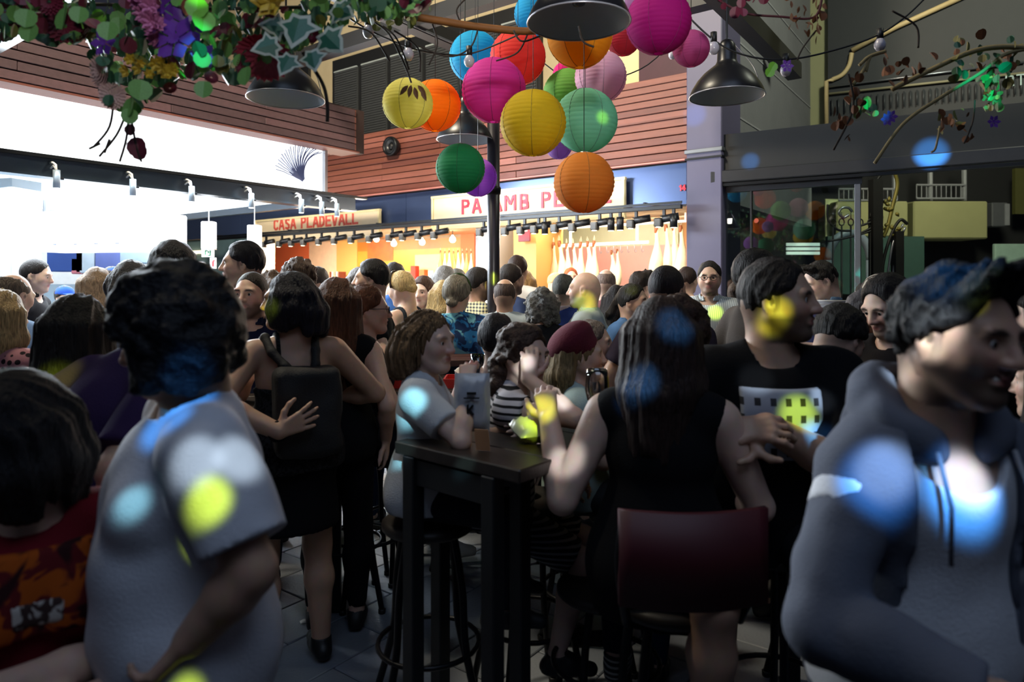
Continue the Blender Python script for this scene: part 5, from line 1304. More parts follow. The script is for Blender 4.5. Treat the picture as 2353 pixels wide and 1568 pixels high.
gar = empty('flower_garland', 'hanging garland of green leaves and mixed flowers at the upper left', 'garland', (0, 0, 0))
def put_leaf(par, me, p, s, M):
    o = link(me.name, me, None, par); o.matrix_local = Matrix.Translation(p) @ M @ Matrix.Diagonal((s, s, s, 1)); return o
# where the garland hangs: (px, lowest py) along the top edge
prof_g = [(-60, 110), (0, 100), (60, 85), (120, 110), (200, 95), (250, 250), (290, 290), (330, 250), (400, 190), (470, 185), (540, 200), (590, 170), (640, 140), (700, 110), (760, 70), (830, 55), (950, 40), (1000, 20)]
def low(px):
    for (a, b), (c, d) in zip(prof_g[:-1], prof_g[1:]):
        if a <= px <= c: return b + (d - b) * (px - a) / (c - a)
    return 40
cnt_ = 0; fill = [MB(), MB(), MB()]
for i in range(2300):
    px = LG.uniform(-60, 990); l = low(px); py = l - (l + 170) * LG.random() ** (1.2 if 230 < px < 620 else 1.6); d = LG.uniform(1.95, 2.7)
    if px > 640 and LG.random() < .35: continue
    s = LG.uniform(.03, .058); k = LG.choices(range(7), (3, 5, 1.2, 2.2, 3 if px > 600 else 1.2, 2, 3))[0]; M = rmat(LG); p = at(px, py, d)
    if py > 10 and cnt_ < 235 and d < 2.35:
        put_leaf(gar, leafs[k], p, s, M); cnt_ += 1
    else:
        MM = Matrix.Translation(p) @ M @ Matrix.Diagonal((s, s, s, 1)); me = leafs[k]; f = fill[(0, 1, 0, 2, 1, 1, 1)[k]]
        f.add([MM @ v.co for v in me.vertices], [tuple(q.vertices) for q in me.polygons])
for f, m in zip(fill, (lm[0], lm[1], lm[3])): f.build('leaf_mass', m, gar)['kind'] = 'stuff'
for x, y, d, s, rz in ((690, 50, 1.9, .105, 3.0), (638, 112, 1.9, .075, 2.0), (742, 88, 1.95, .095, 3.9), (668, 140, 1.88, .07, 2.8), (715, 130, 1.9, .07, 3.4), (655, 75, 1.95, .07, 1.6), (765, 30, 2.0, .08, 4.2)):
    put_leaf(gar, ivy, at(x, y - 14, d), s, Matrix.Rotation(PI / 2, 4, 'X') @ Matrix.Rotation(rz, 4, 'Z') @ Matrix.Rotation(.3, 4, 'X'))
def bloom(k, x, y, d, s=1.0, tilt=None):
    M = Matrix.Rotation(tilt if tilt is not None else PI / 2 + LG.uniform(-.4, .4), 4, 'X') @ Matrix.Rotation(LG.uniform(-.6, .6), 4, 'Y')
    o = link('flower', flw[k], None, gar); o.matrix_local = Matrix.Translation(at(x, y, d)) @ M @ Matrix.Diagonal((s, s, s, 1))
for a in (('mum_pale', 240, 165, 2.0, .95), ('mum_pale', 262, 222, 2.0, .75), ('mum_pale', 250, 206, 2.0, .5), ('mum_red', 612, 128, 2.0, 1.0, PI * .8), ('mum_red', 590, 112, 2.05, .9, PI * .8), ('clem', 402, 92, 1.95, 1.0), ('clem', 430, 60, 2.0, .8), ('clem', 372, 20, 2.0, .8), ('clem', 240, 98, 2.0, .6), ('clem', 468, 128, 2.0, .55),
          ('wine', 150, 62, 2.1, 1.1), ('wine', 200, 72, 2.1, 1.0), ('wine', 50, 50, 2.1, .9), ('wine', 30, 62, 2.1, .8), ('wine', 115, 8, 2.0, .8), ('wine', 485, 180, 2.0, .4), ('wine', 392, 205, 2.0, .4), ('wine', 605, 40, 2.2, .8), ('wine', 720, 80, 2.0, .5), ('wine', 560, 152, 2.0, .5)): bloom(*a)
for i in range(22): bloom('pink', 328 + i * 1.9 + LG.uniform(-16, 16) * (1 - i / 26), -5 + i * 5.2, LG.uniform(1.92, 2.0), LG.uniform(.55, 1.0) * (1 - i / 40))
for i in range(26): bloom('yel', LG.choice((330, 350, 375, 385, 392, 298, 372)) + LG.uniform(-12, 12), LG.uniform(138, 172), LG.uniform(1.9, 2.0), LG.uniform(.7, 1.3))
bloom('yel', 625, 8, 1.9, 2.6); bloom('yel', 640, 5, 1.95, 2.2)
for x, y, s in ((64, 33, .05), (150, 28, .06), (185, 27, .045), (470, 36, .055), (455, 8, .055), (72, 66, .05), (252, 62, .05), (325, 195, .055), (302, 235, .05), (567, 165, .05), (470, 198, .045), (300, 262, .04)):
    put_leaf(gar, leafs[2] if x > 440 and y < 50 else leafs[0], at(x, y - 12, 1.9), s * 1.15, Matrix.Rotation(-PI / 2 - .2, 4, 'X') @ Matrix.Rotation(LG.uniform(-.6, .6), 4, 'Y'))
stm = mat('twig', '2a2018', .8); lil = mat('stem_green', '3a4a2c', .7)
def twig(pts, r, m=stm, par=gar, name='twig', n=6): return MB().tube(bez([at(*p) for p in pts], 6), r, n).build(name, m, par, True)
for pts in ([(262, 215, 2.0), (252, 290, 2.0), (215, 338, 2.0)], [(290, 260, 2.0), (268, 310, 2.0), (228, 360, 2.0)], [(296, 262, 2.0), (290, 320, 2.0), (275, 372, 2.0)], [(230, 330, 2.0), (205, 342, 2.0)], [(300, 262, 2.0), (312, 330, 2.0), (325, 372, 2.0)], [(252, 320, 2.0), (240, 352, 2.0)],
            [(695, 120, 1.95), (740, 190, 2.0), (752, 240, 2.0), (752, 280, 2.0)], [(640, 120, 1.95), (700, 140, 1.95), (740, 90, 2.0)], [(300, 0, 2.2), (310, 120, 2.1), (300, 260, 2.0)], [(-50, 20, 2.3), (200, 10, 2.3), (500, 20, 2.3), (900, 10, 2.5)]):
    twig(pts, .0035 if len(pts) < 4 else .006)
for x, y, s in ((316, 330, .06), (322, 345, .05), (300, 300, .035)): put_leaf(gar, leafs[3], at(x, y - 15, 2.0), s, Matrix.Rotation(-PI / 2, 4, 'X'))
br = empty('bare_branch', 'bare golden branch with thin twigs in front of the lanterns', 'branch', (0, 0, 0)); gb = mat('golden_bark', '7a4a18', .7, var=.4, scale=12)
twig([(930, 35, 2.8), (1010, 48, 2.85), (1100, 62, 2.9), (1215, 72, 2.95), (1260, 60, 3.0)], .016, gb, br, 'bough')
for pts in ([(860, 50, 2.8), (895, 80, 2.8), (930, 150, 2.85), (945, 190, 2.85)], [(880, 60, 2.8), (912, 90, 2.8), (940, 160, 2.85)], [(905, 70, 2.8), (960, 110, 2.85), (965, 165, 2.85)], [(800, 60, 2.8), (852, 75, 2.8), (895, 140, 2.8)], [(1100, 62, 2.9), (1080, 110, 2.9), (1030, 130, 2.9), (960, 105, 2.9)], [(1180, 70, 2.9), (1200, 95, 2.9), (1250, 80, 2.95), (1330, 60, 2.95)], [(1060, 55, 2.9), (1050, 20, 2.9), (1090, -20, 2.9)], [(990, 45, 2.9), (1005, 100, 2.9), (985, 150, 2.9)], [(1330, 60, 2.6), (1340, 95, 2.6), (1365, 108, 2.6)], [(1215, 72, 2.95), (1190, 120, 2.95), (1140, 140, 2.95)]):
    twig(pts, .004, stm, br)
for i, (x, y, rr) in enumerate(((945, 195, .2), (952, 200, -.25), (938, 196, .7), (960, 196, -.7), (968, 205, -.4))): put_leaf(br, dry[0], at(x, y, 2.84), .055, Matrix.Rotation(-PI / 2, 4, 'X') @ Matrix.Rotation(rr, 4, 'Z'))
for i in range(40): put_leaf(br, leafs[4], at(LG.uniform(780, 960), LG.uniform(-10, 75), LG.uniform(2.6, 2.9)), LG.uniform(.03, .05), rmat(LG))
# right hand dry garland
dg = empty('dry_garland', 'dry garland of brown leaves and pale branches at the upper right', 'garland', (0, 0, 0)); pale = mat('pale_branch', '8a7a50', .7, var=.3)
for pts, r, m in (([(2380, 112, 2.6), (2300, 108, 2.6), (2230, 120, 2.6), (2140, 160, 2.6), (2050, 205, 2.6)], .010, pale), ([(2380, 110, 2.6), (2310, 125, 2.6), (2250, 170, 2.6), (2160, 225, 2.6), (2075, 285, 2.6), (2010, 375, 2.6)], .007, pale), ([(2000, 130, 2.6), (1985, 160, 2.6), (1960, 195, 2.6)], .006, pale), ([(2035, 118, 2.6), (1998, 130, 2.6), (1975, 150, 2.6)], .007, pale), ([(1998, 130, 2.6), (1990, 165, 2.6)], .005, pale), ([(1890, -10, 2.7), (1870, 40, 2.7), (1790, 38, 2.7), (1710, 30, 2.7), (1650, 0, 2.7)], .005, mat('wine_twig', '4a1820', .7)), ([(2050, 25, 2.7), (2105, 60, 2.7), (2110, 110, 2.7)], .004, stm), ([(2240, 230, 2.6), (2235, 280, 2.6), (2215, 330, 2.6)], .003, stm), ([(2160, 290, 2.6), (2150, 340, 2.6), (2140, 350, 2.6)], .004, pale), ([(1950, 170, 2.6), (1960, 250, 2.6), (1915, 345, 2.6)], .004, stm), ([(1875, 70, 2.7), (1845, 110, 2.7), (1832, 138, 2.7)], .003, stm)):
    twig(pts, r, m, dg, 'branch')
def clump(n, x0, x1, y0, y1, kinds, s0=.025, s1=.045, d0=2.5, d1=2.8):
    for i in range(n): put_leaf(dg, LG.choice(kinds), at(LG.uniform(x0, x1), LG.uniform(y0, y1), LG.uniform(d0, d1)), LG.uniform(s0, s1), rmat(LG))
clump(26, 1800, 1900, -10, 75, dry[:2]); clump(6, 1850, 1890, 70, 105, dry[:1]); clump(14, 1950, 1975, 180, 275, dry[:2]); clump(10, 1910, 1960, 265, 345, dry[:2]); clump(24, 2190, 2340, 130, 215, dry[2:] + leafs[1:2]); clump(40, 2260, 2300, 180, 262, dry[2:] + leafs[:1], .02, .035)
clump(14, 2150, 2205, 270, 320, dry); clump(6, 2215, 2240, 250, 330, dry[:2], .02, .03); clump(26, 2150, 2340, 90, 165, leafs[1:2] + dry[1:]); clump(10, 1650, 1760, 0, 45, leafs[3:4]); clump(12, 1970, 2010, 235, 270, leafs[:2] + dry[2:]); clump(20, 2030, 2130, 125, 200, dry[:2])
for x, y in ((2047, 268), (2038, 275), (2283, 280), (1808, 160 - 8)): bloom_o = link('flower', flw['clem'], None, dg); bloom_o.matrix_local = Matrix.Translation(at(x, y, 2.6)) @ Matrix.Rotation(PI / 2, 4, 'X') @ Matrix.Diagonal((.35, .35, .35, 1))
for x, y in ((1775, 165), (1782, 152)): put_leaf(dg, leafs[2], at(x, y - 8, 2.7), .04, Matrix.Rotation(-PI / 2, 4, 'X') @ Matrix.Rotation(.6, 4, 'Z'))

# ---- tables
tbl_top = mat('table_top_dark', '2a211c', .38, var=.4, scale=3, bump=.15, bscale=40, stretch=(1, 8, 1)); tbl_leg = mat('table_leg_black', '121214', .5)
def pos(px, d): return Vector(((px - CXP) / FPX * d, d, 0))
tt = empty('high_table', 'dark high bar table on square black legs in the middle front', 'table', (0, 0, 0))
TH = 1.05
Lc, Fc = pos(905, 2.24), pos(1193, 1.89); e1 = (Fc - Lc); w1 = e1.length; e1.normalize(); e2 = Vector((-e1.y, e1.x, 0)); tc_ = (Lc + Fc) / 2 + e2 * .32
tt.location = tc_
for k in range(4): boxo('top_plank', e2 * (-.24 + k * .16) + ZV * (TH - .02), (w1, .156, .04), tbl_top, (e1, e2, ZV), tt, .004)
for px, d in ((950, 2.22), (1012, 2.45), (1132, 1.99), (1195, 2.20)):
    p = pos(px, d) - tc_; boxo('leg', p + ZV * .505, (.052, .052, 1.01), tbl_leg, (e1, e2, ZV), tt, .004)
for z in (.96,):
    boxo('apron', (pos(950, 2.22) + pos(1132, 1.99)) / 2 - tc_ + ZV * z, (.33, .025, .08), tbl_leg, (e1, e2, ZV), tt); boxo('apron', (pos(1012, 2.45) + pos(1195, 2.2)) / 2 - tc_ + ZV * z, (.33, .025, .08), tbl_leg, (e1, e2, ZV), tt)
def simple_table(label, c, L, Wd, h, rz, m=tbl_top):
    t = empty('high_table', label, 'table', c, rz)
    for k in range(4): boxo('top_plank', (0, -Wd / 2 + Wd / 8 + k * Wd / 4, h - .02), (L, Wd / 4 - .004, .04), m, None, t, .004)
    for sx in (-1, 1):
        for sy in (-1, 1): boxo('leg', (sx * (L / 2 - .06), sy * (Wd / 2 - .06), h / 2 - .02), (.045, .045, h - .04), tbl_leg, None, t, .004)
        boxo('stretcher', (sx * (L / 2 - .06), 0, .25), (.03, Wd - .16, .03), tbl_leg, None, t)
    return t
simple_table('dark high bar table holding red food trays behind the girl', pos(975, 3.55), .95, .6, 1.05, .12)
simple_table('brown high table partly hidden behind the food trays', pos(1085, 4.15), .8, .5, 1.13, .1, mat('brown_top', '4a2a20', .4, var=.3))
simple_table('dark high table under the hands of the seated men', pos(2050, 2.75), .9, .6, 1.02, -.3)
simple_table('dark high table behind the woman with the black backpack', pos(560, 3.15), .8, .6, 1.02, .3)
# ---- stools
stl_m = mat('stool_metal', '1a1a1e', .4, .6); seat_m = mat('stool_seat', '201a18', .5)
def stool(label, px, d, h, rz, spread=.20, seat_r=.165, back=None):
    t = empty('bar_stool', label, 'stool', pos(px, d), rz, 'bar stools')
    MB().lathe([(0, h), (seat_r * .9, h), (seat_r, h - .012), (seat_r, h - .03), (seat_r * .93, h - .04), (0, h - .04)], n=28).build('seat', seat_m, t, True)
    for k in range(4):
        a = PI / 4 + k * PI / 2; c, s_ = math.cos(a), math.sin(a)
        MB().tube(bez([(c * .11, s_ * .11, h - .03), (c * .15, s_ * .15, h * .70), (c * .17, s_ * .17, h * .4), (c * spread * 1.15, s_ * spread * 1.15, .012)], 5), .0135, 8).build('leg', stl_m, t, True)
        MB().lathe([(0, 0), (.017, 0), (.018, .02), (.0, .022)], (c * spread * 1.15, s_ * spread * 1.15, 0), n=8).build('foot_cap', black2, t, True)
    MB().tube([(.178 * math.cos(a), .178 * math.sin(a), .30) for a in np.linspace(0, 2 * PI, 29)], .009, 6, False).build('foot_ring', stl_m, t, True)
    if back:
        hb_ = h + .28
        MB().tube(bez([(-.15, -.12, h - .03), (-.185, -.19, h + .15), (-.175, -.20, hb_)], 5), .013, 8).build('back_post', stl_m, t, True)
        MB().tube(bez([(.15, -.12, h - .03), (.185, -.19, h + .15), (.175, -.20, hb_)], 5), .013, 8).build('back_post', stl_m, t, True)
        mb = MB(); n = 12
        for i in range(n + 1):
            x = -.19 + .38 * i / n; y = -.185 - .05 * math.cos(x / .19 * 1.4)
            for (dy, dz) in ((0, h + .06), (-.022, h + .06), (-.022, hb_ + .02), (0, hb_ + .02)): mb.v.append((x, y + dy, dz))
        for i in range(n):
            for k in range(4): mb.f.append((i * 4 + k, i * 4 + (k + 1) % 4, i * 4 + 4 + (k + 1) % 4, i * 4 + 4 + k))
        mb.f += [(0, 3, 2, 1), (n * 4, n * 4 + 1, n * 4 + 2, n * 4 + 3)]
        mb.build('backrest', back, t, True)
    return t
# ---- tableware
clear = glass_mat('drinking_glass', (.96, .97, .98), .03, 1.3)
wg = empty('wine_glass', 'clear wine glass standing on the table left of the long haired woman', 'glass', pos(1372, 2.28) + ZV * TH)
MB().lathe([(0, .004), (.034, .002), (.035, .005), (.006, .010), (.004, .03), (.004, .085), (.012, .10), (.034, .13), (.041, .165), (.038, .205), (.0335, .232), (.032, .232), (.036, .205), (.039, .165), (.032, .132), (.010, .104), (0, .101)], n=26).build('bowl', clear, wg, True)
MB().lathe([(0, .103), (.010, .106), (.031, .134), (.035, .145), (0, .145)], n=24).build('drink', mat('amber_drink', 'c09030', .1, trans=.7), wg, True)
pc = empty('plastic_cup', 'clear plastic cup with straws beside the wine glass', 'cup', pos(1408, 2.40) + ZV * TH)
MB().lathe([(0, .003), (.028, .003), (.038, .125), (.036, .125), (.026, .006), (0, .006)], n=22).build('cup_body', clear, pc, True)
for dx, c in ((.01, 'e0d060'), (-.012, '58b0d0')): MB().tube([(dx * .5, 0, .02), (dx * 2.2, .01, .19)], .0035, 6).build('straw', mat('straw_' + c, c, .4), pc, True)
def pillow_bag(name, label, cat, loc, sz, m, rz=0, seed=1, tilt=0, band=None):
    r = random.Random(seed); mb = MB(); nx, ny = 12, 9
    for sgn in (1, -1):
        b0 = len(mb.v)
        for j in range(ny + 1):
            for i in range(nx + 1):
                u, v = i / nx * 2 - 1, j / ny * 2 - 1; bul = max(0, (1 - u * u) * (1 - v ** 4)) ** .5
                mb.v.append((u * sz[0] / 2 * (1 - .06 * abs(v)), v * sz[1] / 2, sgn * bul * sz[2] / 2 + r.uniform(-1, 1) * sz[2] * .07 * (bul > 0)))
        for j in range(ny):
            for i in range(nx):
                q = (b0 + j * (nx + 1) + i, b0 + j * (nx + 1) + i + 1, b0 + (j + 1) * (nx + 1) + i + 1, b0 + (j + 1) * (nx + 1) + i); mb.f.append(q if sgn > 0 else q[::-1])
    o = mb.build(name, m, None, True, loc); o.rotation_euler = (tilt, 0, rz); return tag(o, label, cat)
pillow_bag('snack_bag', 'pale snack bag lying on the table in front of the striped girl', 'bag', pos(1228, 2.22) + ZV * (TH + .045), (.15, .11, .07), mat('bag_foil', 'b8bc9a', .3, var=.1), .4, 2, .25)
cb = pillow_bag('plastic_bag', 'crumpled clear white bag with black letters held over the table by the girl', 'bag', at(1085, 925, 2.22), (.12, .19, .06), mat('bag_film', 'a8acb4', .2, var=.2, scale=30), 0, 6, PI / 2)
textline(cb, 'K', Vector((-.012, -.035, .0375)), Vector((1, 0, 0)), Vector((0, 1, 0)), Vector((0, 0, 1)), .034, black2, 1, .18)
boxo('print_line', (0, .02, .038), (.05, .004, .004), black2, None, cb); boxo('print_line', (.0, .035, .038), (.03, .008, .004), black2, None, cb)
def tray(label, c, d, px, items):
    t = empty('food_tray', label, 'tray', pos(px, d) + ZV * 1.05)
    mb = MB(); w, l, h = .13, .09, .045
    mb.box((0, 0, .004), (w * 2, l * 2, .008)); 
    for sx in (-1, 1): mb.box((sx * w, 0, h / 2), (.008, l * 2, h)); mb.box((0, sx * l, h / 2), (w * 2, .008, h))
    mb.build('tray_shell', mat('tray_red', 'c02a22', .4), t); return t
t1 = tray('red food tray with crumpled white napkins by the auburn woman', None, 3.45, 880, 0); t2 = tray('red food tray with a yellow wrapper behind the fair girl', None, 3.45, 1083, 0)
pillow_bag('napkin', 'crumpled white napkin in the red tray by the auburn woman', 'napkin', pos(878, 3.45) + ZV * 1.115, (.11, .09, .08), mat('napkin_paper', 'e0dcd4', .8), .3, 3)
pillow_bag('wrapper', 'yellow and white food wrapper in the red tray behind the fair girl', 'wrapper', pos(1088, 3.45) + ZV * 1.112, (.13, .09, .07), mat('wrapper_yellow', 'd8b03a', .5, var=.5, scale=12), .2, 4)
pillow_bag('paper_scrap', 'torn white paper on the table behind the fair girl', 'paper', pos(1065, 3.60) + ZV * 1.10, (.10, .05, .06), mat('napkin_paper', 'e0dcd4'), .9, 5, .5)
rc_ = empty('paper_cup', 'red paper cup standing by the long auburn hair', 'cup', pos(851, 3.38) + ZV * 1.05); MB().lathe([(0, .002), (.03, .002), (.042, .12), (.044, .122), (.040, .12), (.028, .006), (0, .006)], n=20).build('cup_body', mat('cup_red', 'e0402c', .5), rc_, True)
gb2 = empty('water_cup', 'clear cup standing behind the red tray with the yellow wrapper', 'cup', pos(1098, 3.72) + ZV * 1.05); MB().lathe([(0, .002), (.03, .002), (.040, .13), (.038, .13), (.028, .006), (0, .006)], n=20).build('cup_body', clear, gb2, True)
o = pillow_bag('red_wrapper', 'crumpled red wrapper lying on the pavers between the bare legs', 'wrapper', pos(736, 3.28) + ZV * .03, (.13, .11, .06), mat('wrapper_red', 'd0303a', .35, var=.4, scale=20), .5, 9)
pillow_bag('floor_scrap', 'small pale scrap of paper on the pavers beside the red wrapper', 'paper', pos(702, 3.15) + ZV * .008, (.05, .03, .014), mat('napkin_paper', 'e0dcd4'), .5, 10)
pd = Vector((.0, 0, 0))
cf = tag(MB().box((0, 0, 0), (.045, .002, .07)).build('peach_reflection', mat('peach_reflection', 'd8a070', .5), None, False, pos(1108, 2.10) + ZV * (TH + .036)), 'peach patch on the table before the bag, standing for a reflection', 'reflection'); cf.rotation_euler = (.25, 0, -.3)  # reflection on the table top, put in as a small peach-coloured piece
ph = empty('metal_chair', 'bent tube metal chair behind the dotted blouse at the left', 'chair', pos(40, 2.75), .5)
MB().tube(bez([(-.2, -.2, 0), (-.2, -.18, .45), (-.2, -.2, 1.1), (-.17, -.2, 1.17), (.17, -.2, 1.17), (.2, -.2, 1.1), (.2, -.18, .45), (.2, -.2, 0)], 5), .011, 8).build('back_frame', stl_m, ph, True)
boxo('seat', (0, 0, .62), (.40, .40, .03), seat_m, None, ph, .01)
for sx in (-.18, .18): MB().tube([(sx, .18, 0), (sx, .17, .61)], .011, 8).build('leg', stl_m, ph, True)
# ------------------------------------------------------------------ the people, nearest first
def w3(px, py, d): p = at(px, py, d); return (p.x, p.y, p.z)
def TL(x, y, z): return (x, y, z)
jeans = cloth('23304a', 'denim_dark'); blackc = cloth('101013', 'black_cloth'); greyt = cloth('3a3c40', 'grey_trousers')
shoeb = mat('black_shoe', '0e0e10', .5); shoew = mat('pale_sneaker', 'a8a8a4', .6)

# woman in the white T-shirt
A = human('woman in white T-shirt with dark curly bob turning away in the near left', 400, 604, 1.38, -95, hpitch=14, hyaw=27, lean=-1, bulk=1.22, bust=.95, belly=.7, hips=1.08, armr=1.18, skin='tan', hair=('curly', '0d0c10', dict(t=.040, L=.085, n=64, amp=.014, fr=22)), hairh=.006,
          top_=dict(m=cloth('c2c4cc', 'white_tee'), g=.02, sg=.026, sleeve=.80, hem=-.10, fold=.010, fq=8, h=.008), bot=dict(m=cloth('1c1c46', 'navy_trousers')), h=.009, hh=.005, handh=.0045, fineh='L',
          armL=dict(world=w3(440, 1470, 1.2), el=w3(578, 1310, 1.2), curl=45, palm=(.6, .6, 0)), armR=dict(w=(.2, .25, .05), pole=(.5, -1, 0)))
# man in the grey hoodie
C = human('laughing dark haired man in open grey hoodie over white T-shirt', 2200, 592, 1.2, 140, hyaw=-16, hpitch=6, lean=8, hroll=-4, drop=.045, sw=.88, bulk=1.05, skin='tan', smile=1, beard=.75, jaw=1.06, hair=('quiff', '0c0a0c', dict(t=.018)), hairh=.005,
          top_=dict(m=cloth('c4c6cc', 'white_undershirt'), neck='scoop', sleeve=.3, name='tshirt', fold=.006, h=.008), bot=dict(m=cloth('16171c')), h=.009, hh=.0045,
          armR=dict(world=w3(2290, 1610, .98), pole=(.8, -.7, 0), curl=40), armL=dict(w=(-.24, .1, -.02)))
F = Field(); C['torso'](F, .030)
for nm in 'LR': C['arm'](F, nm, .022, 1.95, True)
T_ = C['T']; s_ = C['s']
F.cap(T_.p(0, .0, .1), T_.p(0, .0, -.14), .165 * s_, .18 * s_, .05, q=.8, qd=T_.d(0, 1, 0)); F.cut(T_.p(0, 0, -.12), T_.d(0, 0, -1))
F.box(T_.p(.0, .20, .25), np.array((.075, .16, .50)) * s_, T_, .03, .01, 's'); F.cap(T_.p(0, .03, .62), T_.p(0, .03, .47), .095 * s_, .085 * s_, .01, op='s')
F.disp(lambda x, y, z: (vnoise(x * 11 + z * 6, y * 11, z * 9) - .5) * .016 + (vnoise(x * 25 + z * 9, y * 25, z * 22) - .5) * .006)
hood_m = cloth('585c68', 'grey_hoodie'); C['put'](F, 'hoodie', hood_m, .008)
F = Field()
ring = [T_.p(.098 * math.sin(a) * 1.0, -.03 - .10 * math.cos(a), .485 + .035 * math.cos(a)) for a in np.linspace(-2.5, 2.5, 13)]
for p, q in zip(ring[:-1], ring[1:]): F.cap(p, q, .040 * s_, None, .03)
F.ell(T_.p(0, -.14, .42), np.array((.10, .05, .10)) * s_, T_, .04); F.disp(lambda x, y, z: (vnoise(x * 20, y * 20, z * 20) - .5) * .016)
C['put'](F, 'hood', hood_m, .008)
for sd in (-1, 1): C['tube']('drawstring', [T_.p(sd * .075, .10, .46), T_.p(sd * .08, .15, .38), T_.p(sd * .078, .16, .28)], .004, cloth('8a8c92'), 6)
# woman at the lower left edge
B = human('long dark haired woman in maroon printed T-shirt with folded arms at the lower left edge', 16, 866, 1.35, 176, hyaw=70, hpitch=12, pose='sit', H=1.62, bulk=1.1, bust=.8, skin='light', hair=('long', '0e0b0c', dict(L=.15, t=.024, back=.02)), hairh=.006,
          top_=dict(m=cloth('6a1420', 'maroon_tee'), sleeve=.75, fold=.007, h=.009), h=.010, hh=.006, armL=dict(w=(.10, .25, .24), pole=(-1, -.3, -.5), dir=(1, .1, .1)), armR=dict(w=(-.06, .27, .18), pole=(1, -.3, -.3), dir=(-1, .1, .2)))
T_ = B['T']; s_ = B['s']
def chest_print(P, x0, x1, z0, z1, m, g, name='shirt_print', back=False):
    F = Field(); P['torso'](F, g + .009); T_ = P['T']
    F.cut(T_.p(x1, 0, 0), T_.d(1, 0, 0)); F.cut(T_.p(x0, 0, 0), T_.d(-1, 0, 0)); F.cut(T_.p(0, 0, z1), T_.d(0, 0, 1)); F.cut(T_.p(0, 0, z0), T_.d(0, 0, -1)); F.cut(T_.p(0, .02, 0), T_.d(0, 1 if back else -1, 0))
    return P['put'](F, name, m, .008)
chest_print(B, -.12, .10, .27, .43, pattern_mat('orange_print', 'blotch', 'a04a10', '5a1418', 16, '2a0c10'), .0175)
chest_print(B, -.05, .04, .29, .345, pattern_mat('pale_print_patch', 'blotch', 'b0a8a0', '3a2a28', 30), .0195)
# woman with the black backpack
D = human('woman with black bob, lace camisole and black backpack standing seen from behind', 664, 622, 2.8, -12, hyaw=-62, bulk=1.12, hips=1.08, bust=.8, armr=1.12, legr=1.08, sw=1.04, skin='tan', hair=('bob', '10101c', dict(L=.11, t=.010, arc=118)), hairh=.0055,
          top_=dict(m=pattern_mat('black_lace', 'blotch', '0e0e10', '26262a', 60), neck='tank', cutz=.285, sleeve=0, hem=-.06, bx=.075, strap=.008, g=.012), bot=dict(m=blackc, style='skirt', len=.33, flare=.18, g=.02), shoe=shoeb, h=.010, hh=.0055, handh=.0045, fineh='L',
          armL=dict(world=w3(640, 992, 2.50), pole=(-1, -.1, -.1), dir=(.95, -.1, .38), palm=(0, 1, 0), curl=12, spread=11), armR=dict(w=(.20, .20, .19), pole=(1, -.7, -.2)), legL=dict(w=.12), legR=dict(w=.12))
T_, s_ = D['T'], D['s']; bpm = mat('backpack_fabric', '121214', .75, bump=.3, bscale=200)
F = Field(); F.box(T_.p(.02, -.165, .20), np.array((.095, .035, .145)) * s_, T_, .035, .02); F.ell(T_.p(.02, -.175, .10), np.array((.115, .055, .09)) * s_, T_, .05); F.disp(lambda x, y, z: (vnoise(x * 18, y * 18, z * 14) - .5) * .016); F.cut(T_.p(0, -.10, 0), T_.d(0, 1, 0))
D['put'](F, 'backpack', bpm, .008)
for x0, x1 in ((-.125, .0), (.085, .04)):
    F = Field(); P_ = [T_.p(x0 * 1.0, .045, .475), T_.p(x0 * .98, -.03, .498), T_.p(x0 * .85, -.095, .44), T_.p((x0 + x1) / 2, -.135, .385), T_.p(x1, -.15, .33)]
    for p, q in zip(P_[:-1], P_[1:]): F.cap(p, q, .018 * s_, None, .01)
    D['put'](F, 'backpack_strap', bpm, .007)
D['tube']('wrist_band', [D['J']['L'][2] + D['T'].d(math.cos(a), 0, math.sin(a)) * .034 for a in np.linspace(0, 2 * PI, 14)], .008, blackc)
# long haired woman on the red backed stool
Hh = human('woman with long straight dark hair and black sleeveless top seated on the red stool', 1522, 680, 1.98, 6, hyaw=8, pose='sit', H=1.66, sw=.98, bulk=1.1, hips=1.1, armr=1.12, skin='fair', hair=('long', '2a1c18', dict(L=.30, t=.014, arc=110, amp=.006, fr=14)), hairh=.006,
           top_=dict(m=cloth('0f0f12', 'black_top'), sleeve=.0, fold=.004, hem=-.14), bot=dict(m=cloth('1b2030', 'dusk_jeans')), shoe=pattern_mat('striped_sneaker', 'stripes', '3a3a3c', 'b0b0ac', 22), h=.009, hh=.006, handh=.005, fineh='L',
           armL=dict(world=w3(1262, 965, 2.12), pole=(-.75, -.15, -1), curl=45, spread=2, palm=(.4, 0, -1)), armR=dict(w=(.22, .30, .12), pole=(.5, -.7, -.6)), legL=dict(bend=14, open=12), legR=dict(bend=10, open=8))
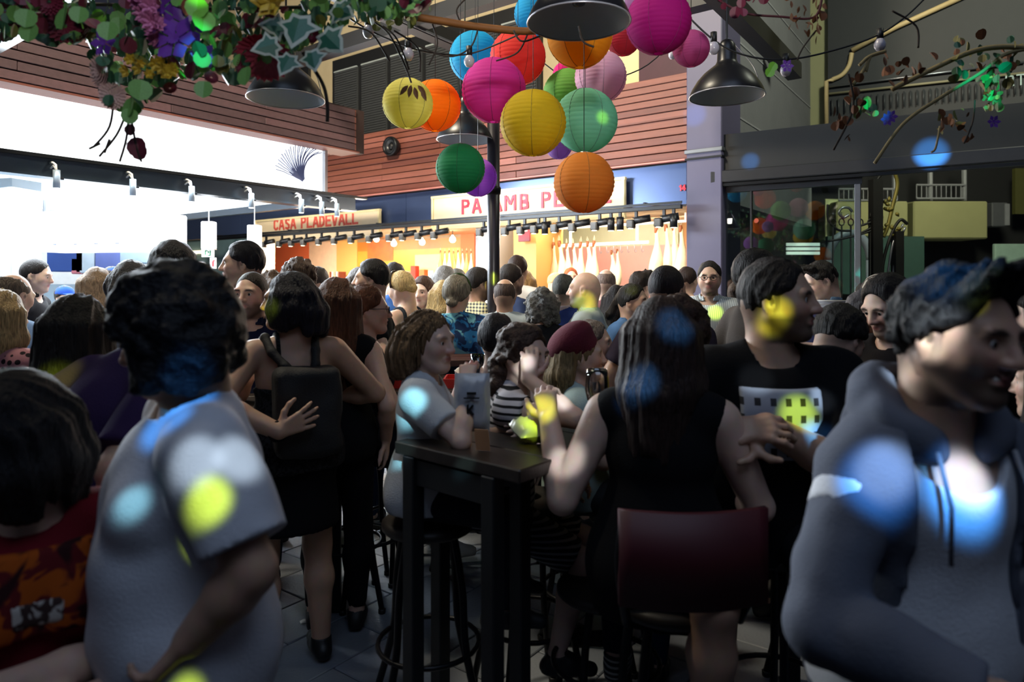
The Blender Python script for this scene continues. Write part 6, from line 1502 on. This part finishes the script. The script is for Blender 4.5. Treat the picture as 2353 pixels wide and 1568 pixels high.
# man in the black printed T-shirt
I = human('bearded man in black T-shirt with a printed house seated in profile', 1788, 588, 2.1, 160, hyaw=-56, pose='sit', H=1.80, lean=4, sw=1.12, bulk=1.15, belly=.5, armr=1.2, skin='tan', beard=.8, jaw=1.05, hair=('short', '17110f', dict(t=.009)), hairh=.005,
          top_=dict(m=cloth('0c0c0f', 'black_tee'), sleeve=.86, g=.018, sg=.022, fold=.007), bot=dict(m=cloth('131418'), style='shorts', frac=1.0), shoe=shoeb, h=.010, hh=.0045, handh=.005,
          armL=dict(world=w3(1762, 978, 1.90), pole=(-1, -.3, -.5), dir=(1, .15, -.15), curl=60), armR=dict(world=w3(1700, 990, 1.92), pole=(1, -.2, -.6), dir=(-.6, .5, .2), curl=50), legL=dict(open=-6, bend=2), legR=dict(open=24, bend=6))
def house_print():
    m, t, b = nt('house_print'); tc = t.nodes.new('ShaderNodeTexCoord'); mp = t.nodes.new('ShaderNodeMapping'); mp.inputs['Rotation'].default_value = (PI / 2, 0, 0); mp.inputs['Scale'].default_value = (1, 1, 1)
    t.links.new(tc.outputs['Object'], mp.inputs[0]); bk = t.nodes.new('ShaderNodeTexBrick'); bk.offset = 0; bk.inputs['Scale'].default_value = 1; bk.inputs['Brick Width'].default_value = .042; bk.inputs['Row Height'].default_value = .048; bk.inputs['Mortar Size'].default_value = .0135
    bk.inputs['Color1'].default_value = (*hexc('1a1c22'), 1); bk.inputs['Color2'].default_value = (*hexc('2a2e38'), 1); bk.inputs['Mortar'].default_value = (*hexc('8f97a8'), 1)
    t.links.new(mp.outputs[0], bk.inputs['Vector']); t.links.new(bk.outputs[0], b.inputs['Base Color']); b.inputs['Roughness'].default_value = .8; return m
chest_print(I, -.10, .12, .22, .41, house_print(), .0225)
# the three girls at the high table
E = human('fair girl with shoulder length hair and white T-shirt standing at the high table', 985, 708, 2.38, 98, hyaw=26, hpitch=2, pose='sit', H=1.30, hk=1.02, skin='fair', brow=.6, hair=('bob', '6a5238', dict(L=.13, t=.008, arc=84, fr=14, amp=.012)), hairh=.0045,
          top_=dict(m=cloth('b8bcc0', 'girl_white_tee'), sleeve=.66, g=.014, sg=.02, fold=.006), bot=dict(m=cloth('20222a')), h=.008, hh=.004, handh=.004,
          armR=dict(world=w3(1072, 885, 2.26), pole=(.6, -.2, -1), curl=60, palm=(-1, 0, 0)), armL=dict(w=(-.02, .34, .24), pole=(-.6, -.2, -1), curl=50, palm=(1, 0, 0)))
Fg = human('brown haired girl in black and white striped top resting cheek on hand', 1204, 724, 2.5, 92, hyaw=38, hpitch=6, lean=10, pose='sit', H=1.42, hk=1.0, skin='fair', hair=('curly', '33231c', dict(t=.012, L=.15, n=48, amp=.010, fr=20, seed=9, ca=1.2)), hairh=.005,
           top_=dict(m=pattern_mat('striped_top', 'stripes', 'b8b6bc', '141418', 13), sleeve=.25, fold=.004, neck='scoop'), bot=dict(m=pattern_mat('striped_skirt', 'stripes', '2a2a2e', 'a0a0a4', 16), style='shorts', frac=.9), shoe=shoeb, h=.008, hh=.004, handh=.004,
           armR=dict(world=w3(1214, 872, 2.362), pole=(.45, 1, -.75), dir=(-.3, -.1, 1), palm=(-.9, -.2, 0), curl=34, spread=2), armL=dict(w=(-.05, .30, .16), pole=(-1, -.2, -1)), legR=dict(open=6, bend=16, drop=28), legL=dict(open=0, bend=10, drop=25))
G = human('girl wearing a burgundy beret and pale top seen in profile', 1334, 750, 2.78, 84, hyaw=4, pose='sit', H=1.36, skin='light', hair=('long', '7a6848', dict(L=.22, t=.008, arc=62)), hairh=.006, beret=mat('beret_wool', '5a1226', .95, var=.2, bump=.3, bscale=150),
          top_=dict(m=cloth('a8bcb8', 'pale_teal_top'), sleeve=.2, neck='scoop'), bot=dict(m=greyt), h=.010, hh=.0045, armR=dict(w=(.05, .30, .2), pole=(.6, -.2, -1)), armL=dict(w=(-.02, .32, .2), pole=(-.6, 0, -1)))
# right side, middle ground
human('black haired man in patterned camouflage shirt bending over the table', 1930, 716, 2.72, 34, hpitch=38, lean=30, pose='sit', H=1.72, hair=('short', '0b0a0c', dict(t=.02)), top_=dict(m=pattern_mat('camo_shirt', 'blotch', '6e6a66', '2c2a2a', 14, '17171a'), sleeve=1, g=.02), h=.012, hh=.006, armR=dict(w=(.15, .42, .12), pole=(.7, -.3, -.6)), armL=dict(w=(-.15, .42, .12), pole=(-.7, -.3, -.6)))
human('grey bearded man in dark clothes looking down at the table', 1990, 676, 3.2, -158, hpitch=34, lean=8, pose='sit', H=1.74, hair=('short', '3c3c44', dict(t=.016)), beard=.95, beardc='4a4a50', top_=dict(m=blackc, sleeve=2), h=.014, hh=.006, armR=dict(w=(.12, .4, .15)), armL=dict(w=(-.12, .4, .15)))
human('dark haired man looking down in half shadow beside the grey hoodie', 2038, 636, 2.95, -140, hpitch=24, H=1.78, pose='sit', hair=('short', '141012', dict(t=.016)), beard=.4, skin='fair', top_=dict(m=cloth('141216'), sleeve=1), h=.014, hh=.006)
human('person with a pale beige cap behind the man in half shadow', 2022, 628, 3.75, 150, hair=('short', '2a1c18'), cap=cloth('9a9284', 'beige_cap'), top_=dict(m=cloth('3a2a22')), h=.016)
human('man in navy polo shirt with short dark hair holding plates', 1884, 597, 4.35, -128, hyaw=10, hpitch=24, sw=1.08, skin='light', beard=.35, hair=('quiff', '17120f', dict(t=.010)), top_=dict(m=cloth('171a36', 'navy_polo'), sleeve=.75, collar=True, mc=cloth('5a7088')), bot=dict(m=jeans), h=.014, hh=.0065, armR=dict(w=(.06, .32, .24), pole=(1, -.3, -.6)), armL=dict(w=(-.10, .32, .24), pole=(-1, -.3, -.6)))
human('man with glasses and goatee in pale striped shirt by the pillar', 1630, 598, 5.0, 184, hyaw=-2, sw=1.06, belly=.3, skin='light', glasses=True, beard=.6, hair=('short', '15100e', dict(t=.010)), top_=dict(m=pattern_mat('pale_striped_shirt', 'vstripes', 'b4bcc0', '8c969c', 22), sleeve=.8, neck='v', collar=True, g=.018), bot=dict(m=jeans), h=.014, hh=.006)
human('dark haired person behind the man in the printed T-shirt', 1742, 574, 3.3, 60, hair=('short', '1c1614', dict(t=.02)), top_=dict(m=cloth('3a3430'), sleeve=1), h=.016)
human('person at the right edge in black jacket with one arm lifted', 2392, 640, 2.5, -60, hair=('short', '1a1412'), top_=dict(m=cloth('121214', 'black_jacket'), sleeve=2, g=.02), h=.014, armL=dict(w=(-.2, .35, .62), pole=(-1, -.2, -.6)))
human('person in a teal blue jacket low at the right edge', 2420, 790, 2.1, -80, H=1.6, pose='sit', hair=('long', '1a1412'), top_=dict(m=cloth('2a4a68', 'teal_jacket'), sleeve=2, g=.02), h=.014)
human('short woman with tied brown hair by the pillar behind the striped shirt', 1697, 645, 5.6, 20, hair=('bun', '2c2018'), top_=dict(m=cloth('2a3848')), h=.018)
human('man in a dark jumper looking out near the glass front', 1992, 648, 4.6, -90, hair=('long', '15100e', dict(L=.2)), top_=dict(m=cloth('18171a'), sleeve=2), h=.018)
# left side
human('woman with very long dark hair and grey sleeveless top standing back turned', 182, 676, 2.3, 22, H=1.62, hyaw=16, hair=('long', '17130f', dict(L=.46, t=.014, arc=120, back=.04)), bust=.8, skin='light', top_=dict(m=cloth('6a7478', 'grey_top'), sleeve=.0, neck='crew'), bot=dict(m=jeans), h=.012, hh=.006, armR=dict(w=(.25, .05, -.02)))
human('man in purple T-shirt mostly hidden behind the curly haired woman', 352, 640, 2.1, 55, lean=28, hair=('short', '14100f'), sw=1.04, bulk=1.1, armr=1.2, skin='tan', top_=dict(m=cloth('2c1e40', 'purple_tee'), sleeve=.85, g=.02), bot=dict(m=greyt), h=.013)
human('blonde woman in dusty pink polka dot blouse at the left edge', 2, 664, 2.95, 48, hyaw=12, hair=('long', '8a7450', dict(L=.26)), skin='fair', bust=.7, top_=dict(m=pattern_mat('dotted_blouse', 'dots', '9a6a70', '1a1418', 34), sleeve=.1, hem=-.16), bot=dict(m=jeans), h=.012, hh=.006)
human('balding man in light blue shirt bending forward at the left', 30, 632, 3.6, 52, lean=14, hpitch=14, sw=1.1, bulk=1.15, belly=.4, hair=('ring', '4a4038'), top_=dict(m=cloth('6a86b0', 'blue_shirt'), sleeve=1.5, g=.022, fold=.012), bot=dict(m=cloth('5a2a30')), h=.013)
human('young man with shaved black hair and black polo facing right at the stall', 84, 597, 5.2, 112, hpitch=10, skin='pale', brow=.7, hair=('buzz', '141214', dict(t=.007)), top_=dict(m=cloth('17181e', 'black_polo'), collar=True), h=.016, hh=.006)
human('tall dark haired person seen from behind above the curly bob', 396, 556, 3.05, -8, hair=('short', '14141c', dict(t=.022)), sw=1.05, top_=dict(m=cloth('5a6070')), bot=dict(m=jeans), h=.014, hh=.007)
human('dark round haircut seen from behind left of the tall one', 300, 600, 3.9, 4, hair=('bob', '1c1c20', dict(L=.08)), top_=dict(m=cloth('4a4a50')), h=.018)
human('woman with light brown streaked long hair at the bright counter', 222, 614, 4.55, 6, hair=('long', '7a6650', dict(L=.28, arc=105)), top_=dict(m=cloth('8a9098')), h=.018)
human('person in a blue cap at the bright counter', 262, 612, 5.6, 40, hair=('short', '2a2420'), cap=cloth('2a4aa0', 'blue_cap'), top_=dict(m=cloth('3a5a9a')), h=.018)
human('vendor in a blue cap low behind the left counter', 150, 655, 6.4, 150, H=1.5, pose='sit', hair=('short', '2a2420'), cap=cloth('2a50b0', 'blue_cap_two'), top_=dict(m=cloth('d0d8e0')), h=.018)
human('tall young man in white shirt in profile facing left', 556, 553, 3.95, -88, sw=1.02, skin='light', beard=.5, hair=('short', '14141c', dict(t=.014)), top_=dict(m=cloth('b8bcb4', 'white_shirt'), sleeve=.8), bot=dict(m=jeans), h=.013, hh=.005)
human('bald bearded man in dark polo facing the camera', 577, 624, 3.5, 194, hyaw=12, sw=1.02, skin='light', beard=.8, hair=('buzz', '1a1412', dict(t=.002)), top_=dict(m=cloth('181c34', 'dark_navy_polo'), collar=True), bot=dict(m=jeans), h=.013, hh=.005)
human('woman with long auburn brown hair in black top seen from behind', 776, 638, 3.12, 12, hyaw=14, bust=.6, hair=('long', '4a2c1c', dict(L=.44, t=.016, arc=118)), skin='light', top_=dict(m=blackc, sleeve=.0), bot=dict(m=blackc), h=.013, hh=.006)
human('woman with glasses and tied auburn hair in profile by the food trays', 846, 654, 3.4, 82, hyaw=6, pose='sit', H=1.66, bust=.7, skin='light', glasses='402818', scrunchie=1, hair=('bun', '5a3420', dict(t=.014, at=(0, -.115, .075))), top_=dict(m=pattern_mat('dark_lace', 'blotch', '131316', '2e2e32', 50), sleeve=.5), h=.012, hh=.005, armR=dict(w=(.1, .34, .18), pole=(.6, -.3, -1)), legR=dict(open=12, drop=14), shoe=shoew)
human('black haired bearded man in black T-shirt facing left', 852, 595, 4.4, -82, hyaw=-4, sw=1.06, skin='light', beard=.85, hair=('short', '0d0b0d', dict(t=.016)), top_=dict(m=cloth('131418', 'black_shirt')), bot=dict(m=jeans), h=.014, hh=.0055)
human('blonde woman with sunglasses on her head and thin strapped top', 922, 624, 4.85, -52, hpitch=14, hroll=-6, bust=.7, skin='fair', hair=('bun', 'b09868', dict(t=.014, at=(0, -.10, -.02))), headband=mat('sunglass_band', '2a1c14', .3), top_=dict(m=cloth('2a3038', 'dark_strap_top'), neck='tank', sleeve=0, cutz=.33), bot=dict(m=jeans), h=.014, hh=.006)
human('young woman with long brown waves looking toward the camera', 972, 634, 5.4, 196, hyaw=8, hpitch=6, skin='pale', hair=('long', '402a20', dict(L=.26, arc=112)), top_=dict(m=cloth('7a5048')), h=.016, hh=.006)
human('grey blonde woman with dark head scarf and blue patterned blouse', 1050, 632, 4.35, 4, hyaw=14, bust=.6, hair=('bun', '6a6458', dict(t=.018, at=(0, -.105, -.05))), headband=cloth('2a3a20', 'green_scarf'), skin='light', top_=dict(m=pattern_mat('blue_blouse', 'blotch', '2a70a8', '183058', 16, '70b0c0'), sleeve=.9, g=.022, hem=-.2), bot=dict(m=jeans), h=.013, hh=.006)
bw_ = human('man with dark fade haircut in yellow and blue plaid shirt', 1102, 613, 5.1, 62, hyaw=10, skin='tan', beard=.7, glasses=True, hair=('short', '1a1412', dict(t=.012)), top_=dict(m=pattern_mat('plaid_shirt', 'plaid', 'b8b088', '1c2434', 13, None), sleeve=.9), bot=dict(m=jeans), h=.015, hh=.006)
human('balding man in pale grey shirt just right of the post', 1160, 642, 4.75, 2, sw=1.05, bulk=1.1, hair=('ring', '3a2c26'), skin='tan', top_=dict(m=cloth('a4b0b8', 'pale_grey_shirt'), g=.02), bot=dict(m=jeans), h=.015, hh=.006)
human('man with dark hair and beard in navy patterned shirt beyond the post', 1176, 606, 5.5, 48, skin='tan', beard=.85, hair=('short', '1e1512', dict(t=.014)), top_=dict(m=cloth('25304c')), bot=dict(m=jeans), h=.016, hh=.006)
human('tall man in plain white T-shirt waiting at the ham stall', 1190, 586, 6.2, 20, skin='tan', hair=('short', '2a1812', dict(t=.012)), top_=dict(m=cloth('d0ccc8', 'bright_white_tee')), bot=dict(m=jeans), h=.018, hh=.007)
human('woman with curly grey hair and black jacket seen from behind', 1246, 656, 4.5, -4, hair=('curly', '4a4a48', dict(t=.026, L=.10, n=56, seed=5)), top_=dict(m=cloth('1a1c20', 'black_coat'), sleeve=2, g=.022), bot=dict(m=blackc), h=.014, hh=.007)
human('grey haired man in navy polo with pale collar seen from behind', 1297, 629, 5.2, 24, hair=('short', '54544e', dict(t=.014)), top_=dict(m=cloth('1c2c60', 'blue_polo'), collar=True, mc=cloth('b8a8a8')), bot=dict(m=jeans), h=.016, hh=.007)
human('bald white bearded man in light grey jacket facing left', 1342, 626, 4.4, -78, hyaw=-4, sw=1.06, bulk=1.12, belly=.4, skin='light', beard=.8, beardc='9a9a98', hair=('none', '8a7a70'), top_=dict(m=cloth('9aa4a4', 'light_jacket'), sleeve=2, g=.026, fold=.012, collar=True, hem=-.2), bot=dict(m=greyt), h=.013, hh=.0055)
human('bald man in dusty rose T-shirt seen from behind', 1393, 620, 5.7, 8, sw=1.08, hair=('ring', '6a5a54'), skin='fair', top_=dict(m=cloth('8a6068', 'rose_tee')), bot=dict(m=jeans), h=.017, hh=.007)
human('girl with dark ponytail in blue denim jacket looking right', 1456, 650, 4.25, 120, hyaw=-10, skin='tan', H=1.5, hair=('pony', '17120f', dict(L=.26)), top_=dict(m=cloth('4a6c98', 'denim_jacket'), sleeve=2, g=.024, collar=True), bot=dict(m=jeans), h=.013, hh=.0055)
human('dark haired woman in bright green dress behind the denim jacket', 1418, 655, 5.0, 10, hair=('long', '221a18', dict(L=.2)), top_=dict(m=cloth('3a9a30', 'green_dress'), sleeve=.6, hem=-.3), bot=dict(m=cloth('3a9a30', 'green_dress'), style='skirt'), h=.016)
human('broad man with cropped dark hair behind the long haired woman', 1534, 612, 3.3, 30, sw=1.12, bulk=1.1, hair=('buzz', '1a1216', dict(t=.008)), skin='tan', top_=dict(m=cloth('2c2430')), bot=dict(m=jeans), h=.014, hh=.007)
human('woman with tousled chestnut hair just above the long dark hair', 1562, 664, 2.62, 14, H=1.58, hair=('curly', '2c1a12', dict(t=.02, L=.06, amp=.008)), top_=dict(m=cloth('c0a020', 'yellow_top'), sleeve=0), bot=dict(m=jeans), h=.014)
human('man with spiky dark hair near the ham rack', 1472, 619, 6.1, 40, hair=('quiff', '1c1310', dict(t=.014)), skin='fair', top_=dict(m=cloth('e0d0c8')), bot=dict(m=jeans), h=.018)
human('dark haired person in white by the copper jamb', 1580, 612, 6.3, 30, hair=('short', '241410'), top_=dict(m=cloth('d8d4d8')), h=.018)
human('vendor with tied hair and white coat bending behind the ham counter', 1276, 628, 7.9, 150, lean=20, hpitch=20, H=1.7, hair=('short', 'c8a070'), top_=dict(m=cloth('f0ece4', 'vendor_white'), sleeve=2), pose='sit', h=.018)
human('red haired vendor in white behind the ham counter', 1312, 614, 8.3, 170, H=1.7, pose='sit', hair=('short', 'a8502a'), top_=dict(m=cloth('f0ece4', 'vendor_white'), sleeve=2), h=.018)
human('blonde woman with long straight hair near the yellow pier', 1206, 622, 6.9, 12, hair=('long', '8a6a42', dict(L=.24)), top_=dict(m=cloth('b8b4b0')), h=.018)
human('blonde woman in green and white top beside the blue blouse', 1018, 644, 4.8, -10, hair=('long', 'a89060', dict(L=.22)), top_=dict(m=pattern_mat('green_blouse', 'blotch', '7a9a80', 'b0c0b0', 14), sleeve=.8), h=.016)
human('grey haired person in pale blue behind the blonde in green', 1022, 612, 5.9, 8, hair=('bob', '6a6a6c', dict(L=.08)), top_=dict(m=cloth('8a9ab0')), h=.018)
human('grey topped man before the far hams', 1052, 616, 6.7, 30, hair=('short', '5a5a58'), skin='fair', top_=dict(m=cloth('c8c0b8')), h=.018)
human('black haired man bending before the middle stall', 907, 606, 5.9, 20, hpitch=14, hair=('short', '131012', dict(t=.02)), top_=dict(m=cloth('3a62a8')), h=.018)
human('long haired person behind the black bearded man', 824, 614, 5.6, -30, hair=('long', '2c2420', dict(L=.16)), top_=dict(m=cloth('8a6a50')), h=.018)
human('person with wavy brown hair in front of the orange wall', 686, 596, 4.2, -12, hair=('short', '3c2c22', dict(t=.026, amp=.014)), top_=dict(m=cloth('3c3c48')), h=.018)
human('short dark haired man in white at the peach stall', 733, 612, 5.9, 24, hair=('short', '1c1614'), skin='fair', top_=dict(m=cloth('d8d4cc')), h=.018)
human('curly brown topped person between the tall man and the black bob', 625, 615, 4.7, 6, hair=('curly', '3a2a1e', dict(t=.018, L=.05)), top_=dict(m=cloth('4a4a58')), h=.018)
human('bald old man in pale clothes left of the tall man', 458, 602, 5.0, -20, hair=('ring', 'a8a8a8'), skin='fair', top_=dict(m=cloth('a0a8b0')), h=.018)
human('short white haired person left of the tall man', 486, 636, 5.4, 30, hair=('short', '9aa4a8'), skin='fair', top_=dict(m=cloth('7a6258')), h=.018)
human('woman in olive shirt close left of the tall man', 522, 640, 4.6, 40, hair=('long', '5a4a3a', dict(L=.18)), top_=dict(m=cloth('6a6440')), h=.018)
human('dark haired girl with bare shoulder behind the striped girl', 1142, 722, 3.15, 10, H=1.4, pose='sit', hair=('short', '15131a', dict(t=.022)), skin='pale', top_=dict(m=cloth('23252c'), neck='tank', sleeve=0, cutz=.3), h=.014)
human('grey haired seated person behind the beret', 1362, 733, 3.5, 96, H=1.6, pose='sit', hair=('short', '5c5450'), skin='light', top_=dict(m=cloth('2c2c30')), h=.016)
human('brown haired woman in a dark green top between the two counters', 1312, 655, 5.6, -10, hair=('long', '4a3624', dict(L=.3)), top_=dict(m=cloth('2a5048')), h=.018)
# stools under the seated people
redb = mat('stool_red_back', '420a16', .55, var=.1)
stool('tall stool with a curved dark red backrest under the long haired woman', 1540, 1.93, .70, .05, .21, .17, redb)
stool('tall bar stool behind the bare legged woman', 792, 3.35, .72, .3); stool('bentwood bar stool under the fair girl', 985, 2.42, .74, .2, .23); stool('bar stool under the striped girl', 1215, 2.58, .76, .4)
stool('bar stool under the girl with the beret', 1345, 2.86, .74, .1); stool('bar stool under the man in the printed T-shirt', 1790, 2.15, .76, .5); stool('low bar stool with feet resting on it', 1392, 2.30, .56, .2, .19)
stool('bar stool far back left of the table legs', 915, 3.75, .74, .8); stool('bar stool far back between the table legs', 1060, 3.9, .74, .1); stool('bar stool behind the dangling shoe', 1215, 3.6, .74, .5)
stool('bar stool under the man in camouflage shirt', 1905, 2.60, .74, .2); stool('bar stool under the bearded man looking down', 1985, 3.3, .74, .2); stool('bar stool under the woman with folded arms', -10, .86, .70, .2); stool('bar stool under the auburn woman with glasses', 842, 3.45, .74, .5)
pl_ = empty('plate_stack', 'white metal plates carried by the man in the navy polo', 'plate', at(1905, 712, 4.15))
for k in range(3): MB().lathe([(0, 0), (.09, .0), (.135, .018), (.137, .021), (.09, .005), (0, .005)], (0, 0, k * .018), n=26).build('plate', mat('plate_white', 'c0c0c4', .3), pl_, True)
print('TRIS', sum(sum(len(p.vertices) - 2 for p in o.data.polygons) for o in bpy.data.objects if o.type == 'MESH') if False else sum(max(0, len(o.data.loops) - 2 * len(o.data.polygons)) for o in bpy.data.objects if o.type == 'MESH'))
